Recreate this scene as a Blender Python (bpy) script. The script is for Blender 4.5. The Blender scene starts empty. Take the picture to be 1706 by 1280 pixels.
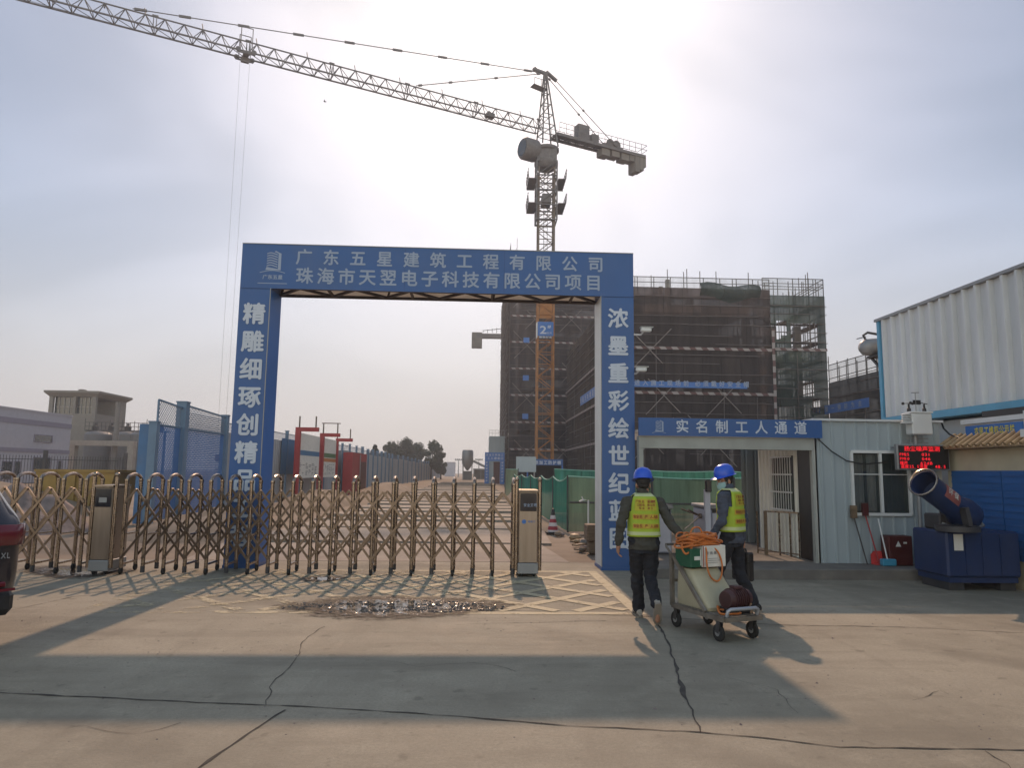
# Construction-site entrance, late afternoon against the light.
import bpy, math, random
from mathutils import Vector as V, Matrix, noise as mnoise
random.seed(7)
S = bpy.context.scene
COL = S.collection
R_ = math.radians
PI = math.pi

# ---------------------------------------------------------------- camera
CAM_H = 1.68; F_PX = 1180.0; YAW = R_(2.6); PITCH = R_(7.1); ROLL = R_(0.72)
_f = V((math.sin(YAW)*math.cos(PITCH), math.cos(YAW)*math.cos(PITCH), math.sin(PITCH)))
_r0 = V((math.cos(YAW), -math.sin(YAW), 0)); _u0 = _r0.cross(_f)
_r = _r0*math.cos(ROLL) + _u0*math.sin(ROLL)
_u = _u0*math.cos(ROLL) - _r0*math.sin(ROLL)
cam_d = bpy.data.cameras.new('camera'); cam = bpy.data.objects.new('camera', cam_d); COL.objects.link(cam)
cam_d.sensor_width = 36; cam_d.lens = 36*F_PX/1706; cam_d.clip_start = .05; cam_d.clip_end = 5000
m = Matrix((_r, _u, -_f)).transposed().to_4x4(); m.translation = (0, 0, CAM_H)
cam.matrix_world = m
S.camera = cam

# ---------------------------------------------------------------- sky, sun, exposure
SUN_EL = R_(37.3); SUN_AZ = R_(1.5)
SKY_STRENGTH = 0.12; SUN_STRENGTH = 3.1
w = bpy.data.worlds.new('World'); S.world = w; w.use_nodes = True
nt = w.node_tree; nt.nodes.clear()
wo = nt.nodes.new('ShaderNodeOutputWorld'); bg = nt.nodes.new('ShaderNodeBackground')
sky = nt.nodes.new('ShaderNodeTexSky'); sky.sky_type = 'NISHITA'; sky.sun_disc = False
sky.sun_elevation = SUN_EL; sky.sun_rotation = SUN_AZ
sky.air_density = 1.0; sky.dust_density = 1.6; sky.ozone_density = 1.5; sky.altitude = 0
tc = nt.nodes.new('ShaderNodeTexCoord')
mp = nt.nodes.new('ShaderNodeMapping'); mp.inputs['Scale'].default_value = (1.0, 1.0, 1.9)
mp.inputs['Rotation'].default_value = (0, R_(10), 0)
n1 = nt.nodes.new('ShaderNodeTexNoise'); n1.inputs['Scale'].default_value = 1.5; n1.inputs['Detail'].default_value = 3.5
n1.inputs['Roughness'].default_value = .52; n1.inputs['Distortion'].default_value = .5
rp = nt.nodes.new('ShaderNodeValToRGB'); rp.color_ramp.elements[0].position = .46; rp.color_ramp.elements[1].position = .66
rp.color_ramp.elements[0].color = (0, 0, 0, 1); rp.color_ramp.elements[1].color = (.8, .8, .8, 1)
rp.color_ramp.interpolation = 'EASE'
hs = nt.nodes.new('ShaderNodeHueSaturation'); hs.inputs['Saturation'].default_value = 1.2
cl = nt.nodes.new('ShaderNodeMix'); cl.data_type = 'RGBA'; cl.blend_type = 'MIX'
mul = nt.nodes.new('ShaderNodeMix'); mul.data_type = 'RGBA'; mul.blend_type = 'MULTIPLY'; mul.inputs[0].default_value = 1
mul.inputs[7].default_value = (1.35, 1.30, 1.27, 1)
L = nt.links.new
L(tc.outputs['Generated'], mp.inputs['Vector']); L(mp.outputs[0], n1.inputs['Vector']); L(n1.outputs['Fac'], rp.inputs[0])
gm = nt.nodes.new('ShaderNodeGamma'); gm.inputs['Gamma'].default_value = .60; sc_ = nt.nodes.new('ShaderNodeMix'); sc_.data_type = 'RGBA'; sc_.blend_type = 'MULTIPLY'; sc_.inputs[0].default_value = 1; sc_.inputs[7].default_value = (1.50, 1.52, 1.58, 1)
L(sky.outputs[0], gm.inputs['Color']); L(gm.outputs[0], sc_.inputs[6]); L(sc_.outputs[2], hs.inputs['Color']); L(hs.outputs[0], mul.inputs[6]); L(hs.outputs[0], cl.inputs[6]); L(mul.outputs[2], cl.inputs[7])
L(rp.outputs[0], cl.inputs[0])
# added fill: the unseen sky behind the camera multiplied brighter and warmer for shaded faces
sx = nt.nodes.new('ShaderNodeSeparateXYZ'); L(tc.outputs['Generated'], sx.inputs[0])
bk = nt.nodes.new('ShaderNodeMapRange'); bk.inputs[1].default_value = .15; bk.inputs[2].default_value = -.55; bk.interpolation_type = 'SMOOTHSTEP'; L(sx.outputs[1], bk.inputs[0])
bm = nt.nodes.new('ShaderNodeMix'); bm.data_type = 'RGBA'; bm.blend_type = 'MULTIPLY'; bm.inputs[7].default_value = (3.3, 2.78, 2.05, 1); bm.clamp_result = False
hz = nt.nodes.new('ShaderNodeMapRange'); hz.inputs[1].default_value = .34; hz.inputs[2].default_value = -.02; hz.inputs[4].default_value = .85; hz.interpolation_type = 'SMOOTHSTEP'; L(sx.outputs[2], hz.inputs[0])
hm = nt.nodes.new('ShaderNodeMix'); hm.data_type = 'RGBA'; hm.inputs[7].default_value = (5.5, 5.2, 5.15, 1); L(hz.outputs[0], hm.inputs[0]); L(cl.outputs[2], hm.inputs[6])   # dusty pinkish grey air low over the horizon
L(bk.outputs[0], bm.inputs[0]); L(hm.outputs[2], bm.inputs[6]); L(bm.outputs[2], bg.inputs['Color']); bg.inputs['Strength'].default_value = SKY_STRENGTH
L(bg.outputs[0], wo.inputs['Surface'])
sun_dir = V((math.sin(SUN_AZ)*math.cos(SUN_EL), math.cos(SUN_AZ)*math.cos(SUN_EL), math.sin(SUN_EL)))
sd = bpy.data.lights.new('sun', 'SUN'); sun = bpy.data.objects.new('sun', sd); COL.objects.link(sun)
sd.energy = SUN_STRENGTH; sd.angle = R_(.9); sd.color = (1, .66, .43)
sun.rotation_euler = sun_dir.to_track_quat('Z', 'Y').to_euler(); sun.location = (0, 60, 60)
S.view_settings.view_transform = 'Standard'; S.view_settings.look = 'None'
S.view_settings.exposure = 0.06; S.view_settings.gamma = 1
S.render.engine = 'CYCLES'
S.cycles.use_denoising = True
S.cycles.max_bounces = 8; S.cycles.transparent_max_bounces = 24; S.cycles.volume_bounces = 0
S.cycles.caustics_reflective = False; S.cycles.caustics_refractive = False; S.cycles.sample_clamp_indirect = 4

# ---------------------------------------------------------------- pixel -> world (photo pixels, 1706 wide)
O = V((0, 0, CAM_H))
def ray(x, y): return _f + _r*((x-853)/F_PX) - _u*((y-640)/F_PX)
def gp(x, y, z=0.0):
    d = ray(x, y); return O + d*((z-CAM_H)/d.z)
def aY(x, y, Y):
    d = ray(x, y); return O + d*(Y/d.y)
def aX(x, y, X):
    d = ray(x, y); return O + d*(X/d.x)

# ---------------------------------------------------------------- mesh builder
class MB:
    def __init__(s): s.v = []; s.f = []; s.mi = []; s.sm = []; s.m = 0; s.smooth = False
    def add(s, vs, fs):
        o = len(s.v); s.v += [tuple(p) for p in vs]
        for f in fs: s.f.append([i+o for i in f]); s.mi.append(s.m); s.sm.append(s.smooth)
        return s
    def bx(s, x0, x1, y0, y1, z0, z1):
        return s.add([(x0,y0,z0),(x1,y0,z0),(x1,y1,z0),(x0,y1,z0),(x0,y0,z1),(x1,y0,z1),(x1,y1,z1),(x0,y1,z1)],
                     [(0,3,2,1),(4,5,6,7),(0,1,5,4),(1,2,6,5),(2,3,7,6),(3,0,4,7)])
    def cbx(s, x0, x1, y0, y1, z0, z1, c=.01):   # box with chamfered edges
        pts = []
        for (ax, ay, az) in ((0,c,c),(c,0,c),(c,c,0)):
            for k in range(8):
                X = (x0+ax) if not k & 1 else (x1-ax); Y = (y0+ay) if not k & 2 else (y1-ay); Z = (z0+az) if not k & 4 else (z1-az)
                pts.append((X, Y, Z))
        fx = lambda k: k; fy = lambda k: k+8; fz = lambda k: k+16
        F = [(0,4,6,2),(1,3,7,5),(8,9,13,12),(10,14,15,11),(16,18,19,17),(20,21,23,22)]
        for a, b in ((0,4),(2,6),(1,5),(3,7)): F.append((fx(a), fx(b), fy(b), fy(a)))
        for a, b in ((0,2),(1,3),(4,6),(5,7)): F.append((fx(a), fx(b), fz(b), fz(a)))
        for a, b in ((0,1),(2,3),(4,5),(6,7)): F.append((fy(a), fy(b), fz(b), fz(a)))
        for k in range(8): F.append((fx(k), fy(k), fz(k)))
        return s.add(pts, F)
    def quad(s, a, b, c, d): return s.add([a, b, c, d], [(0,1,2,3)])
    def bar(s, a, b, w, h=None, up=None):
        a = V(a); b = V(b); h = h or w; d = b-a
        if d.length < 1e-6: return s
        d.normalize(); up = V(up) if up else (V((0,0,1)) if abs(d.z) < .95 else V((0,1,0)))
        x = d.cross(up).normalized(); z = x.cross(d).normalized()
        P = []
        for e in (a, b):
            for (i, j) in ((-1,-1),(1,-1),(1,1),(-1,1)): P.append(e + x*(i*w/2) + z*(j*h/2))
        return s.add(P, [(0,1,2,3),(7,6,5,4),(0,4,5,1),(1,5,6,2),(2,6,7,3),(3,7,4,0)])
    def tube(s, pts, r, n=8, cap=True, closed=False):
        pts = [V(p) for p in pts]; N = len(pts); rs = r if isinstance(r, (list, tuple)) else [r]*N
        ref = None; P = []; sm = s.smooth; s.smooth = True
        for i, p in enumerate(pts):
            if closed: d = pts[(i+1) % N] - pts[i-1]
            else: d = pts[min(i+1, N-1)] - pts[max(i-1, 0)]
            if d.length < 1e-9: d = V((0,0,1))
            d.normalize()
            if ref is None: ref = V((0,0,1)) if abs(d.z) < .9 else V((1,0,0))
            x = ref - d*ref.dot(d)
            if x.length < 1e-4: x = d.orthogonal()
            x.normalize(); y = d.cross(x); ref = x
            for k in range(n):
                a = 2*PI*k/n; P.append(p + (x*math.cos(a) + y*math.sin(a))*rs[i])
        F = []
        for i in range(N if closed else N-1):
            j = (i+1) % N
            for k in range(n): F.append((i*n+k, i*n+(k+1) % n, j*n+(k+1) % n, j*n+k))
        if cap and not closed: F.append(tuple(range(n))[::-1]); F.append(tuple((N-1)*n+k for k in range(n)))
        s.add(P, F); s.smooth = sm; return s
    def rings(s, rings, cap=True, smooth=True):     # loft of equal-length rings of points
        n = len(rings[0]); P = [p for r in rings for p in r]; F = []; sm = s.smooth; s.smooth = smooth
        for i in range(len(rings)-1):
            for k in range(n): F.append((i*n+k, i*n+(k+1) % n, (i+1)*n+(k+1) % n, (i+1)*n+k))
        if cap: F.append(tuple(range(n))[::-1]); F.append(tuple((len(rings)-1)*n+k for k in range(n)))
        s.add(P, F); s.smooth = sm; return s
    def lathe(s, prof, c=(0,0,0), n=16, ax=None, sx=1, sy=1, cap=True):   # profile (radius, height) about z or about ax
        c = V(c); ax = V(ax).normalized() if ax else V((0,0,1)); x = V((1,0,0)) if ax.z > .999 else ax.orthogonal().normalized(); y = ax.cross(x)
        return s.rings([[c + ax*h + x*(r*sx*math.cos(2*PI*k/n)) + y*(r*sy*math.sin(2*PI*k/n)) for k in range(n)] for (r, h) in prof], cap)
    def ell(s, c, r, n=14, rot=None):
        c = V(c); P = []; m_ = n//2
        for i in range(1, m_):
            t = PI*i/m_
            P.append([V((r[0]*math.sin(t)*math.cos(2*PI*k/n), r[1]*math.sin(t)*math.sin(2*PI*k/n), -r[2]*math.cos(t))) for k in range(n)])
        P = [[V((0,0,-r[2]*.999))]*n] + P + [[V((0,0,r[2]*.999))]*n]
        if rot is not None: P = [[rot @ p for p in q] for q in P]
        return s.rings([[c+p for p in q] for q in P], cap=False)
    def cap_(s, a, b, ra, rb, n=12):                # tapered capsule
        a = V(a); b = V(b); d = (b-a); l = d.length; d = d.normalized() if l > 1e-6 else V((0,0,1))
        x = d.orthogonal().normalized(); y = d.cross(x); R = []
        for t in (-1, -.8, -.45, 0): R.append((a + d*(t*ra), ra*math.sqrt(max(0, 1-t*t)) + 1e-4))
        for t in (0, .45, .8, 1): R.append((b + d*(t*rb), rb*math.sqrt(max(0, 1-t*t)) + 1e-4))
        return s.rings([[p + (x*math.cos(2*PI*k/n) + y*math.sin(2*PI*k/n))*r for k in range(n)] for p, r in R])
    def prism(s, poly, o, X, Y, N):                 # polygon (u,v) placed at o + u X + v Y, thickness vector N
        o = V(o); X = V(X); Y = V(Y); N = V(N); n = len(poly)
        P = [o + X*u + Y*v for u, v in poly] + [o + X*u + Y*v + N for u, v in poly]
        return s.add(P, [tuple(range(n))[::-1], tuple(range(n, 2*n))] + [(i, (i+1) % n, (i+1) % n + n, i+n) for i in range(n)])
    def corr(s, p0, d, L, z0, z1, pitch=.25, dep=.03, nrm=None, z1b=None, rib=.3):   # trapezoid-corrugated sheet along d, ribs upright
        p0 = V(p0); d = V(d).normalized(); nrm = V(nrm) if nrm else V((d.y, -d.x, 0)); z1b = z1 if z1b is None else z1b
        us = []; u = 0.0
        while u < L:
            for (q, h) in ((0,0),(.5-rib/2,0),(.5-rib/4,1),(.5+rib/4,1),(.5+rib/2,0)):
                if u+q*pitch < L: us.append((u+q*pitch, h))
            u += pitch
        us.append((L, 0)); P = []
        for (u, h) in us:
            b = p0 + d*u + nrm*(h*dep); zt = z1 + (z1b-z1)*u/L
            P += [(b.x, b.y, z0), (b.x, b.y, zt)]
        return s.add(P, [(2*i, 2*i+2, 2*i+3, 2*i+1) for i in range(len(us)-1)])
    def sheet(s, x0, x1, y0, y1, z): return s.quad((x0,y0,z),(x1,y0,z),(x1,y1,z),(x0,y1,z))
    def text(s, st, o, R, U, w, h=None, pitch=None, bold=.02, step=None):
        o = V(o); R = V(R).normalized(); U = V(U).normalized(); h = h or w; pitch = pitch or w; step = V(step) if step else R*pitch
        for i, ch in enumerate(st):
            if ch == ' ': continue
            gv, gf = glyph(ch, 0); b = o + step*i
            Nn = R.cross(U)      # heavier strokes: the glyph laid down a few times, shifted, each layer a little prouder
            for q, (ex, ey) in enumerate(((0,0),(bold,0),(-bold,0),(0,bold),(0,-bold)) if bold else ((0,0),)):
                s.add([b + R*((x+ex)*w) + U*((y+ey+.12)*h) + Nn*(q*.0006) for x, y in gv], gf)
        return s
    def build(s, name, mats, parent=None, origin=None, local=False, coll=None):
        me = bpy.data.meshes.new(name)
        off = V((0,0,0))
        if not local:
            if parent is not None: off = wloc(parent)
            elif origin is not None: off = V(origin)
        me.from_pydata([(x-off.x, y-off.y, z-off.z) for x, y, z in s.v], [], s.f)
        mats = mats if isinstance(mats, (list, tuple)) else [mats]
        for q in mats: me.materials.append(q)
        me.polygons.foreach_set('material_index', [min(i, len(mats)-1) for i in s.mi])
        me.polygons.foreach_set('use_smooth', s.sm)
        me.update()
        if any(s.sm): me.set_sharp_from_angle(angle=R_(42))
        o = bpy.data.objects.new(name, me); COL.objects.link(o)
        if parent is not None: o.parent = parent
        elif origin is not None: o.location = origin
        return o
def wloc(o):
    p = V((0,0,0))
    while o is not None: p = p + o.location; o = o.parent
    return p
_gc = {}
def glyph(ch, bold):
    if (ch, bold) not in _gc:
        c = bpy.data.curves.new('glyph', 'FONT'); c.body = ch; c.offset = bold; c.resolution_u = 3
        o = bpy.data.objects.new('glyph', c); COL.objects.link(o)
        dg = bpy.context.evaluated_depsgraph_get(); me = bpy.data.meshes.new_from_object(o.evaluated_get(dg))
        _gc[(ch, bold)] = ([(v.co.x, v.co.y) for v in me.vertices], [tuple(p.vertices) for p in me.polygons])
        bpy.data.objects.remove(o); bpy.data.curves.remove(c); bpy.data.meshes.remove(me)
    return _gc[(ch, bold)]
def remesh(mb, name, mats, vox, it=4, fac=.5, parent=None, wr=0, wrs=9):
    me = bpy.data.meshes.new('tmp'); me.from_pydata(mb.v, [], mb.f); me.update()
    o = bpy.data.objects.new('tmp', me); COL.objects.link(o)
    r = o.modifiers.new('r', 'REMESH'); r.mode = 'VOXEL'; r.voxel_size = vox; r.use_smooth_shade = True
    q = o.modifiers.new('s', 'SMOOTH'); q.factor = fac; q.iterations = it
    dg = bpy.context.evaluated_depsgraph_get(); out = bpy.data.meshes.new_from_object(o.evaluated_get(dg)); out.name = name
    bpy.data.objects.remove(o); bpy.data.meshes.remove(me)
    if wr:
        ns = [v.normal.copy() for v in out.vertices]
        for v, n in zip(out.vertices, ns):
            c = v.co; v.co = c + n*wr*(mnoise.noise(V((c.x*wrs, c.y*wrs, c.z*wrs*1.7))) + .5*mnoise.noise(V((c.x*wrs*2.3+5, c.y*wrs*2.3, c.z*wrs*4))))
    out.materials.clear()
    for q in (mats if isinstance(mats, (list, tuple)) else [mats]): out.materials.append(q)
    out.polygons.foreach_set('use_smooth', [True]*len(out.polygons))
    o = bpy.data.objects.new(name, out); COL.objects.link(o)
    if parent is not None: o.parent = parent
    return o
def tag(o, label, cat, group=None):
    o['label'] = label; o['category'] = cat
    if group: o['group'] = group
    return o
def thing(name, label, cat, loc=(0,0,0), rz=0, group=None):
    o = bpy.data.objects.new(name, None); COL.objects.link(o); o.location = loc; o.rotation_euler = (0, 0, rz); o.empty_display_size = .2
    return tag(o, label, cat, group)
def struct(o, kind='structure'): o['kind'] = kind; return o
def copy_tree(o, parent=None):
    c = o.copy(); COL.objects.link(c); c.parent = parent
    for ch in list(o.children): copy_tree(ch, c)
    return c

# ---------------------------------------------------------------- materials
def mat(name, col, rough=.6, metal=0.0, var=.14, sc=3.0, bump=0.0, bs=60.0, spec=.5, dirt=None, dsc=1.2, damt=.5, stretch=None, rvar=.12, alpha=None, emis=None, trans=None):
    M = bpy.data.materials.new(name); M.use_nodes = True; t = M.node_tree; N = t.nodes; b = N['Principled BSDF']; l = t.links.new
    tcn = N.new('ShaderNodeTexCoord'); vec = tcn.outputs['Object']
    if stretch:
        mpn = N.new('ShaderNodeMapping'); mpn.inputs['Scale'].default_value = stretch; l(vec, mpn.inputs[0]); vec = mpn.outputs[0]
    nz = N.new('ShaderNodeTexNoise'); nz.inputs['Scale'].default_value = sc; nz.inputs['Detail'].default_value = 5; l(vec, nz.inputs['Vector'])
    mx = N.new('ShaderNodeMix'); mx.data_type = 'RGBA'
    mx.inputs[6].default_value = (*[c*(1-var) for c in col], 1); mx.inputs[7].default_value = (*[min(1, c*(1+var)) for c in col], 1)
    rm = N.new('ShaderNodeMapRange'); rm.inputs[1].default_value = .3; rm.inputs[2].default_value = .7; l(nz.outputs['Fac'], rm.inputs[0]); l(rm.outputs[0], mx.inputs[0])
    out = mx.outputs[2]
    if dirt:
        n2 = N.new('ShaderNodeTexNoise'); n2.inputs['Scale'].default_value = dsc; n2.inputs['Detail'].default_value = 8; n2.inputs['Roughness'].default_value = .65; l(vec, n2.inputs['Vector'])
        r2 = N.new('ShaderNodeMapRange'); r2.inputs[1].default_value = .48; r2.inputs[2].default_value = .72; r2.inputs[4].default_value = damt; l(n2.outputs['Fac'], r2.inputs[0])
        m2 = N.new('ShaderNodeMix'); m2.data_type = 'RGBA'; l(r2.outputs[0], m2.inputs[0]); l(out, m2.inputs[6]); m2.inputs[7].default_value = (*dirt, 1); out = m2.outputs[2]
    l(out, b.inputs['Base Color'])
    rr = N.new('ShaderNodeMapRange'); rr.inputs[3].default_value = max(.02, rough-rvar); rr.inputs[4].default_value = min(1, rough+rvar); l(nz.outputs['Fac'], rr.inputs[0]); l(rr.outputs[0], b.inputs['Roughness'])
    b.inputs['Metallic'].default_value = metal; b.inputs['Specular IOR Level'].default_value = spec
    if bump:
        n3 = N.new('ShaderNodeTexNoise'); n3.inputs['Scale'].default_value = bs; n3.inputs['Detail'].default_value = 4; l(vec, n3.inputs['Vector'])
        bp = N.new('ShaderNodeBump'); bp.inputs['Strength'].default_value = bump; bp.inputs['Distance'].default_value = .02; l(n3.outputs['Fac'], bp.inputs['Height']); l(bp.outputs[0], b.inputs['Normal'])
    if emis: b.inputs['Emission Color'].default_value = (*emis[0], 1); b.inputs['Emission Strength'].default_value = emis[1]
    if alpha is not None: b.inputs['Alpha'].default_value = alpha
    if trans:
        ob = N['Material Output']; tr = N.new('ShaderNodeBsdfTranslucent'); l(out, tr.inputs['Color']); ms = N.new('ShaderNodeMixShader'); ms.inputs[0].default_value = trans
        l(b.outputs[0], ms.inputs[1]); l(tr.outputs[0], ms.inputs[2]); l(ms.outputs[0], ob.inputs['Surface'])
    return M
def net(name, col, dens, sc=14.0, var=.25, fold=(2, 2, .4), holes=None, sheet=4.1):
    """woven net: noise-varied cloth, partly open (transparent between the threads), translucent"""
    M = bpy.data.materials.new(name); M.use_nodes = True; t = M.node_tree; N = t.nodes; l = t.links.new; N.clear()
    o = N.new('ShaderNodeOutputMaterial'); d = N.new('ShaderNodeBsdfDiffuse'); tl = N.new('ShaderNodeBsdfTranslucent'); tp = N.new('ShaderNodeBsdfTransparent')
    tcn = N.new('ShaderNodeTexCoord'); mpn = N.new('ShaderNodeMapping'); mpn.inputs['Scale'].default_value = fold; l(tcn.outputs['Object'], mpn.inputs[0])
    nz = N.new('ShaderNodeTexNoise'); nz.inputs['Scale'].default_value = sc*.02; nz.inputs['Detail'].default_value = 9; nz.inputs['Roughness'].default_value = .7; l(mpn.outputs[0], nz.inputs['Vector'])
    mx = N.new('ShaderNodeMix'); mx.data_type = 'RGBA'; mx.inputs[6].default_value = (*[c*(1-var) for c in col], 1); mx.inputs[7].default_value = (*[c*(1+var*1.6) for c in col], 1)
    r = N.new('ShaderNodeMapRange'); r.inputs[1].default_value = .35; r.inputs[2].default_value = .65; l(nz.outputs['Fac'], r.inputs[0]); l(r.outputs[0], mx.inputs[0])
    # the cloth hangs in sewn sheets: slightly different tints with darker seams
    sp = N.new('ShaderNodeSeparateXYZ'); l(tcn.outputs['Object'], sp.inputs[0]); ad = N.new('ShaderNodeMath'); ad.operation = 'ADD'; l(sp.outputs[0], ad.inputs[0]); l(sp.outputs[1], ad.inputs[1])
    cb = N.new('ShaderNodeCombineXYZ'); l(ad.outputs[0], cb.inputs[0]); l(sp.outputs[2], cb.inputs[1]); br = N.new('ShaderNodeTexBrick'); l(cb.outputs[0], br.inputs['Vector'])
    br.inputs['Scale'].default_value = 1.0; br.inputs['Brick Width'].default_value = 1.75; br.inputs['Row Height'].default_value = sheet; br.inputs['Mortar Size'].default_value = .03; br.offset = .37
    br.inputs['Color1'].default_value = (.72,.72,.74,1); br.inputs['Color2'].default_value = (1.2,1.17,1.15,1); br.inputs['Mortar'].default_value = (.5,.5,.5,1)
    bx_ = N.new('ShaderNodeMix'); bx_.data_type = 'RGBA'; bx_.blend_type = 'MULTIPLY'; bx_.inputs[0].default_value = .0 if holes else .8; l(mx.outputs[2], bx_.inputs[6]); l(br.outputs['Color'], bx_.inputs[7])
    l(bx_.outputs[2], d.inputs['Color']); l(bx_.outputs[2], tl.inputs['Color'])
    m1 = N.new('ShaderNodeMixShader'); m1.inputs[0].default_value = .35; l(d.outputs[0], m1.inputs[1]); l(tl.outputs[0], m1.inputs[2])
    r3 = N.new('ShaderNodeMapRange'); r3.inputs[1].default_value = .3; r3.inputs[2].default_value = .7; r3.inputs[3].default_value = min(1, dens+.10); r3.inputs[4].default_value = max(0, dens-(.05 if dens > .95 else .12)); l(nz.outputs['Fac'], r3.inputs[0])
    fac = r3.outputs[0]
    if holes:      # round punched holes on a staggered grid: (pitch, radius)
        vo = N.new('ShaderNodeTexVoronoi'); vo.inputs['Scale'].default_value = 1/holes[0]; vo.inputs['Randomness'].default_value = 0.0
        m3 = N.new('ShaderNodeMapping'); m3.inputs['Rotation'].default_value = (R_(45), 0, 0); l(tcn.outputs['Object'], m3.inputs[0]); l(m3.outputs[0], vo.inputs['Vector'])
        gt = N.new('ShaderNodeMath'); gt.operation = 'GREATER_THAN'; gt.inputs[1].default_value = holes[1]/holes[0]; l(vo.outputs['Distance'], gt.inputs[0])
        mm = N.new('ShaderNodeMath'); mm.operation = 'MULTIPLY'; l(gt.outputs[0], mm.inputs[0]); l(fac, mm.inputs[1]); fac = mm.outputs[0]
    m2 = N.new('ShaderNodeMixShader'); l(fac, m2.inputs[0]); l(tp.outputs[0], m2.inputs[1]); l(m1.outputs[0], m2.inputs[2]); l(m2.outputs[0], o.inputs['Surface'])
    return M
def striped(name, c1, c2, period, axis=0, rough=.6, diag=0.0):
    M = mat(name, c1, rough); t = M.node_tree; N = t.nodes; l = t.links.new; b = N['Principled BSDF']
    tcn = N.new('ShaderNodeTexCoord'); sp = N.new('ShaderNodeSeparateXYZ'); l(tcn.outputs['Object'], sp.inputs[0])
    a = N.new('ShaderNodeMath'); a.operation = 'MULTIPLY_ADD'; l(sp.outputs[2 if axis != 2 else 0], a.inputs[0]); a.inputs[1].default_value = diag; l(sp.outputs[axis], a.inputs[2])
    d = N.new('ShaderNodeMath'); d.operation = 'DIVIDE'; d.inputs[1].default_value = period; l(a.outputs[0], d.inputs[0])
    fr = N.new('ShaderNodeMath'); fr.operation = 'FRACT'; l(d.outputs[0], fr.inputs[0])
    g = N.new('ShaderNodeMath'); g.operation = 'GREATER_THAN'; g.inputs[1].default_value = .5; l(fr.outputs[0], g.inputs[0])
    mx = N.new('ShaderNodeMix'); mx.data_type = 'RGBA'; l(g.outputs[0], mx.inputs[0]); mx.inputs[6].default_value = (*c1, 1); mx.inputs[7].default_value = (*c2, 1); l(mx.outputs[2], b.inputs['Base Color'])
    return M
def pane(name, col, al):
    return mat(name, col, .06, var=.3, spec=.9, rvar=.03, alpha=al)
def glass(name, col=(.03,.04,.045), rough=.08):
    return mat(name, col, rough, var=.3, spec=.8, rvar=.04)

M = {}
M['blue'] = mat('blue_print', (.021,.092,.285), .42, var=.08, sc=1.2, bump=.25, bs=1.6, dirt=(.10,.14,.24), dsc=.9, damt=.25)
M['blue_side'] = mat('blue_side', (.035,.15,.46), .45, var=.06, sc=1.2)
M['letter'] = mat('letter_white', (.50,.56,.66), .5, var=.06)
M['letter_grey'] = mat('letter_grey', (.28,.35,.48), .5, var=.06)
M['white_cloth'] = mat('white_cloth', (.72,.70,.66), .8, var=.06, trans=.55)
M['white_paint'] = mat('white_paint', (.66,.68,.68), .5, var=.06, dirt=(.40,.40,.38), damt=.3)
M['rust'] = mat('rusty_steel', (.10,.075,.065), .7, var=.3, sc=8)
M['steel_dark'] = mat('dark_steel', (.06,.06,.065), .55, metal=.3, var=.2)
M['crane_dark'] = mat('crane_steel', (.125,.12,.125), .6, var=.2)
M['crane_glare_grey'] = mat('crane_glare_grey', (.15,.115,.085), .6, var=.25, sc=2)  # upper mast: greying by glare and backlight put into the colour
M['crane_orange'] = mat('crane_orange', (.34,.14,.03), .6, var=.2, sc=2, dirt=(.12,.07,.05), damt=.5)
M['stainless'] = mat('stainless', (.34,.275,.22), .27, metal=1.0, var=.12, sc=10, rvar=.08, dirt=(.22,.17,.13), damt=.55, dsc=4)
M['stainless_box'] = mat('brushed_stainless', (.34,.285,.24), .38, metal=.9, var=.1, sc=3, stretch=(6,6,.4), dirt=(.2,.16,.12), damt=.35)
M['stainless_rod'] = mat('stainless_bar', (.225,.18,.145), .32, metal=1.0, var=.15, sc=10, rvar=.08, dirt=(.15,.11,.08), damt=.6, dsc=5)
M['rubber'] = mat('rubber', (.018,.018,.018), .8)
M['black'] = mat('black_plastic', (.012,.012,.014), .45)
M['display'] = mat('dark_display', (.012,.013,.02), .15, spec=.6)
M['corr_white'] = mat('white_corrugated', (.58,.61,.63), .5, var=.07, sc=.8, dirt=(.36,.37,.36), damt=.35, stretch=(1,1,.3))
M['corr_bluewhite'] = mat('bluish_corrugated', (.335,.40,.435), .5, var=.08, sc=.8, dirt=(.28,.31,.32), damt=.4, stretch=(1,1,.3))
M['lightblue'] = mat('light_blue_trim', (.10,.34,.52), .5, var=.08)
M['cream'] = mat('cream_wall', (.52,.47,.34), .8, var=.08, dirt=(.34,.30,.22), damt=.35)
M['tile'] = mat('ochre_tile', (.32,.22,.12), .6, var=.25, sc=9)
M['concrete_dark'] = mat('raw_concrete', (.17,.16,.15), .85, var=.2, sc=.6)
M['glass'] = glass('window_glass'); M['glass_green'] = glass('tinted_glass', (.015,.035,.035), .05)
M['red_paint'] = mat('red_paint', (.32,.035,.04), .5, var=.15)
M['dark_red'] = mat('dark_red_box', (.075,.012,.012), .5, var=.15)
M['grey_metal'] = mat('grey_metal', (.28,.29,.30), .5, metal=.4, var=.12)
M['paper'] = mat('paper', (.66,.66,.62), .8, var=.08, sc=6)
M['skin'] = mat('skin', (.36,.19,.125), .55, var=.1, sc=14)
M['wood'] = mat('weathered_wood', (.17,.12,.075), .8, var=.3, sc=5, stretch=(1,1,6))
M['dirt'] = mat('dirt', (.19,.145,.105), .95, var=.3, sc=.5, bump=.6, bs=5, dirt=(.28,.22,.17), dsc=.3, damt=.7)
M['gravel'] = mat('gravel_heap', (.20,.16,.15), .95, var=.3, sc=6, bump=.8, bs=14)
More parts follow.
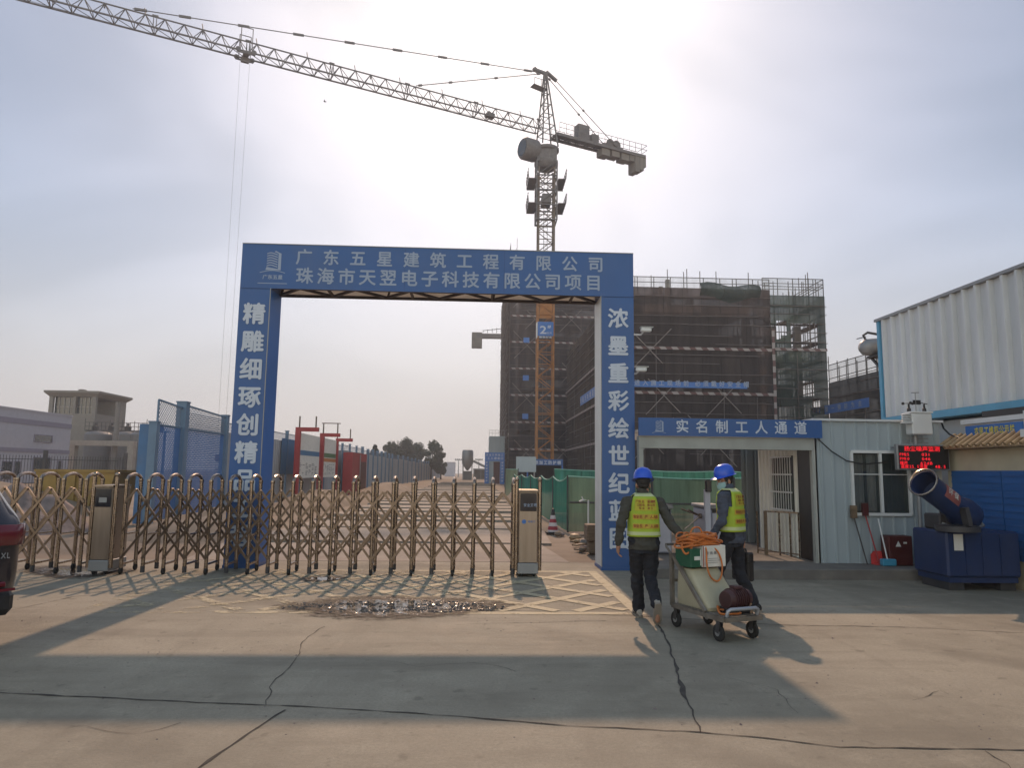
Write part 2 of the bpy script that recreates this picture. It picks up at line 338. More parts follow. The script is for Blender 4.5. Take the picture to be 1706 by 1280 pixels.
# ================================================================ ground
def concrete_mat(name, c1, c2, stain, wet=False):
    Mt = bpy.data.materials.new(name); Mt.use_nodes = True; t = Mt.node_tree; N = t.nodes; l = t.links.new; b = N['Principled BSDF']
    tcn = N.new('ShaderNodeTexCoord'); vec = tcn.outputs['Object']
    def nz(sc, det, rough, st=None, dist=0):
        n = N.new('ShaderNodeTexNoise'); n.inputs['Scale'].default_value = sc; n.inputs['Detail'].default_value = det; n.inputs['Roughness'].default_value = rough; n.inputs['Distortion'].default_value = dist
        if st:
            q = N.new('ShaderNodeMapping'); q.inputs['Scale'].default_value = st; l(vec, q.inputs[0]); l(q.outputs[0], n.inputs['Vector'])
        else: l(vec, n.inputs['Vector'])
        return n.outputs['Fac']
    def rng(f, a, b_, c=0, d=1):
        r = N.new('ShaderNodeMapRange'); r.inputs[1].default_value = a; r.inputs[2].default_value = b_; r.inputs[3].default_value = c; r.inputs[4].default_value = d; l(f, r.inputs[0]); return r.outputs[0]
    def mix(f, a, b_, bt='MIX'):
        x = N.new('ShaderNodeMix'); x.data_type = 'RGBA'; x.blend_type = bt
        if isinstance(f, float): x.inputs[0].default_value = f
        else: l(f, x.inputs[0])
        for i, c in ((6, a), (7, b_)):
            if isinstance(c, tuple): x.inputs[i].default_value = (*c, 1)
            else: l(c, x.inputs[i])
        return x.outputs[2]
    big = nz(.35, 8, .62, dist=.4); mid = nz(2.2, 8, .7); streak = nz(1.1, 7, .65, (.28, 2.2, 1), .3); fine = nz(140, 3, .7); grit = nz(38, 4, .75); spot = nz(5.5, 3, .5)
    c = mix(rng(big, .38, .62), c1, c2)
    c = mix(rng(streak, .48, .70, 0, .55), c, stain)
    trk = nz(1.0, 5, .6, (1.6, .16, 1), .6); c = mix(rng(trk, .55, .70, 0, .30), c, tuple(x*.8 for x in stain))
    wv = N.new('ShaderNodeTexWave'); wv.wave_type = 'RINGS'; wv.rings_direction = 'Z'; wv.inputs['Scale'].default_value = .16; wv.inputs['Distortion'].default_value = 1.6; wv.inputs['Detail'].default_value = 3; wv.inputs['Detail Scale'].default_value = .6
    wm = N.new('ShaderNodeMapping'); wm.inputs['Location'].default_value = (9, 6, 0); l(vec, wm.inputs[0]); l(wm.outputs[0], wv.inputs['Vector'])
    tm = N.new('ShaderNodeMath'); tm.operation = 'MULTIPLY'; l(rng(wv.outputs['Fac'], .78, .98, 0, .55), tm.inputs[0]); l(rng(nz(.7, 4, .6), .42, .62), tm.inputs[1])
    c = mix(tm.outputs[0], c, tuple(x*.92 for x in stain))      # faint tyre sweeps
    c = mix(rng(mid, .5, .72, 0, .5), c, tuple(min(1, x*1.25) for x in c2))
    c = mix(rng(spot, .64, .72, 0, .45), c, tuple(x*.6 for x in stain))
    c = mix(rng(grit, .35, .65, .0, .42), c, tuple(x*.75 for x in c1))
    c = mix(rng(fine, .35, .65, .0, .38), c, tuple(x*.66 for x in c1))
    vo = N.new('ShaderNodeTexVoronoi'); vo.inputs['Scale'].default_value = 26; l(vec, vo.inputs['Vector'])
    c = mix(rng(vo.outputs['Distance'], .10, .04, 0, .35), c, tuple(x*.5 for x in stain))
    l(c, b.inputs['Base Color'])
    l(rng(mid, .3, .7, .72, .92), b.inputs['Roughness']); b.inputs['Specular IOR Level'].default_value = .3
    ad = N.new('ShaderNodeMath'); ad.operation = 'ADD'; l(grit, ad.inputs[0]); l(mid, ad.inputs[1])
    bp = N.new('ShaderNodeBump'); bp.inputs['Strength'].default_value = .55; bp.inputs['Distance'].default_value = .014; l(ad.outputs[0], bp.inputs['Height']); l(bp.outputs[0], b.inputs['Normal'])
    return Mt
M['concrete'] = concrete_mat('concrete', (.255,.232,.182), (.405,.370,.295), (.165,.146,.115))
M['concrete_site'] = concrete_mat('site_concrete', (.30,.255,.215), (.36,.31,.26), (.22,.18,.145))

def ground():
    a = MB(); a.sheet(-560, 560, -90, 620, -.03); struct(a.build('ground', M['dirt'], origin=(0,0,0)))
    a = MB(); a.sheet(-40, 40, -30, 13.6, 0); struct(a.build('pavement', M['concrete'], origin=(0,0,0)))
    # site road: slightly heaved slabs
    a = MB(); y = 13.6; rnd = random.Random(3); zz = 0
    x0, x1 = -5.4, 1.75
    while y < 110:
        Lg = rnd.uniform(2.0, 3.4) if y > 20 else rnd.uniform(3.0, 4.5)
        z0 = rnd.uniform(.03, .10); z1 = rnd.uniform(.0, .03); zl = rnd.uniform(-.025, .025); sk = rnd.uniform(-.2, .2)
        e = .05; y2 = y+Lg
        if y < 14: z0 = z1 = .004; zl = 0
        P = [(x0, y, z0+zl), (x1, y+sk*.3, z0-zl), (x1+rnd.uniform(-.3,.3), y2-e, z1-zl), (x0+rnd.uniform(-.4,.4), y2-e+sk*.3, z1+zl)]
        a.add(P + [(p[0], p[1], -.2) for p in P], [(0,1,2,3),(0,4,5,1),(2,6,7,3),(1,5,6,2),(3,7,4,0)])
        y = y2
    struct(a.build('site_road', M['concrete_site'], origin=(0,13.6,0)))
ground()

M['joint'] = mat('joint_dirt', (.045,.04,.035), .95, var=.4, sc=12)
def crack(pix, w0, jit=.012, seed=1, z=.004):
    rnd = random.Random(seed); pts = [gp(x, y) for x, y in pix]; out = []
    for i in range(len(pts)-1):
        a, b = pts[i], pts[i+1]; n = max(2, int((b-a).length/.10))
        for k in range(n): out.append(a.lerp(b, k/n))
    out.append(pts[-1]); mb = MB(); L_, R2 = [], []; off = 0
    for i, p in enumerate(out):
        d = (out[min(i+1, len(out)-1)]-out[max(i-1, 0)]).normalized(); nn = V((-d.y, d.x, 0))
        off = off*.75 + rnd.uniform(-jit, jit); ww = w0*rnd.uniform(.35, 1.5)*(.5+.9*abs(mnoise.noise(V((i*.21, seed, 0)))))
        q = p + nn*off; L_.append((q+nn*ww)*1); R2.append((q-nn*ww*rnd.uniform(.6,1.2))*1)
    P = []
    for a, b in zip(L_, R2): P += [(a.x, a.y, z), (b.x, b.y, z)]
    mb.add(P, [(2*i, 2*i+1, 2*i+3, 2*i+2) for i in range(len(out)-1)])
    struct(mb.build('pavement_crack', M['joint'], origin=tuple(pts[0])))
crack([(-200,1150),(0,1155),(220,1166),(440,1176),(700,1190),(1000,1213),(1165,1221),(1400,1246),(1706,1252),(1950,1262)], .013, .010, 1)
crack([(474,1184),(400,1232),(330,1282),(240,1345)], .013, .006, 2)
crack([(440,1176),(448,1140),(470,1118),(500,1095),(502,1075),(545,1045)], .005, .025, 3)
crack([(1093,1030),(1108,1068),(1128,1115),(1140,1160),(1168,1222)], .017, .012, 4)
crack([(560,1012),(855,1018),(1095,1029),(1290,1042),(1500,1046),(1706,1055),(1900,1062)], .010, .012, 5)
crack([(-60,1030),(30,1016),(122,995),(160,992)], .008, .012, 6)
crack([(1000,957),(1062,962)], .008, .008, 7)
crack([(760,1042),(860,1038),(1010,1036)], .006, .02, 8)
crack([(1480,1012),(1600,1012),(1720,1014)], .004, .02, 9)
crack([(1210,1130),(1300,1150),(1340,1190)], .003, .03, 11)
crack([(1520,1168),(1560,1150),(1585,1158)], .003, .03, 12)
crack([(120,1210),(230,1222),(300,1205)], .003, .03, 13)
crack([(620,1100),(700,1112),(790,1104),(860,1120)], .003, .03, 14)
crack([(1640,1252),(1680,1275),(1700,1300)], .005, .02, 10)

# yellow box hatching, worn away to the left
def paint_mat():
    Mt = mat('road_paint', (.50,.44,.30), .75, var=.15, sc=5); t = Mt.node_tree; N = t.nodes; l = t.links.new; b = N['Principled BSDF']
    tcn = N.new('ShaderNodeTexCoord'); nz = N.new('ShaderNodeTexNoise'); nz.inputs['Scale'].default_value = 3.0; nz.inputs['Detail'].default_value = 10; nz.inputs['Roughness'].default_value = .8
    l(tcn.outputs['Object'], nz.inputs['Vector']); sp = N.new('ShaderNodeSeparateXYZ'); l(tcn.outputs['Object'], sp.inputs[0])
    mr = N.new('ShaderNodeMapRange'); mr.inputs[1].default_value = -4.5; mr.inputs[2].default_value = 1.0; mr.inputs[3].default_value = .49; mr.inputs[4].default_value = .36; l(sp.outputs[0], mr.inputs[0])
    sb = N.new('ShaderNodeMath'); sb.operation = 'SUBTRACT'; l(nz.outputs['Fac'], sb.inputs[0]); l(mr.outputs[0], sb.inputs[1])
    m2 = N.new('ShaderNodeMapRange'); m2.inputs[1].default_value = 0; m2.inputs[2].default_value = .1; m2.inputs[4].default_value = .85; l(sb.outputs[0], m2.inputs[0]); l(m2.outputs[0], b.inputs['Alpha'])
    return Mt
M['paint'] = paint_mat()
def hatch():
    x0, x1, y0, y1, wd = -4.6, 2.05, 8.75, 12.35, .075; mb = MB()
    def strip(a, b, z):
        a = V((*a, z)); b = V((*b, z)); d = (b-a).normalized(); n = V((-d.y, d.x, 0))*wd; mb.quad(a-n, b-n, b+n, a+n)
    strip((x0,y0),(x1,y0),.004); strip((x0,y1),(x1,y1),.004); strip((x1-.08,y0+.1),(x1-.08,y1-.1),.004); strip((x0,y0+.1),(x0,y1-.1),.004)
    def clip(px, py, dx, dy):
        lo, hi = -99, 99
        for p, d, a, b in ((px, dx, x0+.05, x1-.2), (py, dy, y0+.12, y1-.12)):
            t0, t1 = (a-p)/d, (b-p)/d; lo = max(lo, min(t0, t1)); hi = min(hi, max(t0, t1))
        return lo, hi
    for s, z in ((1, .0065), (-1, .0085)):
        for k in range(-8, 18):
            px = x0 + k*.95; lo, hi = clip(px, y0, 1.0, s*1.0)
            if hi-lo > .2: strip((px+lo, y0+s*lo), (px+hi, y0+s*hi), z)
    struct(mb.build('road_marking', M['paint'], origin=(0,0,0)))
hatch()

# puddle: shallow water lying in broken concrete
def puddle(pix, name, seed, z=.006):
    Mt = bpy.data.materials.new('puddle_water'); Mt.use_nodes = True; t = Mt.node_tree; N = t.nodes; l = t.links.new; b = N['Principled BSDF']
    tcn = N.new('ShaderNodeTexCoord'); mpn = N.new('ShaderNodeMapping'); mpn.inputs['Scale'].default_value = (1, 1.6, 1); l(tcn.outputs['Object'], mpn.inputs[0])
    n = N.new('ShaderNodeTexNoise'); n.inputs['Scale'].default_value = 6.5; n.inputs['Detail'].default_value = 12; n.inputs['Roughness'].default_value = .74; l(mpn.outputs[0], n.inputs['Vector'])
    at = N.new('ShaderNodeAttribute'); at.attribute_name = 'depth'; 
    sm = N.new('ShaderNodeMath'); sm.operation = 'MULTIPLY_ADD'; l(n.outputs['Fac'], sm.inputs[0]); sm.inputs[1].default_value = 1.0; l(at.outputs['Fac'], sm.inputs[2])
    wt = N.new('ShaderNodeMapRange'); wt.inputs[1].default_value = .75; wt.inputs[2].default_value = .78; l(sm.outputs[0], wt.inputs[0])       # 1 = open water
    ed = N.new('ShaderNodeMapRange'); ed.inputs[1].default_value = .50; ed.inputs[2].default_value = .72; l(sm.outputs[0], ed.inputs[0])     # alpha of the damp rim
    mx = N.new('ShaderNodeMix'); mx.data_type = 'RGBA'; l(wt.outputs[0], mx.inputs[0]); mx.inputs[6].default_value = (.060,.050,.042,1); mx.inputs[7].default_value = (.02,.02,.02,1); l(mx.outputs[2], b.inputs['Base Color'])
    rg = N.new('ShaderNodeMapRange'); rg.inputs[3].default_value = .5; rg.inputs[4].default_value = .02; l(wt.outputs[0], rg.inputs[0]); l(rg.outputs[0], b.inputs['Roughness'])
    b.inputs['IOR'].default_value = 1.7; sl = N.new('ShaderNodeMapRange'); sl.inputs[3].default_value = .06; sl.inputs[4].default_value = .85; l(wt.outputs[0], sl.inputs[0]); l(sl.outputs[0], b.inputs['Specular IOR Level'])
    n2 = N.new('ShaderNodeTexNoise'); n2.inputs['Scale'].default_value = 13; n2.inputs['Detail'].default_value = 6; l(mpn.outputs[0], n2.inputs['Vector'])
    bs = N.new('ShaderNodeMapRange'); bs.inputs[3].default_value = 1.0; bs.inputs[4].default_value = .02; l(wt.outputs[0], bs.inputs[0])
    bp = N.new('ShaderNodeBump'); bp.inputs['Distance'].default_value = .06; l(bs.outputs[0], bp.inputs['Strength']); l(n2.outputs['Fac'], bp.inputs['Height']); l(bp.outputs[0], b.inputs['Normal'])
    l(ed.outputs[0], b.inputs['Alpha'])
    rnd = random.Random(seed); P = [gp(x, y) for x, y in pix]; c = sum(P, V((0,0,0)))/len(P)
    # smooth outline
    out = []; n_ = len(P)
    for i in range(n_):
        for k in range(6):
            tt = k/6; p0, p1, p2, p3 = P[i-1], P[i], P[(i+1) % n_], P[(i+2) % n_]
            q = .5*((2*p1)+(p2-p0)*tt+(2*p0-5*p1+4*p2-p3)*tt*tt+(3*p1-p0-3*p2+p3)*tt**3)
            out.append(q + (q-c)*rnd.uniform(-.04, .04))
    mb = MB(); vs = []; K = 8; n_ = len(out)
    for j in range(K+1):
        for q in out: p = c + (q-c)*(j/K); vs.append((p.x, p.y, z))
    mb.add(vs, [(j*n_+i, j*n_+(i+1) % n_, (j+1)*n_+(i+1) % n_, (j+1)*n_+i) for j in range(K) for i in range(n_)])
    o = mb.build(name, Mt, origin=(c.x, c.y, 0)); A = o.data.attributes.new('depth', 'FLOAT', 'POINT')
    for j in range(K+1):
        for i in range(n_): A.data[j*n_+i].value = .36*(1-(j/K)**2.2)-.02
    struct(o)
puddle([(440,1010),(520,999),(600,993),(700,994),(790,998),(880,1008),(800,1024),(700,1034),(600,1036),(510,1028)], 'puddle', 4, .0102)
puddle([(30,950),(80,943),(160,944),(230,950),(180,962),(90,966)], 'puddle', 5, .0055)
puddle([(495,965),(530,961),(585,963),(560,970),(510,971)], 'puddle', 6, .0112)

# broken wet concrete lumps lying in the puddle
def wet_lumps():
    M['wet_stone'] = mat('wet_stone', (.055,.046,.04), .22, var=.4, sc=20, rvar=.12, spec=.7)
    rnd = random.Random(31); mb = MB(); c = gp(655, 1013)
    for k in range(1500):
        u, v_ = rnd.gauss(0, .5), rnd.gauss(0, .5)
        if u*u+v_*v_ > 1 or mnoise.noise(V((u*4, v_*4, 8))) < -.05: continue
        if -.55 < u < .12 and abs(v_+.05) < .42 and rnd.random() < .8: continue      # open water
        x = c.x + u*1.45; y = c.y + v_*.42; s_ = rnd.uniform(.006, .020); an = rnd.uniform(0, PI); P = []; n = rnd.choice((4,5,6))
        for i in range(n): a = an+2*PI*i/n; q = rnd.uniform(.7,1.35); P.append((x+s_*q*1.3*math.cos(a), y+s_*q*math.sin(a), .008))
        for i in range(n): a = an+2*PI*i/n; q = rnd.uniform(.35,.8); P.append((x+s_*q*1.3*math.cos(a), y+s_*q*math.sin(a), .011+s_*rnd.uniform(.25,.8)))
        mb.add(P, [(i, (i+1) % n, (i+1) % n + n, i+n) for i in range(n)] + [tuple(range(n, 2*n))])
    o = mb.build('wet_rubble', M['wet_stone'], origin=(c.x, c.y, 0)); o['kind'] = 'stuff'
wet_lumps()
# loose grit and small stones strewn over the pavement
def grit():
    rnd = random.Random(21); mb = MB()
    for k in range(2600):
        x = rnd.uniform(-7, 7.5); y = rnd.uniform(2.2, 12.2)
        if mnoise.noise(V((x*.6, y*.8, 3))) < rnd.uniform(-.35, .45): continue
        s_ = rnd.uniform(.003, .009)*(1.8 if rnd.random() < .05 else 1); an = rnd.uniform(0, PI); P = []
        for i in range(5): a = an+2*PI*i/5; P.append((x+s_*rnd.uniform(.7,1.2)*math.cos(a), y+s_*rnd.uniform(.7,1.2)*math.sin(a), .0005))
        P.append((x, y, s_*.8)); mb.add(P, [(i, (i+1) % 5, 5) for i in range(5)])
    o = mb.build('grit', M['gravel'], origin=(0,0,0)); o['kind'] = 'stuff'
grit()

# ================================================================ entrance arch
AY0, AY1 = 12.545, 13.245
def logo(mb, o, s, R=(1,0,0), U=(0,0,1)):
    """stacked-floor tower emblem with a base swoosh, s metres high"""
    o = V(o); R = V(R); U = V(U)
    def poly(pts): mb.add([o + R*(x*s) + U*(y*s) for x, y in pts], [tuple(range(len(pts)))])
    for k in range(6):
        y = .86 - k*.125
        top = [(-.30+.60*t, y + .10*math.sin(PI*min(1, t*2.2)*.55) - .17*t**1.3) for t in [i/8 for i in range(8)]]
        for (a, b) in zip(top[:-1], top[1:]): poly([(a[0], a[1]-.055), (b[0], b[1]-.055), b, a])
    poly([(.26,.0),(.40,.0),(.40,.86),(.26,.92)]); poly([(.06,.93),(.26,.86),(.26,.92),(.12,1.0)])
    poly([(-.36,.0),(.26,.0),(.26,.06),(-.30,.16),(-.32,.10)])
    sw = [(-.62+1.24*t, -.12+.12*math.sin(PI*t)) for t in [i/10 for i in range(11)]]
    for (a, b) in zip(sw[:-1], sw[1:]): poly([(a[0], a[1]-.035), (b[0], b[1]-.035), b, a])
M['seam_blue'] = mat('seam_blue', (.012,.05,.17), .6)
def arch():
    r = thing('entrance_arch', 'big blue site entrance arch lettered in white, two square columns and a beam', 'entrance arch', (-.8, 12.9, 0))
    zt, zb = 5.71, 4.89
    def col(x0, x1, inner):
        a = MB(); a.bx(x0, x1, AY0, AY1, 0, 5.70); a.bx(x0-.012, x1+.012, AY0-.012, AY1+.012, 0, .05)
        a.m = 1; X = inner
        a.quad((X, AY0+.01, .06), (X, AY1-.01, .06), (X, AY1-.01, zb), (X, AY0+.01, zb))
        return a
    c1 = col(-4.31, -3.77, -3.767).build('column', [M['blue'], M['blue_side']], r)
    c2 = col(2.175, 2.775, 2.172).build('column', [M['blue'], M['white_paint']], r)
    b = MB(); b.bx(-4.306, 2.771, AY0-.004, AY0+.03, zb, zt); b.bx(-3.77, 2.175, AY0+.03, AY1-.03, zt-.02, zt-.004)
    b.m = 1; b.bx(-3.77, 2.175, AY1-.03, AY1, zb+.04, zt-.004)
    beam = b.build('beam', [M['blue'], M['white_cloth']], r)
    tr = MB()
    for y in (AY0+.05, AY1-.06): tr.bar((-3.77, y, zb+.025), (2.175, y, zb+.025), .05)
    n = 12; xs = [-3.77 + (2.175+3.77)*i/n for i in range(n+1)]
    for i in range(n):
        ya, yb = (AY0+.07, AY1-.08) if i % 2 else (AY1-.08, AY0+.07)
        tr.bar((xs[i], ya, zb+.03), (xs[i+1], yb, zb+.03), .045)
        if i % 3 == 1: tr.bar((xs[i+1], AY0+.07, zb+.03), (xs[i+1], AY1-.08, zb+.03), .04)
        if i % 4 == 0: tr.bar((xs[i]+.02, AY1-.1, zb+.03), (xs[i]+.2, AY1-.1, zt-.1), .035)
    tr.build('truss', M['rust'], r)
    e = MB()
    
    for (xa, xb) in ((-4.31,-3.77),(2.175,2.775)): e = MB(); e.bx(xa, xb, AY0-.0065, AY0-.0045, zb-.012, zb); e.build('cloth_seam', M['seam_blue'], r)
    for x in (-1.4, .4): e = MB(); e.bx(x, x+.006, AY0-.0065, AY0-.0045, zb+.02, zt-.02); e.build('cloth_seam', M['seam_blue'], r)
    e = MB()    # thin metal edge strips, 3 mm proud, where the printed cloth is stretched round the frame
    for (p, q) in (((-4.31,AY0-.007,zt),(2.775,AY0-.007,zt)), ((2.175,AY0-.003,.06),(2.175,AY0-.003,zb)), ((-3.77,AY0-.003,.06),(-3.77,AY0-.003,zb))): e.bar(p, q, .014)
    e.build('edge_strip', M['grey_metal'], r)
    yl = AY0 - .009
    def row(st, xa, xb, ya, yb, key, cw):
        n = len(st); A = aY(xa, ya, yl); B = aY(xb, yb, yl); P = aY(xa, ya, yl); h = cw
        t = MB(); d = (B-A); wid = cw; t.text(st, A, (1,0,0), (0,0,1), wid, h, step=V((d.x-wid, 0, 0))/(n-1), bold=.022)
        return t.build('lettering', M[key], r)
    row('广东五星建筑工程有限公司', 492, 1006, 441, 452, 'letter_grey', .30)
    row('珠海市天翌电子科技有限公司项目', 492, 1003, 473, 485, 'letter_grey', .315)
    def colm(st, xc, y0, y1, cw):
        t = MB(); n = len(st)
        for i, ch in enumerate(st):
            y = y0 + (y1-y0)*i/(n-1); p = aY(xc, y, yl); t.text(ch, (xc_w - cw/2, yl, p.z - cw/2), (1,0,0), (0,0,1), cw, cw, bold=.03)
        return t
    xc_w = -4.03; colm('精雕细琢创精品工程', 415, 522, 893, .40).build('lettering', M['letter'], r)
    xc_w = 2.485; colm('浓墨重彩绘世纪蓝图', 1028, 530, 897, .385).build('lettering', M['letter'], r)
    g = MB(); p = aY(454, 450, yl); logo(g, (p.x, yl, p.z), .36)
    p = aY(437, 465, yl); g.text('广东五星', (p.x, yl, p.z), (1,0,0), (0,0,1), .09, .085, bold=.03); g.quad((p.x-.08, yl, p.z-.08), (p.x+.44, yl, p.z-.08), (p.x+.44, yl, p.z-.066), (p.x-.08, yl, p.z-.066))
    g.build('emblem', M['letter_grey'], r)
arch()
def cctv(x, y, Y, label, flip=1):
    p = aY(x, y, Y); r = thing('security_camera', label, 'security camera', tuple(p))
    a = MB(); a.cbx(p.x-.05, p.x+.14, p.y-.05, p.y+.04, p.z-.045, p.z+.03, .015); a.bx(p.x-.06, p.x+.17, p.y-.06, p.y+.05, p.z+.033, p.z+.042); a.build('camera_housing', M['white_paint'], r)
    b = MB(); b.tube([(2.775, 12.6, p.z-.06), (p.x, 12.6, p.z-.06), (p.x, p.y, p.z-.04)], .014); b.build('bracket', M['white_paint'], r)
    c = MB(); c.lathe([(.03,0),(.03,.02)], (p.x+.142, p.y-.005, p.z-.005), 10, (1,0,0)); c.build('lens', M['black'], r)
cctv(1072, 549, 12.4, 'small white security camera high on the right column, upper of two')
cctv(1064, 615, 12.4, 'small white security camera halfway up the right column, just above the blue banner')

# ================================================================ folding gates
GY, GD, GP = 11.75, .48, .326
def portal(i, wheels):
    """one stainless hoop of the gate, local: front post at y 0, rear at y GD"""
    a = MB(); sm = .030
    for y in (0, GD): a.tube([(0, y, .10), (0, y, 1.47)], sm, 10)
    arc = [(0, GD/2 - (GD/2)*math.cos(PI*t/10), 1.47 + .10*math.sin(PI*t/10)) for t in range(11)]
    a.tube(arc, .026, 8); a.bar((0, 0, .16), (0, GD, .16), .03); a.bar((0, 0, .62), (0, GD, .62), .022)
    for y in (0, GD): a.lathe([(.034,0),(.036,.02),(.034,.04)], (0, y, 1.45), 10)
    return a
_P = portal(0, 0); _W = MB()
def gate_wheel(x, y):
    a = MB(); a.lathe([(.0,-.02),(.045,-.02),(.055,-.012),(.055,.012),(.045,.02),(0,.02)], (x, y, .055), 14, (1,0,0)); a.bx(x-.028, x+.028, y-.012, y+.012, .05, .12); return a
grnd = random.Random(77)
def foldgate(root, xs, dense=False):
    gx, gy = root.location.x, root.location.y; proto = wproto = None
    for i, x in enumerate(xs):
        if proto is None: o = proto = _P.build('hoop_post', M['stainless'], root, local=True)
        else: o = proto.copy(); COL.objects.link(o)
        o.parent = root; o.location = (x-gx+grnd.uniform(-.006,.006), grnd.uniform(-.008,.008), 0); o.rotation_euler = (R_(grnd.uniform(-.3,.3)), R_(grnd.uniform(-.35,.35)), R_(grnd.uniform(-1.2,1.2)))
        if i % 2 == 1:
            for y in (0, GD):
                if wproto is None: wo_ = wproto = gate_wheel(0, 0).build('wheel', M['rubber'], o, local=True)
                else: wo_ = wproto.copy(); COL.objects.link(wo_)
                wo_.parent = o; wo_.location = (0, y, 0)
        else:
            for y in (0, GD): f = MB(); f.lathe([(.034,0),(.034,.10)], (0, y, .03), 10); f.build('foot', M['steel_dark'], o, local=True)
    z0, z1 = .25, 1.33; st = GP/2; dz = (z1-z0)/5; lo = min(xs); hi = max(xs)
    lat = None
    mids = [x - GP/2 for x in xs[:-1]]
    for xm in mids:
        a = MB()
        for y in (gy-.045, gy+GD+.045):
            for s in (1, -1):
                xe = xm + s*5*st; ze = z0
                if xe < lo: k = (xm-lo)/st; xe = lo; ze = z1 - dz*k
                if xe > hi: k = (hi-xm)/st; xe = hi; ze = z1 - dz*k
                yy = y + s*.011
                a.bar((xm, yy, z1), (xe, yy, ze), .018, .034)
            a.tube([(xm, y-.026, z1), (xm, y+.026, z1)], .012, 6)
        o = a.build('scissor_lattice', M['stainless_rod'], root)
def gate_head(root, x0, x1, txt):
    y0 = GY - .05; y1 = GY + GD + .05
    a = MB(); a.cbx(x0, x1, y0, y1, .22, 1.36, .012); a.m = 1; a.cbx(x0-.012, x1+.012, y0-.012, y1+.012, .05, .22, .01); a.m = 0; a.bx(x0-.006, x1+.006, y0-.02, y1, 1.365, 1.395)
    h = a.build('drive_head', [M['stainless_box'], M['grey_metal']], root)
    b = MB(); b.bx(x0+.02, x1-.02, y0-.016, y0-.004, 1.05, 1.34); d = b.build('display', M['display'], h)
    if txt:
        t = MB(); t.text('安全文明', (x0+.075, y0-.019, 1.12), (1,0,0), (0,0,1), .05, .06, .055); t.build('lettering', M['letter_grey'], h)
        t = MB(); c = V((x0+.085, y0-.005, .88)); t.add([c + V((.035*math.cos(2*PI*k/16), 0, .035*math.sin(2*PI*k/16))) for k in range(16)], [tuple(range(16))]); t.text('电动门', (x0+.15, y0-.005, .865), (1,0,0), (0,0,1), .035, .035, .04); t.build('emblem', M['blue_side'], h)
    else:
        t = MB(); t.bx(x0+.08, x1-.08, y0-.022, y0-.017, 1.12, 1.20); t.build('label_plate', M['grey_metal'], h)
    for x in (x0-.035, x1+.035):
        p = MB(); p.tube([(x, y0+.03, .1), (x, y0+.03, 1.53)], .032, 10); p.ell((x, y0+.03, 1.56), (.04,.04,.04), 12); p.build('guide_post', M['stainless'], h)
    for x in (x0+.05, x1-.05):
        wl = gate_wheel(0, 0); wo_ = wl.build('wheel', M['rubber'], h, local=True); wo_.location = (x - wloc(h).x, y0+.06-wloc(h).y, 0)
gr = thing('folding_gate', 'stainless steel folding gate drawn across the site road, drive head at its right end', 'gate', (.58, GY, 0), 0, 'stainless folding gates')
foldgate(gr, [.58 - GP*i for i in range(20)]); gate_head(gr, .67, .98, True)
gl = thing('folding_gate', 'stainless folding gate at far left behind the dark car, its drive head with unlit screen', 'gate', (-6.26, GY, 0), 0, 'stainless folding gates')
foldgate(gl, [-6.26 - GP*1.1*i for i in range(14)]); gate_head(gl, -6.09, -5.81, False)
# ================================================================ unfinished building behind scaffolding
M['net_brown'] = net('brown_net', (.062,.054,.055), .985, fold=(3, 3, .5))
M['net_side'] = net('earth_net', (.092,.078,.067), .985, fold=(3, 3, .35))
M['net_green'] = net('dark_green_net', (.045,.072,.068), .93, fold=(2.5, 2.5, .4))
M['net_thin'] = net('thin_net', (.20,.24,.23), .30)
M['net_dark'] = net('dark_blue_net', (.04,.05,.058), .99, fold=(2, 2, .5))
M['net_bright'] = net('green_mesh', (.065,.26,.19), .80, sc=60, var=.3, fold=(4, 4, .3))
M['net_olive'] = net('faded_green_mesh', (.13,.19,.14), .85, sc=50, var=.3, fold=(4, 4, .3))
M['tube'] = mat('scaffold_tube', (.10,.085,.085), .55, metal=.3, var=.3)
M['ledger'] = mat('ledger_tube', (.105,.092,.094), .6, var=.35, sc=1.5)
M['brace'] = mat('pale_brace', (.21,.185,.18), .6, var=.3, sc=1)
M['band_x'] = striped('barrier_band', (.30,.27,.27), (.10,.045,.045), 1.1, 0, diag=.8)
M['band_z'] = striped('barrier_post', (.30,.27,.27), (.10,.045,.045), 1.1, 2)
M['band_y'] = striped('barrier_band_side', (.30,.27,.25), (.14,.08,.07), 1.1, 1)

def concrete_frame(root, x0, x1, y0, y1, zt, fh=4.1, base=.7):
    z = base; k = 0
    while z < zt:
        a = MB(); a.bx(x0, x1, y0, y1, z, z+.35); a.build('floor_slab', M['concrete_dark'], root); z += fh; k += 1
    nx = max(2, int((x1-x0)/6)); ny = max(2, int((y1-y0)/8))
    for i in range(nx+1):
        for j in range(ny+1):
            x = x0+.4+(x1-x0-.8)*i/nx; y = y0+.4+(y1-y0-.8)*j/ny; a = MB(); a.bx(x-.3, x+.3, y-.3, y+.3, 0, zt-.5); a.build('column', M['concrete_dark'], root)
    a = MB(); rnd = random.Random(int(x0*7)); z = base
    while z < zt-4:
        for i in range(nx):
            xa = x0+.4+(x1-x0-.8)*i/nx+.3; xb = x0+.4+(x1-x0-.8)*(i+1)/nx-.3
            if rnd.random() < .75: a.bx(xa, xb, y0+1.2, y0+1.4, z+.35, z+fh*rnd.choice((.45, .98)))
        z += fh
    a.build('infill_wall', M['concrete_dark'], root)

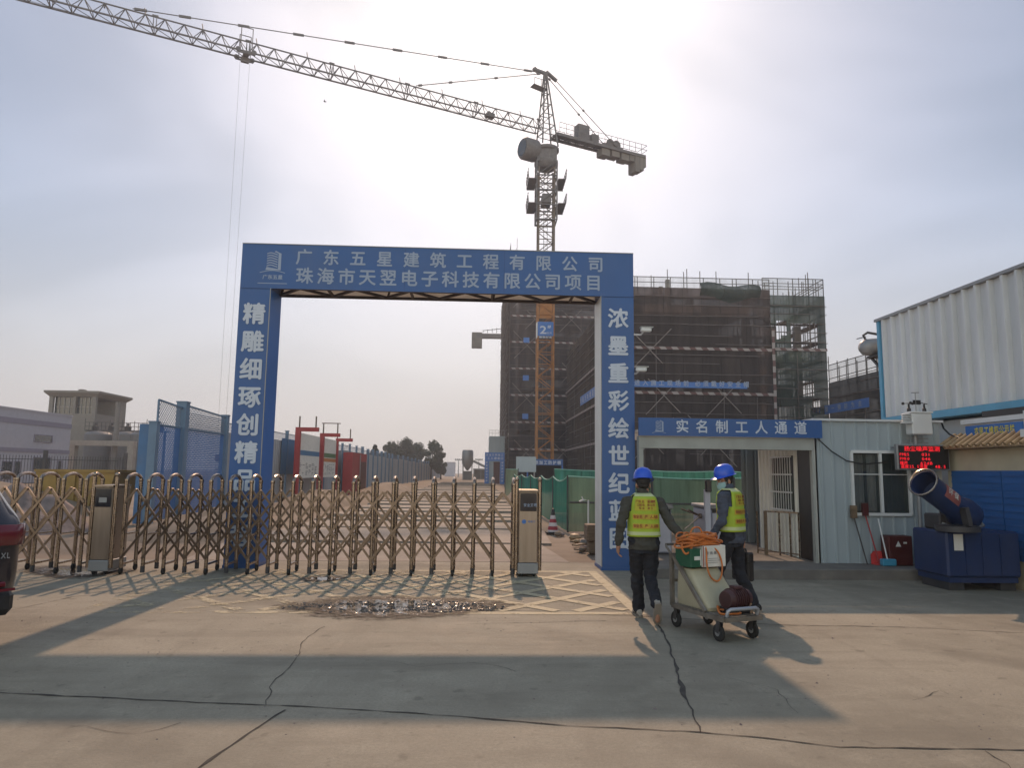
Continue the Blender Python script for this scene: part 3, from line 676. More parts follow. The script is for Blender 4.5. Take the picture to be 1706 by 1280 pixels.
def scaffold(root, p0, d, L, zt, ztop, nmat, nrm, gaps=(), band=None, bandm=None, dep=1.0, open_top=True, pv=1.6, brace=True, seed=1, slope=0, stick=1.2):
    """one face of scaffolding: tubes, hung net, braces, striped toe boards"""
    rnd = random.Random(seed); p0 = V(p0); d = V(d).normalized(); nrm = V(nrm)
    at = lambda u, z, o=0.0: p0 + d*u + nrm*o + V((0,0,z))
    a = MB(); n = max(1, round(L/pv))
    for i in range(n+1):
        u = L*i/n; 
        for o in (0, -dep): a.bar(at(u, 0, o), at(u, ztop+slope*u/L + (rnd.uniform(.2, stick) if rnd.random() < .55 else 0), o), .06)
    z = 1.8
    while z < ztop:
        a.bar(at(0, z), at(L, z), .055); a.bar(at(0, z-.9, 0), at(L, z-.9, 0), .045); a.bar(at(0, z, -dep), at(L, z, -dep), .055)
        z += 1.8
    a.bar(at(0, ztop), at(L, ztop+slope), .06); a.bar(at(0, ztop-.5), at(L, ztop-.5+slope), .05)
    a.build('scaffold_frame', M['tube'], root)
    a = MB(); z = .9; k = 0       # ledgers tied on outside the net
    while z < zt:
        u = 0
        while u < L-.5:
            u2 = min(L, u+rnd.uniform(3, 6.2))
            if rnd.random() < .72: a.bar(at(u, z, .20+.03*mnoise.noise(V((u, z, 1)))), at(u2, z+rnd.uniform(-.05,.05), .20), .05)
            u = u2
        z += 1.0 if k % 2 else .8; k += 1
    for i in range(0, n+1, 2):
        if rnd.random() < .6: z = rnd.uniform(0, zt*.4); a.bar(at(L*i/n, z, .25), at(L*i/n+rnd.uniform(-.1,.1), min(zt, z+rnd.uniform(5, 9)), .25), .05)
    a.build('outer_ledger', M['ledger'], root)
    z = 1.8; b = MB()
    while z < zt:
        b.add([at(0, z-.05, -dep), at(L, z-.05, -dep), at(L, z-.05, -.08), at(0, z-.05, -.08)], [(0,1,2,3)]); z += 1.8
    b.build('walkway', M['rust'], root)
    # net, hung in strips with gaps
    cu = sorted({0.0, L} | {g[0] for g in gaps} | {g[1] for g in gaps}); cz = sorted({0.0, zt} | {g[2] for g in gaps} | {g[3] for g in gaps}); c = MB(); sub = []
    for i in range(len(cu)-1):
        for j in range(len(cz)-1):
            um, zm = (cu[i]+cu[i+1])/2, (cz[j]+cz[j+1])/2
            if any(g[0] < um < g[1] and g[2] < zm < g[3] for g in gaps): continue
            nu = max(1, int((cu[i+1]-cu[i])/1.0)); nz = max(1, int((cz[j+1]-cz[j])/1.0))
            P = []
            for q in range(nz+1):
                for k in range(nu+1):
                    u = cu[i]+(cu[i+1]-cu[i])*k/nu; zz = cz[j]+(cz[j+1]-cz[j])*q/nz; zz2 = zz + (slope*u/L if zz > zt-.01 else 0)
                    P.append(at(u, zz2, .10+.07*mnoise.noise(V((u*.5, zz*.35, seed)))+.04*mnoise.noise(V((u*1.7, zz*.9, seed)))))
            c.smooth = True
            c.add(P, [(q*(nu+1)+k, q*(nu+1)+k+1, (q+1)*(nu+1)+k+1, (q+1)*(nu+1)+k) for q in range(nz) for k in range(nu)])
    c.build('safety_net', nmat, root)
    if open_top:
        c = MB(); c.quad(at(0, zt+.02, .05), at(L, zt+.02+slope, .05), at(L, ztop+slope, .05), at(0, ztop, .05)); c.build('safety_net', M['net_thin'], root)
    for z in (band or ()):
        q = MB(); q.bar(at(0, z, .28), at(L, z, .28), .03, .26); q.build('toe_board', bandm, root)
    if brace:
        z = 2.2; k = 0
        while z + 5 < zt:
            u = 2.6 + (1.2 if k % 2 else 0)
            while u + 2.6 < L:
                q = MB(); hw = 2.3; hh = 2.4
                for s in (1, -1):
                    r1, r2 = rnd.uniform(.45, 1), rnd.uniform(.45, 1)
                    q.bar(at(u-hw*r1, z+hh-s*hh*r1, .36+s*.03), at(u+hw*r2, z+hh+s*hh*r2, .36+s*.03), .06)
                if rnd.random() < .8: q.build('cross_brace', M['brace'], root)
                u += 5.6
            z += 4.1; k += 1

def buildings():
    # nearer wing
    r = thing('unfinished_building', 'raw concrete frame of the nearer wing, wrapped in scaffolding behind the right column', 'building', (19, 66, 0))
    concrete_frame(r, 14, 25.5, 64.6, 100, 18.6); concrete_frame(r, 26.2, 32.0, 68.0, 90, 17.0)
    s = thing('scaffolding', 'dark netted scaffolding with pale cross braces round the nearer wing above the passage', 'scaffolding', (19, 63, 0))
    scaffold(s, (12.75, 63, 0), (1,0,0), 13.9, 18.75, 19.75, M['net_brown'], (0,-1,0), band=(4.85, 8.95, 13.05), bandm=M['band_x'], seed=3)
    q = MB(); q.bar((26.75, 62.68, 0), (26.75, 62.68, 15.0), .26, .05); q.build('corner_board', M['band_z'], s)
    scaffold(s, (27.0, 65.4, 0), (1,0,0), 6.0, 18.9, 20.6, M['net_green'], (0,-1,0), gaps=((.0,1.6,14.6,16.0),(2.6,5.2,13.6,16.2),(3.2,4.6,9.2,10.6),(4.4,5.2,7.6,9.0),(1.2,2.2,15,16.4)), band=(13.6,), bandm=M['band_x'], seed=5, brace=False)
    scaffold(s, (33.0, 65.4, 0), (0,1,0), 9.0, 18.9, 20.6, M['net_thin'], (1,0,0), seed=6, brace=False, open_top=False)
    scaffold(s, (12.65, 101, 0), (0,-1,0), 38.0, 18.8, 18.9, M['net_side'], (-1,0,0), band=(4.85, 8.95, 13.05), bandm=M['band_y'], seed=7, open_top=False, pv=2.2, brace=False, stick=1.6)
    # tarpaulin sagging over the top edge
    t = MB(); P = []
    for i in range(9):
        for j in range(5):
            u, v = i/8, j/4; x = 20.0+5.6*u; z = 19.2-.2*u - v*(1.6-.9*abs(u-.5)) + .15*math.sin(u*9); P.append((x, 62.7-.35*math.sin(v*PI)-.1*math.sin(u*7+v*3), z))
    t.smooth = True; t.add(P, [(i*5+j, (i+1)*5+j, (i+1)*5+j+1, i*5+j+1) for i in range(8) for j in range(4)])
    tag(t.build('tarpaulin', M['net_green'], origin=(22, 62.7, 19)), 'loose greenish tarpaulin sagging over the top edge of the nearer scaffold', 'tarpaulin')
    # farther wing
    r = thing('unfinished_building', 'raw concrete frame of the taller farther wing, behind the orange crane mast', 'building', (11, 107, 0))
    concrete_frame(r, 6.2, 30, 108.6, 118, 33); 
    s = thing('scaffolding', 'tall brown netted scaffolding of the farther wing, behind the orange crane mast', 'scaffolding', (11, 107, 0))
    g = lambda x0, y0, x1, y1: (aY(x0, y0, 107).x-4.5, aY(x1, y1, 107).x-4.5, aY(x0, y1, 107).z, aY(x1, y0, 107).z)
    scaffold(s, (4.5, 107, 0), (1,0,0), 16.0, 33, 34, M['net_brown'], (0,-1,0), gaps=(g(866,653,890,657), g(867,702,886,705), g(866,718,883,724)), band=tuple(4.1*k+1.0 for k in range(8)), bandm=M['band_x'], seed=9)
    scaffold(s, (4.4, 149, 0), (0,-1,0), 42, 36, 37, M['net_side'], (-1,0,0), seed=10, pv=3, brace=False)
    for k, (x, y) in enumerate(((877,567),(876,630),(875,694))):
        p = aY(x, y, 106.6); a = MB(); a.bx(p.x-.45, p.x+.45, 106.5, 106.6, p.z-.4, p.z+.4)
        tag(a.build('blue_placard', M['blue_side'], origin=tuple(p)), ['small blue square placard on the farther scaffold, uppermost of three', 'small blue square placard on the farther scaffold, middle of three', 'small blue square placard on the farther scaffold, lowest of three'][k], 'placard', 'blue placards on the scaffold')
    # right-hand wing reaching towards the camera
    r = thing('unfinished_building', 'low wing under dark netting at right, partly hidden by the white upper storey', 'building', (36, 50, 0))
    concrete_frame(r, 34.6, 46, 24, 64, 9.4)
    s = thing('scaffolding', 'low dark netted scaffolding with bare poles on top, beside the white upper storey', 'scaffolding', (33, 46, 0))
    scaffold(s, (33.0, 65.0, 0), (0,-1,0), 42, 10.4, 12.1, M['net_dark'], (-1,0,0), seed=12, brace=False, slope=-.1)
    # banners
    b = thing('banner', 'long blue banner lettered in white across the nearer scaffold above the passage sign', 'banner', tuple(aY(1150, 640, 62.5)))
    A = aY(1040, 633, 62.5); B = aY(1245, 650, 62.5); a = MB(); a.bx(A.x, B.x, 62.48, 62.5, B.z+.1, A.z-.1); a.build('cloth', M['blue_side'], b)
    t = MB(); t.text('进入施工现场前', (A.x+.9, 62.45, B.z+.22), (1,0,0), (0,0,1), .52, .55, .74); t.text('必须戴好安全帽', (A.x+6.4, 62.45, B.z+.22), (1,0,0), (0,0,1), .52, .55, .74); t.build('lettering', M['letter_grey'], b)
    p0, p1 = aX(1352, 690, 32.6), aX(1448, 668, 32.6)
    b = thing('banner', 'blue banner slanting along the low dark netting beside the white upper storey', 'banner', (32.6, p0.y, p0.z))
    a = MB(); a.bx(32.58, 32.6, p1.y, p0.y, p0.z-.25, p0.z+.55); a.build('cloth', M['blue_side'], b)
    t = MB(); t.text('安全第一预防为主', (32.55, p0.y-.5, p0.z-.1), (0,-1,0), (0,0,1), .6, .55, (p0.y-p1.y-1)/8); t.build('lettering', M['letter_grey'], b)
    p0, p1 = aX(967, 670, 12.3), aX(994, 645, 12.3)
    b = thing('banner', 'pale blue banner on the receding brown side net left of the right column', 'banner', (12.3, p0.y, p0.z))
    a = MB(); a.bx(12.28, 12.3, p1.y-3, p0.y, p0.z-.5, p0.z+.6); a.build('cloth', M['blue_side'], b)
    t = MB(); t.text('质量为本精益求精', (12.25, p0.y-.3, p0.z-.3), (0,-1,0), (0,0,1), .8, .7, (p0.y-p1.y+2.5)/8); t.build('lettering', M['letter'], b)
buildings()

# ================================================================ tower crane
def crane():
    cx, cy = 7.0, 76.0; r = thing('tower_crane', 'tall hammerhead tower crane, orange lattice mast behind the arch and jib reaching up left', 'crane', (cx, cy, 0))
    hw = .86; a = MB(); H = 35.6
    def section(a, z0, z1, hw, ch=.17, br=.08):
        for sx in (-1,1):
            for sy in (-1,1): a.bar((cx+sx*hw, cy+sy*hw, z0), (cx+sx*hw, cy+sy*hw, z1), ch)
        n = max(1, round((z1-z0)/1.35)); h = (z1-z0)/n
        for k in range(n):
            za, zb = z0+k*h, z0+(k+1)*h
            for s in (-1, 1):
                for (p, q) in (((-1,s),(1,s)), ((s,-1),(s,1))):
                    A = (cx+p[0]*hw, cy+p[1]*hw); B = (cx+q[0]*hw, cy+q[1]*hw)
                    a.bar((*A, za), (*B, za), br); a.bar((*A, za if k % 2 else zb), (*B, zb if k % 2 else za), br)
    section(a, 0, 15.9, hw); a.build('mast', M['crane_orange'], r)
    a = MB(); section(a, 15.9, 21.6, hw); a.bx(cx-.7, cx+.7, cy-.75, cy-.72, 18.3, 21.0); a.build('mast', M['crane_orange'], r)
    a = MB(); section(a, 21.6, H, hw); a.build('mast', M['crane_glare_grey'], r)
    a = MB()     # ladder inside the mast
    for sx in (-.2, .2): a.bar((cx+sx, cy+.3, 0), (cx+sx, cy+.3, H), .05)
    z = .5
    while z < H: a.bar((cx-.2, cy+.3, z), (cx+.2, cy+.3, z), .03); z += .4
    a.build('ladder', M['crane_dark'], r)
    # climbing cage with two platforms
    a = MB(); hz0, hz1 = 29.4, 36.2
    for sx in (-1,1):
        for sy in (-1,1): a.bar((cx+sx*1.12, cy+sy*1.12, hz0), (cx+sx*1.12, cy+sy*1.12, hz1), .15)
    for k in range(5):
        z = hz0 + (hz1-hz0)*k/4
        for s in (-1,1): a.bar((cx-1.12, cy+s*1.12, z), (cx+1.12, cy+s*1.12, z), .12); a.bar((cx+s*1.12, cy-1.12, z), (cx+s*1.12, cy+1.12, z), .12)
        if k < 4:
            for s in (-1,1): a.bar((cx-1.12, cy+s*1.12, z), (cx+1.12, cy+s*1.12, z+1.7), .08); a.bar((cx+s*1.12, cy-1.12, z), (cx+s*1.12, cy+1.12, z+1.7), .08)
    a.bx(cx-.5, cx+.5, cy-1.0, cy+1.0, 31.4, 32.4); a.build('climbing_cage', M['crane_dark'], r)
    for zb in (31.0, 33.8):
        a = MB()
        for s in (-1,1):
            a.bx(cx+s*1.2-(0 if s > 0 else .85), cx+s*1.2+(.85 if s > 0 else 0), cy-1.7, cy+1.7, zb, zb+.08)
            for y in (-1.7, -.85, 0, .85, 1.7): a.bar((cx+s*2.05, cy+y, zb), (cx+s*(2.05+.1), cy+y, zb+1.15), .06)
            for z in (.55, 1.15): a.bar((cx+s*2.1, cy-1.7, zb+z), (cx+s*2.1, cy+1.7, zb+z), .06)
            a.bx(cx+s*2.02, cx+s*2.05, cy-1.7, cy+1.7, zb, zb+.25)
        a.build('platform', M['crane_dark'], r)
    # slewing unit, cab
    a = MB(); a.lathe([(1.0,35.6),(1.35,36.0),(1.35,36.5),(1.15,36.6),(1.2,37.6),(1.45,37.7),(1.45,38.0),(1.0,38.1)], (cx, cy, 0), 20); a.bx(cx-1.1, cx+1.1, cy-1.1, cy+1.1, 36.2, 37.9); a.build('slewing_unit', M['crane_dark'], r)
    a = MB(); c = V((cx-1.95, cy-.6, 37.6)); a.lathe([(.0,-.95),(1.05,-.95),(1.25,-.7),(1.25,.7),(1.05,.95),(0,.95)], c, 18, (.88,.47,.0)); cab = a.build('operator_cab', M['crane_dark'], r)
    a = MB(); a.lathe([(.9,-.99),(.9,-.96)], c, 16, (.88,.47,0)); a.build('cab_window', M['glass'], cab)
    # jib frame of reference
    P = gp(75, 2, 40.0); jd = (P - V((cx, cy, 40.0))); jd.z = 0; jd.normalize(); sd_ = V((-jd.y, jd.x, 0)); up = V((0,0,1)); piv = V((cx, cy, 39.9))
    J = lambda u, s, z: piv + jd*u + sd_*s + up*z
    def slender(a, u0, u1, n, hb, ht, jt=.10, jb=.12, br=.06):
        pu = None
        for s in (-1,1): a.bar(J(u0, s*hb, 0), J(u1, s*hb, 0), jb)
        a.bar(J(u0+.6, 0, ht), J(u1, 0, ht), jt); h = (u1-u0)/n
        for k in range(n):
            ua, um, ub = u0+k*h, u0+(k+.5)*h, u0+(k+1)*h
            for s in (-1,1): a.bar(J(ua, s*hb, 0), J(um, 0, ht), br); a.bar(J(um, 0, ht), J(ub, s*hb, 0), br)
            a.bar(J(ua, -hb, 0), J(ua, hb, 0), br)
            a.bar(J(ua, -hb, 0), J(ub, hb, 0), br*.8)
            if k % 5 == 0:
                for q in (-.12, .12):
                    for s in (-1,1): a.bar(J(ua+q, s*hb, 0), J(ua+q, 0, ht), br)
                a.bar(J(ua-.25, 0, ht+.08), J(ua+.25, 0, ht+.08), .16)
            if k % 3 == 1: a.bar(J(um, 0, ht), J(um+.1, 0, ht+.55), .07)
            if k % 5 == 2: a.bar(J(um, 0, ht-.0), J(um, 0, ht-.45), .10)
    a = MB(); slender(a, 1.0, 60, 38, .62, 1.35); a.build('jib', M['crane_dark'], r)
    a = MB()     # winch ropes slung along the jib
    a.tube([J(u, .3, -.18 - .35*math.sin(PI*u/60)) for u in range(2, 61, 2)], .02, 5); a.build('trolley_rope', M['crane_dark'], r)
    # apex
    a = MB(); top = V((cx-.4, cy, 47.0)) ; topc = piv + up*7.2 + jd*(.2)
    base = [(.9,.75),(.9,-.75),(-1.1,.75),(-1.1,-.75)]
    for i, (u, s) in enumerate(base): a.bar(J(u, s, -1.6), topc + jd*(.12 if u > 0 else -.12) + sd_*(.12*s), .16)
    for k in range(1, 7):
        t = k/7; q = [J(u, s, -1.6).lerp(topc, t) for u, s in base]
        for i, j in ((0,1),(1,3),(3,2),(2,0)): a.bar(q[i], q[j], .07)
        if k < 6:
            q2 = [J(u, s, -1.6).lerp(topc, (k+1)/7) for u, s in base]
            a.bar(q[0], q2[2], .06); a.bar(q[1], q2[3], .06); a.bar(q[0], q2[1], .06)
    a.build('apex_frame', M['crane_dark'], r)
    a = MB(); a.bar(topc + jd*1.6 + up*.1, topc - jd*.2 + up*.0, .35, .28); a.bar(topc - jd*.1 + up*.25, topc - jd*1.5 - up*.5, .35, .28); a.bar(topc + jd*1.5 + up*.25, topc + jd*.9 - up*.1, .12, .5); a.build('apex_head', M['crane_dark'], r)
    a = MB(); a.bar(topc - up*1.9 + jd*1.7, topc - up*2.1 - jd*.1, .9, .06)
    for u in (.1, .7, 1.6): a.bar(topc - up*1.95 + jd*u + sd_*.4, topc - up*1.1 + jd*u + sd_*.4, .05)
    a.bar(topc - up*1.1 + jd*.1 + sd_*.4, topc - up*1.1 + jd*1.6 + sd_*.4, .05); a.build('apex_platform', M['crane_dark'], r)
    # tie rods
    def tie(a, b, joints):
        q = MB(); a = V(a); b = V(b); q.tube([a, b], .05, 6)
        for t in joints: q.bar(a.lerp(b, t-.012), a.lerp(b, t+.012), .14, .2)
        q.build('tie_rod', M['crane_dark'], r)
    tie(topc + jd*.2, J(41.6, 0, 1.55), [.05,.18,.30,.42,.54,.66,.78,.90,.985]); tie(topc + jd*.1, J(15.6, 0, 1.5), [.05,.40,.75,.97])
    tie(topc - jd*.3 + sd_*.3, J(-9.2, .7, .2), [.05,.50,.97]); tie(topc - jd*.3 - sd_*.3, J(-9.2, -.7, .2), [.05,.50,.97])
    # counter jib
    a = MB()
    for s in (-1,1): a.bar(J(-1, s*.75, -.1), J(-13.4, s*.75, -.1), .16, .34)
    a.bx(0,0,0,0,0,0); k = -1.5
    while k > -13.4: a.bar(J(k, -.75, -.1), J(k, .75, -.1), .12); a.bar(J(k, -.75, -.1), J(max(k-1.3,-13.4), .75, -.1), .07); k -= 1.3
    a.add([J(-1, -.7, .1), J(-13.3, -.7, .1), J(-13.3, .7, .1), J(-1, .7, .1)], [(0,1,2,3)]); cj = a.build('counter_jib', M['crane_dark'], r)
    a = MB()
    for s in (-1,1):
        u = -1.2
        while u >= -13.5: a.bar(J(u, s*.95, .1), J(u, s*.95, 1.25), .045); u -= .88
        for z in (.65, 1.25): a.bar(J(-1.2, s*.95, z), J(-13.5, s*.95, z), .045)
    for z in (.65, 1.25): a.bar(J(-13.5, -.95, z), J(-13.5, .95, z), .045)
    a.build('handrail', M['crane_dark'], cj)
    def ubox(a, u0, u1, s0, s1, z0, z1):
        P = [J(u, s, z) for z in (z0, z1) for (u, s) in ((u0,s0),(u1,s0),(u1,s1),(u0,s1))]; a.add(P, [(0,1,2,3),(4,5,6,7),(0,1,5,4),(1,2,6,5),(2,3,7,6),(3,0,4,7)])
    for u0, u1, h in ((-4.0,-5.5,2.0),(-5.9,-6.8,1.2)):
        a = MB(); ubox(a, u0, u1, -.5, .5, .12, h); a.build('control_box', M['crane_dark'], r)
    a = MB()
    for u in (-8.4, -9.3): a.lathe([(.55,-.6),(.55,-.5),(.36,-.48),(.36,.48),(.55,.5),(.55,.6)], J(u, 0, .55), 14, sd_)
    ubox(a, -7.4, -10.2, -.6, .6, .05, .3); a.build('winch', M['crane_dark'], r)
    a = MB()
    for k, u in enumerate((-7.2, -8.6, -10.0, -11.2)): ubox(a, u, u-1.1, -.6, .6, -1.1+.15*(k % 2), -.28)
    a.build('ballast_block', M['concrete_dark'], r)
    a = MB(); ubox(a, -11.9, -12.55, -.72, .72, -2.2, .05); ubox(a, -12.6, -13.15, -.72, .72, -1.9, .05); ubox(a, -13.2, -13.5, -.7, .7, -1.4, .05); a.build('counterweight', M['concrete_dark'], r)
    # trolley with hoist ropes and hook
    tu = (gp(410, 88, 39.7) - piv).dot(jd)
    a = MB(); ubox(a, tu-.8, tu+.8, -.75, -.62, -.25, -.12); ubox(a, tu-.8, tu+.8, .62, .75, -.25, -.12); ubox(a, tu-.25, tu+.25, -.7, .7, -.3, -.15); ubox(a, tu-.35, tu+.35, -.15, .15, -.75, -.3)
    for s in (-1,1):
        for q in (-.7, .7): a.lathe([(.22,-.07),(.22,.07)], J(tu+q, s*.72, .02), 10, sd_)
    for s in (-1,1): a.bar(J(tu-.5, s*.7, -.1), J(tu-.5, s*.7, 2.3), .06); a.bar(J(tu+.5, s*.7, -.1), J(tu+.5, s*.7, 2.3), .06)
    a.bar(J(tu-.5, .7, 2.3), J(tu+.5, .7, 2.3), .06); a.bar(J(tu-.5, -.7, 2.3), J(tu+.5, -.7, 2.3), .06); tr = a.build('trolley', M['crane_dark'], r)
    hk = J(tu, 0, -38.2); a = MB()
    for s in (-.42, .42): a.tube([J(tu+s, 0, -.6), J(tu+s*.7, 0, -37.2)], .009, 5)
    a.build('hoist_rope', M['crane_dark'], r)
    a = MB(); a.bar(hk + jd*.4 + up*.9, hk - jd*.4 + up*.9, .3, .6); a.tube([hk + up*.6, hk + up*.1, hk + jd*.15 - up*.15, hk + jd*.3 + up*.0], .06, 8); a.build('hook_block', M['crane_orange'], r)
    a = MB(); wu = 7.0; ubox(a, wu-.35, wu+.15, -.35, .35, .1, .55); a.lathe([(.26,-.4),(.26,.4)], J(wu+.35, 0, .4), 12, sd_); a.build('trolley_winch', M['crane_dark'], r)
    # number board on the mast
    b = thing('number_board', 'square blue board with a white 2 and hash sign fixed on the orange crane mast', 'sign board', (cx, cy-1.05, 17.3))
    A, B = aY(896, 536, cy-1.05), aY(922, 560, cy-1.05)
    a = MB(); a.bx(A.x, B.x, cy-1.05, cy-1.0, B.z, A.z); a.m = 1; a.bx(A.x-.12, A.x-.03, cy-1.06, cy-.2, B.z-.2, A.z-.05); a.build('board', [M['blue_side'], M['white_paint']], b)
    t = MB(); wd = B.x-A.x; hh = A.z-B.z; yy = cy-1.07
    t.text('2', (A.x+.12*wd, yy, B.z+.06*hh), (1,0,0), (0,0,1), .9*wd, .78*hh, bold=.02); t.text('#', (A.x+.62*wd, yy, B.z+.52*hh), (1,0,0), (0,0,1), .36*wd, .32*hh, bold=.02); t.text('塔吊', (A.x+.56*wd, yy, B.z+.12*hh), (1,0,0), (0,0,1), .17*wd, .17*hh, bold=0)
    t.text('限载标志', (A.x+.08*wd, yy, B.z-.17*hh), (1,0,0), (0,0,1), .2*wd, .15*hh, .21*wd, bold=.03); t.build('lettering', M['letter'], b)
crane()
def crane2():   # second crane, almost hidden: only the counter-jib shows left of the farther wing
    Y = 155.0; A = aY(786, 562, Y); B = aY(833, 560, Y); z = A.z
    r = thing('tower_crane', 'distant crane whose counter-jib and hanging weight show left of the farther wing', 'crane', (B.x+5.5, Y, 0))
    X = A.x; E = B.x + 12; cx = B.x+5.5
    a = MB(); a.bx(X, X+2.3, Y-.8, Y+.8, z-2.4, z+1.0); a.build('counterweight', M['concrete_dark'], r)
    a = MB()
    for s in (-.7, .7): a.bar((X+1, Y+s, z+.3), (cx, Y+s, z+.3), .3, .9)
    for k in range(5): a.bar((X+2.5+k, Y-.7, z+.9), (X+2.5+k, Y-.7, z+1.5+.2*k), .12)
    a.bar((X+2.5, Y-.7, z+1.4), (cx, Y-.7, z+2.6), .12); a.build('counter_jib', M['crane_dark'], r)
    a = MB()
    for sx in (-.8,.8):
        for sy in (-.8,.8): a.bar((cx+sx, Y+sy, 0), (cx+sx, Y+sy, z+6), .2)
    k = 0
    while k < z+5:
        for s in (-.8,.8): a.bar((cx-.8, Y+s, k), (cx+.8, Y+s, k+1.6), .1); a.bar((cx+s, Y-.8, k), (cx+s, Y+.8, k+1.6), .1)
        k += 1.6
    a.build('mast', M['crane_orange'], r)
    a = MB(); a.bar((cx, Y, z+.6), (cx+14, Y+6, z+.6), .9, 1.2); a.build('jib', M['crane_dark'], r)
crane2()
# ================================================================ left side
M['fence_grey'] = mat('grey_blue_hoarding', (.34,.35,.38), .6, var=.12, sc=.6, dirt=(.20,.19,.19), damt=.55, stretch=(1,1,.4))
M['fence_post'] = mat('blue_grey_post', (.12,.20,.30), .55, var=.1)
M['perf_dense'] = net('punched_blue_sheet', (.085,.18,.39), .97, sc=20, var=.12, holes=(.09, .024))
M['perf_open'] = net('punched_grey_sheet', (.20,.25,.33), .95, sc=20, var=.12, holes=(.09, .033))
M['portal'] = mat('portal_render', (.32,.285,.25), .85, var=.1, dirt=(.2,.18,.16), damt=.4); M['tank_grey'] = mat('tank_grey', (.13,.135,.145), .6, var=.15, sc=1, dirt=(.2,.17,.14), damt=.4)
M['lilac'] = mat('lilac_white_render', (.41,.41,.47), .8, var=.06, dirt=(.34,.34,.38), damt=.3)
M['lilac_band'] = mat('lilac_band', (.22,.21,.28), .7, var=.08)
M['beige'] = mat('beige_render', (.20,.187,.17), .85, var=.08, dirt=(.26,.24,.21), damt=.4)
M['panel_dull'] = mat('dull_blue_panel', (.055,.15,.31), .55, var=.1, dirt=(.14,.17,.22), damt=.4)
M['panel_blue'] = mat('blue_poster', (.05,.17,.33), .5, var=.12, sc=1.4)
M['panel_green'] = mat('green_strip', (.08,.17,.08), .5, var=.12)
M['panel_orange'] = mat('orange_strip', (.45,.17,.05), .5, var=.15)
M['yellow_steel'] = mat('yellow_steel', (.28,.18,.045), .6, var=.15, dirt=(.2,.13,.06), damt=.6)
M['hivis'] = mat('hivis', (.36,.48,.05), .7, var=.1)

def hoarding():
    FX = -9.9; r = thing('site_hoarding', 'long grey blue metal hoarding with posts running down the left of the site road', 'fence', (FX, 22, 0))
    def post(y, z, w_=.12): a = MB(); a.bx(FX-w_/2-.01, FX+w_/2+.01, y-w_/2, y+w_/2, 0, z); a.bx(FX-w_/2-.03, FX+w_/2+.03, y-w_/2-.02, y+w_/2+.02, z, z+.04); a.build('post', M['fence_post'], r)
    for (y0, y1, z0, z1) in ((22.2, 24.0, 3.76, 3.66), (24.2, 28.0, 3.78, 3.66)):
        a = MB(); a.quad((FX, y0, 3.0), (FX, y1, 3.0), (FX, y1, z1), (FX, y0, z0)); a.build('perforated_panel', M['perf_open'], r)
        a = MB(); a.quad((FX+.02, y0, .1), (FX+.02, y1, .1), (FX+.02, y1, 2.995), (FX+.02, y0, 2.995)); a.build('perforated_panel', M['perf_dense'], r)
        a = MB()
        for p, q in (((y0,z0),(y1,z1)), ((y0,3.0),(y1,3.0)), ((y0,.1),(y1,.1))): a.bar((FX+.03, p[0], p[1]), (FX+.03, q[0], q[1]), .05)
        a.bar((FX+.03, y0, .1), (FX+.03, y0, z0), .05); a.build('panel_frame', M['fence_post'], r)
    post(22.1, 3.05, .22); post(24.1, 3.85, .3); post(28.1, 3.72, .22)
    a = MB()        # short return facing the gate
    a.bx(FX-.42, FX-.12, 22.05, 22.1, 0, 3.0); a.build('return_panel', M['panel_dull'], r)
    a = MB()
    for k in range(9): a.bar((FX-.10, 24.4, 3.0+.07*k), (FX-.10, 27.9, 3.0+.07*k), .05, .02)
    a.build('louvre', M['panel_blue'], r)
    y = 28.1; k = 0; rnd = random.Random(5)
    while y < 190:
        L_ = 3.0 if y < 80 else 6.0; zt = 3.42 + rnd.uniform(-.05, .08)
        a = MB(); a.corr((FX, y+.1, 0), (0,1,0), L_-.2, .05, zt-.35, .30, .03, (1,0,0)); a.build('sheet_panel', M['fence_grey'], r)
        a = MB(); a.quad((FX, y+.1, zt-.33), (FX, y+L_-.1, zt-.33), (FX, y+L_-.1, zt), (FX, y+.1, zt)); a.bar((FX+.01, y+.1, zt), (FX+.01, y+L_-.1, zt), .04); a.build('top_mesh', M['perf_open'], r)
        y += L_; post(y, zt+.15, .13 if y < 60 else .2); k += 1
    a = MB(); p0, p1 = aX(470, 730, FX+.06), aX(494, 790, FX+.06)
    a.bx(FX+.05, FX+.06, p0.y, p1.y, p1.z, p0.z); tag(a.build('poster', M['panel_blue'], origin=(FX+.055, p0.y, p1.z)), 'faded blue poster sheet on the hoarding just left of the red framed boards', 'poster')
hoarding()

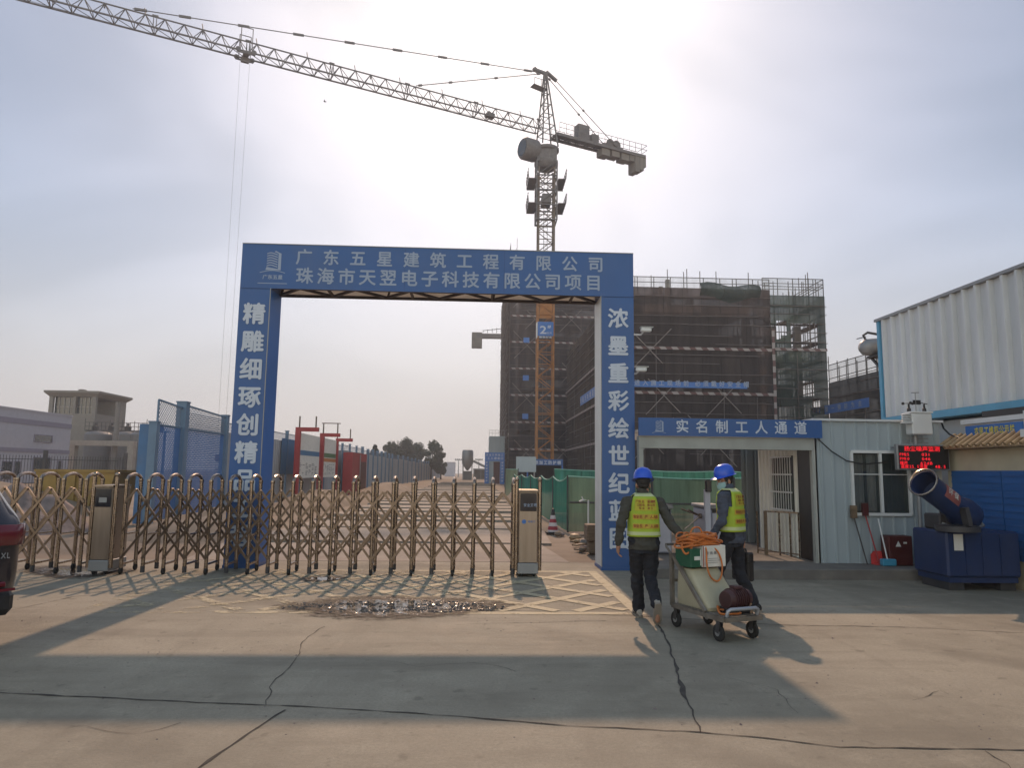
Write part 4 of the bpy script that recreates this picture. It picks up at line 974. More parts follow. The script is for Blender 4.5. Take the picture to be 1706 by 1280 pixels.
def boards():
    X = -8.9
    specs = [(497, 533, 719, 'blue'), (537, 560, 728, 'green')]
    lab = ['tall white notice board with blue heading in a red frame, nearest of its row', 'white notice board with green and orange heading strips in a red steel frame']
    for k, (xa, xb, yt, c) in enumerate(specs):
        A = aX(xa, yt, X); B = aX(xb, yt+8, X); zt = A.z; y0, y1 = A.y, B.y
        r = thing('notice_board', lab[k], 'notice board', (X, y0, 0), 0, 'red framed notice boards by the hoarding')
        a = MB(); a.bx(X-.12, X+.12, y0-.12, y0+.12, 0, zt); a.build('post', M['red_paint'], r)
        a = MB(); a.bx(X-.06, X+.06, y1-.06, y1+.06, 0, zt-.3); a.build('post', M['red_paint'], r)
        a = MB(); a.bx(X-.12, X+1.0, y0-.10, y0+.10, zt, zt+.2); a.build('top_beam', M['red_paint'], r)
        a = MB(); a.bx(X-.03, X+.03, y0+.12, y1-.06, 1.25, zt-.05)
        p = a.build('panel', M['paper'], r)
        h = zt-.9
        a = MB(); a.bx(X+.032, X+.04, y0+.2, y1-.12, h-.25, h); 
        a.build('heading_strip', M['panel_blue'] if c == 'blue' else M['panel_green'], p)
        if c == 'green': a = MB(); a.bx(X+.032, X+.04, y0+.2, y1-.12, h-.5, h-.3); a.build('heading_strip', M['panel_orange'], p)
        t = MB(); rnd = random.Random(k)
        for i in range(6):
            for j in range(8):
                if rnd.random() < .75: yy = y0+.35+(y1-y0-.7)*i/6; zz = 1.4+(h-2.0)*j/8; t.bx(X+.032, X+.036, yy, yy+(y1-y0)/9*rnd.uniform(.3,1), zz, zz+.05)
        t.build('printed_lines', M['grey_metal'], p)
        for x in (X+.05, X+.85): a = MB(); a.bar((x, y0, zt+.2), (x, y0, zt+.75), .06); a.build('upright', M['rust'], r)
        if k == 1: a = MB(); a.bar((X-.05, y0, zt+.77), (X+1.0, y0, zt+.77), .05); a.build('cross_rail', M['rust'], r)
    A = aX(562, 736, X); r = thing('board_frame', 'empty red steel board frame at the end of the notice board row', 'frame', (X, A.y, 0))
    a = MB(); a.bx(X-.08, X+.08, A.y-.1, A.y+.1, 0, A.z); a.build('post', M['red_paint'], r)
    a = MB(); a.bx(X-.08, X+.95, A.y-.1, A.y+.1, A.z, A.z+.2); a.build('top_beam', M['red_paint'], r)
    for x in (X, X+.8): a = MB(); a.bar((x, A.y, A.z+.2), (x, A.y, A.z+.8), .06); a.build('upright', M['rust'], r)
    p, q = aX(588, 754, -8.7), aX(601, 818, -8.7)
    r = thing('fire_cabinet', 'dark red steel fire cabinet standing by the hoarding past the notice boards', 'cabinet', (-8.7, p.y, 0))
    a = MB(); a.bx(-9.35, -8.7, p.y, p.y+6.2, 0, p.z); a.build('body', M['red_paint'], r)
    a = MB(); a.bx(-8.695, -8.66, p.y+3.0, p.y+3.25, 0, p.z-.1); a.build('door_post', M['grey_metal'], r)
    a = MB(); a.bx(-8.695, -8.68, p.y+3.4, p.y+5.9, .1, p.z-.6); a.build('door', M['dark_red'], r)
boards()

def left_buildings():
    X = -44; r = thing('office_building', 'low white building with lilac bands and a flat roof at the left edge', 'building', (X, 64, 0))
    a = MB(); a.bx(X-14, X, 46, 78.6, 0, 7.0); a.bx(X-14.05, X+.06, 45.9, 78.7, 7.0, 7.15); a.build('wall', M['lilac'], r)
    for (za, zb) in ((5.7, 6.2), (3.0, 3.4)): a = MB(); a.bx(X-.02, X+.05, 46, 78.64, za, zb); a.build('band', M['lilac_band'], r)
    for (xa, ya, xb, yb) in ((57,724,87,736), (4,769,20,800), (55,762,84,783), (96,768,102,800), (24,769,34,800)):
        p, q = aX(xa, ya, X), aX(xb, ya, X); z0 = max(.0, aX(xa, yb, X).z)
        a = MB(); a.bx(X+.0, X+.03, p.y, q.y, z0, p.z); wn = a.build('window', M['glass'], r)
        f = MB()
        for (y, z, y2, z2) in ((p.y,z0,q.y,z0),(p.y,p.z,q.y,p.z),(p.y,z0,p.y,p.z),(q.y,z0,q.y,p.z)): f.bar((X+.04, y, z), (X+.04, y2, z2), .08)
        f.build('window_frame', M['lilac_band'], wn)
    # tower-like block with flared top
    r = thing('tower_block', 'beige block with a flared flat top and two big dark windows, above the white building', 'building', (-53.2, 95, 0))
    x0, x1 = -56.3, -50.3; a = MB(); a.bx(x0, x1, 95, 103, 0, 8.6)
    for (xa, xb) in ((x0, x0+.5), (x0+3.05, x0+3.4), (x1-.5, x1)): a.bx(xa, xb, 95, 95.4, 8.6, 10.8)
    a.bx(x0, x1, 101, 103, 8.6, 10.8); P = [(x0,95,10.8),(x1,95,10.8),(x1,103,10.8),(x0,103,10.8),(x0-.5,94.5,11.3),(x1+.6,94.5,11.3),(x1+.6,103.5,11.3),(x0-.5,103.5,11.3)]
    a.add(P, [(0,1,2,3),(0,1,5,4),(1,2,6,5),(2,3,7,6),(3,0,4,7)]); a.bx(x0-.5, x1+.6, 94.5, 103.5, 11.3, 11.55); a.bx(-53.8, -53.2, 97, 98, 11.55, 12.0); a.build('wall', M['beige'], r)
    for (xa, xb) in ((x0+.5, x0+3.05), (x0+3.4, x1-.5)):
        a = MB(); a.bx(xa, xb, 95.5, 95.55, 8.6, 10.8); wn = a.build('window', M['glass'], r)
        f = MB()
        for k in range(1, 4): f.bar((xa+(xb-xa)*k/4, 95.45, 8.6), (xa+(xb-xa)*k/4, 95.45, 10.8), .05)
        f.bar((xa, 95.45, 9.5), (xb, 95.45, 9.5), .05); f.build('window_frame', M['grey_metal'], wn)
    # plant: portal frame, tanks, pipe racks, chimney
    r = thing('plant_frame', 'pale concrete portal frame in front of the storage tanks', 'frame', (-43, 84, 0))
    for x in (-46.8, -41.6+1.4): a = MB(); a.bx(x-.35, x+.35, 84, 84.8, 0, 4.1); a.build('leg', M['portal'], r)
    a = MB(); a.bx(-49, -39.85, 83.95, 84.85, 4.1, 4.7); a.build('beam', M['portal'], r)
    for k, x in enumerate((-46.5, -43.1, -41.2)):
        a = MB(); a.lathe([(0,.3),(1.5,.3),(1.5,5.6),(1.2,5.9),(0,6.05)], (x, 89, 0), 20); tag(a.build('storage_tank', M['tank_grey'], origin=(x, 89, 0)), ['grey storage tank behind the portal frame, nearest the white building', 'grey storage tank behind the portal frame, middle of three', 'grey storage tank behind the portal frame, nearest the hoarding'][k], 'tank', 'storage tanks')
    r = thing('pipe_rack', 'dark steel walkway with railings over the storage tanks', 'platform', (-43, 91, 0)); rnd = random.Random(2)
    a = MB(); a.bx(-49, -39, 90.5, 91.5, 6.1, 6.25); a.build('deck', M['steel_dark'], r)
    a = MB()
    for k in range(21): a.bar((-49+.5*k, 90.5, 6.2), (-49+.5*k, 90.5, 7.2+rnd.uniform(0,.5)*(k % 3 == 0)), .06)
    for z in (6.7, 7.2): a.bar((-49, 90.5, z), (-39, 90.5, z), .06)
    a.build('railing', M['steel_dark'], r)
    for x in (-48.5, -45, -43.4, -39.4): a = MB(); a.bx(x-.12, x+.12, 90.8, 91.1, 0, 6.1); a.build('leg', M['steel_dark'], r)
    for k in range(5): x = -48+2*k; a = MB(); a.lathe([(.4,0),(.4,.5),(.15,.6),(.15,.9)], (x, 91, 6.25), 10); a.build('valve_unit', M['steel_dark'], r)
    a = MB(); a.lathe([(.30,0),(.28,9.0),(.34,9.0),(.34,9.25)], (-42.4, 88-3, 0), 12); tag(a.build('chimney', M['concrete_dark'], origin=(-42.4, 85, 0)), 'thin dark grey chimney pipe rising behind the portal frame', 'chimney')
    # iron railing in front
    r = thing('iron_railing', 'dark iron railing in front of the low white building', 'fence', (-34, 52, 0))
    a = MB(); n = 90
    for k in range(n): t = k/(n-1); a.bar((-40+10*t, 46+16*t, 0), (-40+10*t, 46+16*t, 2.5), .03)
    a.build('bars', M['steel_dark'], r)
    for z in (.4, 2.2): a = MB(); a.bar((-40, 46, z), (-30, 62, z), .05); a.build('rail', M['steel_dark'], r)
    for t in (0, .33, .66, 1): a = MB(); a.bx(-40+10*t-.12, -40+10*t+.12, 46+16*t-.12, 46+16*t+.12, 0, 2.9); a.build('post', M['steel_dark'], r)
left_buildings()

def mound(name, c, rx, ry, h, mt, label, cat, seed, n=28):
    mb = MB(); mb.smooth = True; P = []; K = 12
    for j in range(K+1):
        rr = j/K
        for k in range(n):
            a = 2*PI*k/n; x = math.cos(a)*rr; y = math.sin(a)*rr
            z = h*(1-rr**1.5)*(1+.5*mnoise.noise(V((x*2.2, y*2.2, seed)))) + .10*h*mnoise.noise(V((x*7, y*7, seed+3)))*(1-rr) - .03*rr
            e = 1+.22*mnoise.noise(V((math.cos(a)*1.3, math.sin(a)*1.3, seed+9))); P.append((c[0]+x*rx*e, c[1]+y*ry*e, max(z, -.04)+c[2]))
    mb.add(P, [(j*n+k, j*n+(k+1) % n, (j+1)*n+(k+1) % n, (j+1)*n+k) for j in range(K) for k in range(n)])
    return tag(mb.build(name, mt, origin=c), label, cat)
mound('dirt_mound', (-15.5, 22, 0), 5.5, 4.0, 1.5, M['dirt'], 'brown earth mound behind the left folding gate, reaching out of frame', 'earth mound', 1)
mound('gravel_heap', (-11.9, 19.5, 0), 1.5, 1.4, 1.1, M['gravel'], 'purplish grey gravel heap behind the left folding gate', 'gravel heap', 2)
mound('dirt_mound', (-7.2, 19.5, 0), 1.9, 2.6, .55, M['dirt'], 'low brown earth heap between the left arch column and the hoarding', 'earth mound', 3)
mound('dirt_mound', (-7.6, 34, 0), 1.6, 7.5, .7, M['dirt'], 'long low earth heap beside the red framed notice boards', 'earth mound', 4)
mound('dirt_mound', (-7.5, 60, 0), 1.8, 16, .7, M['dirt'], 'earth bank along the foot of the hoarding past the red cabinet', 'earth mound', 5)
mound('dirt_mound', (2.3, 40, 0), .8, 9, .7, M['dirt'], 'earth bank at the right edge of the site road beside the green netting', 'earth mound', 6)
def skip():
    r = thing('yellow_skip', 'yellow open steel skip behind the left folding gate', 'skip', (-12.6, 23.2, 0))
    a = MB(); x0, x1, y0, y1, z1 = -13.6, -11.2, 22.6, 24.2, 1.55
    P = [(x0+.3,y0,.15),(x1-.3,y0,.15),(x1-.3,y1,.15),(x0+.3,y1,.15),(x0,y0,z1),(x1,y0,z1),(x1,y1,z1),(x0,y1,z1)]
    a.add(P, [(0,3,2,1),(0,1,5,4),(1,2,6,5),(2,3,7,6),(3,0,4,7)]); Q = [(p[0]*.96+(x0+x1)/2*.04, p[1]*.96+(y0+y1)/2*.04, p[2]+.03) for p in P]; a.add(Q, [(0,1,2,3),(0,4,5,1),(1,5,6,2),(2,6,7,3),(3,7,4,0)]); a.build('body', M['yellow_steel'], r)
    a = MB()
    for p, q in ((4,5),(5,6),(6,7),(7,4)): a.bar(P[p], P[q], .08)
    a.build('rim', M['yellow_steel'], r)
    a = MB()
    for t in (.25, .5, .75): a.bar((x0+.3+(x1-x0-.6)*t, y0-.03, .15), (x0+(x1-x0)*t, y0-.03, z1), .08)
    a.build('rib', M['yellow_steel'], r)
skip()

# ================================================================ far end of the road
def leafmat(name, c):
    return mat(name, c, .7, var=.35, sc=.8, trans=.25)
M['leaf_a'] = leafmat('foliage', (.050,.072,.040)); M['leaf_b'] = leafmat('foliage_dark', (.034,.052,.034)); M['bark'] = mat('bark', (.09,.07,.055), .9, var=.3)
def tree(x, y, h, w, label, seed, leaf='leaf_a', open_=.5, conif=False):
    rnd = random.Random(seed); r = thing('tree', label, 'tree', (x, y, 0), 0, 'trees beyond the hoarding')
    a = MB(); base = V((x, y, 0)); tips = []
    tk = [base, base + V((rnd.uniform(-.2,.2), 0, h*.3)), base + V((rnd.uniform(-.4,.4), rnd.uniform(-.3,.3), h*.62)), base + V((rnd.uniform(-.4,.4), 0, h*.93))]
    a.tube(tk, [.20, .15, .09, .03], 7)
    for i in range(11):
        t = rnd.uniform(.30, .92); s = tk[0].lerp(tk[3], t); an = rnd.uniform(0, 2*PI); L_ = w*(.5 if not conif else .5*(1.15-t))*rnd.uniform(.6, 1.05)*(1.1-.5*abs(t-.55))
        e = s + V((math.cos(an)*L_, math.sin(an)*L_, rnd.uniform(.1, .35)*L_+.3)); m_ = s.lerp(e, .5) + V((0,0,-.1)); a.tube([s, m_, e], [.07, .05, .02], 5); tips += [e, m_.lerp(e, .4)]
    tips.append(tk[3]); a.build('trunk', M['bark'], r)
    c = MB(); 
    for tp in tips:
        R0 = w*rnd.uniform(.14, .27)
        for k in range(int(230*(R0/(.20*w)))):
            d = V((rnd.gauss(0,1), rnd.gauss(0,1), rnd.gauss(0,.8))).normalized()*R0*rnd.uniform(.35, 1.05)**.7; p = tp + d; q = rnd.uniform(.13, .26)
            u = V((rnd.gauss(0,1), rnd.gauss(0,1), rnd.gauss(0,1))).normalized(); v = u.orthogonal().normalized()
            c.add([p - u*q, p + v*q*.6, p + u*q, p - v*q*.6], [(0,1,2,3)])
    c.build('crown', M[leaf], r)
def far_end():
    for k, (px, yt, Y, w, leaf, lab) in enumerate(((622,741,125,2.4,'leaf_b','small slim conifer poking above the hoarding, leftmost tree'), (652,738,150,4.4,'leaf_a','bushy tree left of centre in the clump beyond the hoarding'), (674,735,158,5.6,'leaf_b','tallest dense tree in the middle of the clump beyond the hoarding'), (697,745,150,4.6,'leaf_b','low round tree between the tall dense one and the open crowned one'), (719,738,146,4.4,'leaf_a','open crowned tree with gaps at the right of the clump'), (735,768,150,2.6,'leaf_a','low shrubby tree at the far right end of the clump'))):
        p = aY(px, yt, Y); tree(p.x, Y, p.z, w, lab, 20+k, leaf, conif=(k == 0))
    # silo
    Y = 150; A, B = aY(770, 750, Y), aY(788, 795, Y); cx = (A.x+B.x)/2; rr = (B.x-A.x)/2
    r = thing('cement_silo', 'hazy grey green cement silo on legs at the far end of the road', 'silo', (cx, Y, 0)); zb = aY(779, 778, Y).z
    a = MB(); a.lathe([(.15*rr,zb-.8),(rr,zb+.6),(rr,A.z-.35),(rr*.85,A.z),(0,A.z+.05)], (cx, Y, 0), 20); a.build('barrel', M['grey_metal'], r)
    for sx in (-1,1):
        for sy in (-1,1): a = MB(); a.bar((cx+sx*rr*.75, Y+sy*rr*.75, 0), (cx+sx*rr*.8, Y+sy*rr*.8, zb+.7), .2); a.build('leg', M['grey_metal'], r)
    a = MB(); a.bar((cx+rr, Y, zb+1.2), (cx+rr+3.2, Y, zb-.3), .4, .5); a.build('conveyor', M['grey_metal'], r)
    a = MB(); a.bx(cx-rr*.8, cx+rr*.8, Y-.9, Y+.9, 0, zb-.9); a.build('plinth', M['concrete_dark'], r)
    r = thing('batching_shed', 'low grey open shed between the silo and the far blue gate', 'shed', (1.0, 160, 0)); p, q = aY(790, 781, 160), aY(812, 800, 160)
    a = MB(); a.bx(p.x-.2, q.x+1.5, 158, 164, p.z-.3, p.z); a.build('roof', M['grey_metal'], r)
    a = MB(); a.bx(p.x-.2, q.x+1.5, 163, 164, 0, p.z-.3); a.build('back_wall', M['concrete_dark'], r)
    for x in (p.x, (p.x+q.x)/2, q.x): a = MB(); a.bx(x-.1, x+.1, 158.1, 158.3, 0, p.z-.3); a.build('post', M['grey_metal'], r)
    a = MB(); p, q = aY(741, 771, 240), aY(757, 790, 240); a.bx(p.x, q.x, 240, 250, 0, p.z); a.bx(p.x-.1, q.x+.1, 239.9, 250.1, p.z, p.z+.2); tag(a.build('far_building', M['lilac'], origin=(p.x, 240, 0)), 'tiny pale building on the horizon between the trees and the silo', 'building')
    for k, (px, yt) in enumerate(((764, 766), (798, 766))):
        Y = 210; p = aY(px, yt, Y); r = thing('floodlight_mast', ['thin floodlight mast on the horizon left of the silo', 'thin floodlight mast on the horizon right of the silo'][k], 'light mast', (p.x, Y, 0), 0, 'floodlight masts')
        a = MB(); a.tube([(p.x, Y, 0), (p.x, Y, p.z)], [.16, .1], 6); a.build('pole', M['grey_metal'], r)
        a = MB(); a.bar((p.x-1.0, Y, p.z-.2), (p.x+1.0, Y, p.z-.2), .15)
        for s in (-.9, -.3, .3, .9): a.bx(p.x+s-.2, p.x+s+.2, Y-.2, Y+.1, p.z-.2, p.z+.25)
        a.build('lamp_bar', M['grey_metal'], r)
    # far blue gate
    Y = 100; A, B = aY(808, 754, Y), aY(840, 805, Y); x0, x1, zt = A.x, B.x, A.z; r = thing('far_gate', 'small blue lettered gate far down the road at the foot of the farther wing', 'gate', ((x0+x1)/2, Y, 0))
    for x in (x0, x1-.6): a = MB(); a.bx(x, x+.6, Y, Y+.5, 0, zt-1.2); a.build('column', M['blue_side'], r)
    a = MB(); a.bx(x0, x1, Y-.01, Y+.5, zt-1.2, zt); a.build('beam', M['blue_side'], r)
    t = MB(); t.text('安全文明施工', (x0+.15, Y-.04, zt-.5), (1,0,0), (0,0,1), .32, .32, .42); t.text('工人通道口', (x0+.35, Y-.04, zt-1.0), (1,0,0), (0,0,1), .38, .38, .46)
    for i in range(7):
        for x in (x0+.12, x1-.46): t.text('安', (x, Y-.03, .3+.42*i), (1,0,0), (0,0,1), .32, .3)
    t.build('lettering', M['letter'], r)
    a = MB(); a.bx(x0+.62, x0+1.2, Y+.3, Y+.35, 0, zt-1.5); a.build('door_panel', M['corr_bluewhite'], r); a = MB(); a.bx(x0+1.25, x1-.62, Y+1.2, Y+1.3, 0, zt-1.3); a.build('doorway', M['dark_red'], r)
    p, q = aY(815, 727, 118), aY(835, 770, 118); r = thing('blue_stair_tower', 'pale blue grey cabin stack with roof railing left of the farther wing', 'cabin', (p.x, 118, 0))
    a = MB(); a.corr((p.x, 118, 0), (1,0,0), q.x-p.x+3, .0, p.z, .4, .05, (0,-1,0)); a.bx(p.x, q.x+3, 118.1, 124, 0, p.z-.02); a.build('wall', M['corr_bluewhite'], r)
    a = MB()
    for k in range(6): a.bar((p.x+.5*k, 118.2, p.z), (p.x+.5*k, 118.2, p.z+1.0), .05)
    for z in (.5, 1.0): a.bar((p.x, 118.2, p.z+z), (p.x+3, 118.2, p.z+z), .05)
    a.build('roof_railing', M['grey_metal'], r)
    # blue shelter at the crane foot
    Y = 66; A, B = aY(878, 765, Y), aY(938, 776, Y); r = thing('tool_shelter', 'blue steel shelter with a lettered front beam at the foot of the crane', 'shelter', ((A.x+B.x)/2, Y, 0)); x0, x1, zt, zb = A.x, B.x, A.z, B.z
    a = MB(); a.bx(x0, x1, Y, Y+.06, zb, zt); a.build('front_beam', M['blue'], r)
    for x in (x0, x1-.12): a = MB(); a.bx(x, x+.12, Y+.07, Y+.2, 0, zb); a.build('post', M['blue_side'], r)
    a = MB(); a.bx(x0, x1, Y+.07, Y+2.6, zt-.1, zt-.02); a.build('roof', M['blue_side'], r)
    a = MB(); a.bx(x0, x1, Y+2.5, Y+2.6, 0, zt-.12); a.build('back_wall', M['net_dark'], r)
    t = MB(); t.text('钢筋加工防护棚', (x0+.3, Y-.02, zb+.08), (1,0,0), (0,0,1), .34, .36, .42); t.build('lettering', M['letter'], r)
    Y = 64; A, B = aY(860, 761, Y), aY(893, 787, Y); r = thing('site_board', 'plain pale grey board on posts left of the blue shelter', 'board', ((A.x+B.x)/2, Y, 0))
    a = MB(); a.bx(A.x, B.x, Y, Y+.06, B.z, A.z); a.build('panel', M['corr_bluewhite'], r)
    for x in (A.x+.15, B.x-.15): a = MB(); a.bx(x-.05, x+.05, Y+.07, Y+.15, 0, A.z); a.build('post', M['grey_metal'], r)
far_end()

# ================================================================ green net fence, cone and small things by the road
def green_fence():
    r = thing('net_fence', 'sagging green mesh fence along the right road edge and across behind the passage', 'fence', (2.5, 20.3, 0))
    def run(P, zs, mt, seed):
        Pts = []; K = 7
        for i, (x, y) in enumerate(P):
            for j in range(K):
                t = j/(K-1); o = .05*mnoise.noise(V((x*1.3+seed, y*1.1, t*2))); Pts.append((x+o, y+o, .03 + zs[i]*t))
        a = MB(); a.smooth = True; a.add(Pts, [(i*K+j, (i+1)*K+j, (i+1)*K+j+1, i*K+j+1) for i in range(len(P)-1) for j in range(K-1)]); a.build('mesh', mt, r)
        a = MB(); a.tube([(x, y, .03+z) for (x, y), z in zip(P, zs)], .022, 6); a.build('top_rope', M['net_rope'], r)
    def post(x, y, z): a = MB(); a.tube([(x, y, 0), (x, y, z)], .03, 8); a.build('post', M['steel_dark'], r)
    # along the road: sags between posts
    P, Z = [], []; ys = [46, 39, 33, 28, 24, 20.4]
    for a_, b_ in zip(ys[:-1], ys[1:]):
        for k in range(6): t = k/6; y = a_+(b_-a_)*t; P.append((2.3+.25*(46-y)/25.6, y)); Z.append(1.52-.13*math.sin(PI*t))
        post(2.3+.25*(46-a_)/25.6, a_, 1.6)
    P.append((2.56, 20.4)); Z.append(1.55); run(P, Z, M['net_bright'], 1)
    P = [(2.56+.5*k, 20.3+.02*k) for k in range(15)]; run(P, [1.55-.04*math.sin(PI*(k % 5)/5) for k in range(15)], M['net_olive'], 4)
    for x in (2.56, 5.0, 7.4, 9.5): post(x, 20.38, 1.62)
    a = MB(); a.tube([(2.6, 20.25, .85), (9.5, 20.3, .82)], .025, 6); a.build('rail', M['steel_dark'], r)
    # second, taller layer farther back
    r2 = thing('net_fence', 'taller dark green mesh fence farther back, showing above the olive one', 'fence', (5, 30, 0)); r = r2
    P = [(3.2+1.2*k, 30) for k in range(12)]; run(P, [1.80-.06*math.sin(PI*(k % 3)/3) for k in range(12)], M['net_bright'], 7)
    for k in range(0, 12, 3): post(3.2+1.2*k, 30.05, 1.85)
    p, q = aY(842, 783, 50), aY(862, 800, 50); r3 = thing('net_fence', 'short pale green screen at the far end of the roadside netting', 'fence', (p.x, 50, 0)); r = r3
    P = [(p.x+.15*k, 50) for k in range(7)]; run(P, [p.z]*7, M['net_olive'], 9); post(p.x, 50, p.z+.1); post(p.x+.9, 50, p.z+.1)
M['net_rope'] = mat('green_rope', (.20,.42,.34), .7)
green_fence()
def cone():
    M['cone_band'] = striped('cone_stripes', (.55,.50,.50), (.30,.03,.045), .20, 2, diag=0)
    t = M['cone_band'].node_tree
    x, y = 2.1, 20.0; r = thing('traffic_cone', 'red and white striped traffic cone with a black tip by the green netting', 'traffic cone', (x, y, 0))
    a = MB(); a.lathe([(.155,.05),(.062,.50)], (x, y, 0), 18); a.build('cone_body', M['cone_band'], r)
    a = MB(); a.lathe([(.060,.50),(.038,.66),(.03,.68),(0,.685)], (x, y, 0), 18); a.build('tip', M['black'], r)
    a = MB(); a.cbx(x-.21, x+.21, y-.21, y+.21, 0, .05, .02); a.build('base', M['rubber'], r)
    p = gp(978, 912); a = MB(); a.tube([(2.72, 17.6, 0), (2.72, 17.6, 1.02), (2.60, 17.6, 1.02), (2.5, 17.6, .98)], .022, 8); a.tube([(2.6, 17.6, 1.0), (2.56, 17.6, 1.1)], .015, 6)
    tag(a.build('standpipe', M['white_paint'], origin=(2.72, 17.6, 0)), 'thin white water standpipe with a tap in front of the olive netting', 'standpipe')
    r = thing('brick_stack', 'squat brown stack of boards and a block behind the right arch column', 'stack', (2.55, 15.2, 0))
    a = MB(); a.cbx(2.30, 3.0, 15.0, 15.5, .26, .60, .02); a.build('top_block', M['wood'], r); a = MB(); a.cbx(2.34, 2.56, 15.05, 15.4, 0, .25, .02); a.build('support', M['wood'], r); a = MB(); a.cbx(2.7, 2.95, 15.05, 15.4, 0, .25, .02); a.build('support', M['wood'], r)
    rnd = random.Random(8); labs = ['red brown', 'pale grey', 'dark brown', 'dusty pink']
    for k in range(9):
        x = 2.2+rnd.uniform(-.1,.6); y = 17+rnd.uniform(-1.6,2.4); a = MB(); s = rnd.uniform(.06,.16)
        a.ell((x, y, s*.5), (s*rnd.uniform(.8,1.5), s, s*.7), 8, Matrix.Rotation(rnd.uniform(0,3), 3, 'Z')); o = a.build('rubble_stone', [M['gravel'], M['concrete_dark'], M['tile'], M['dirt']][k % 4], origin=(x, y, 0)); tag(o, 'rubble lump among broken stones at the foot of the green netting', 'rubble', 'rubble by the green netting')
    for k in range(4):
        y = 15.6+.9*k; a = MB(); a.bar((2.15+.08*k, y, .03), (2.75, y+.6, .05), .14, .03); tag(a.build('loose_plank', M['wood'], origin=(2.3, y, 0)), 'loose plank lying between the brown stack and the green netting', 'plank', 'loose planks behind the right column')
cone()
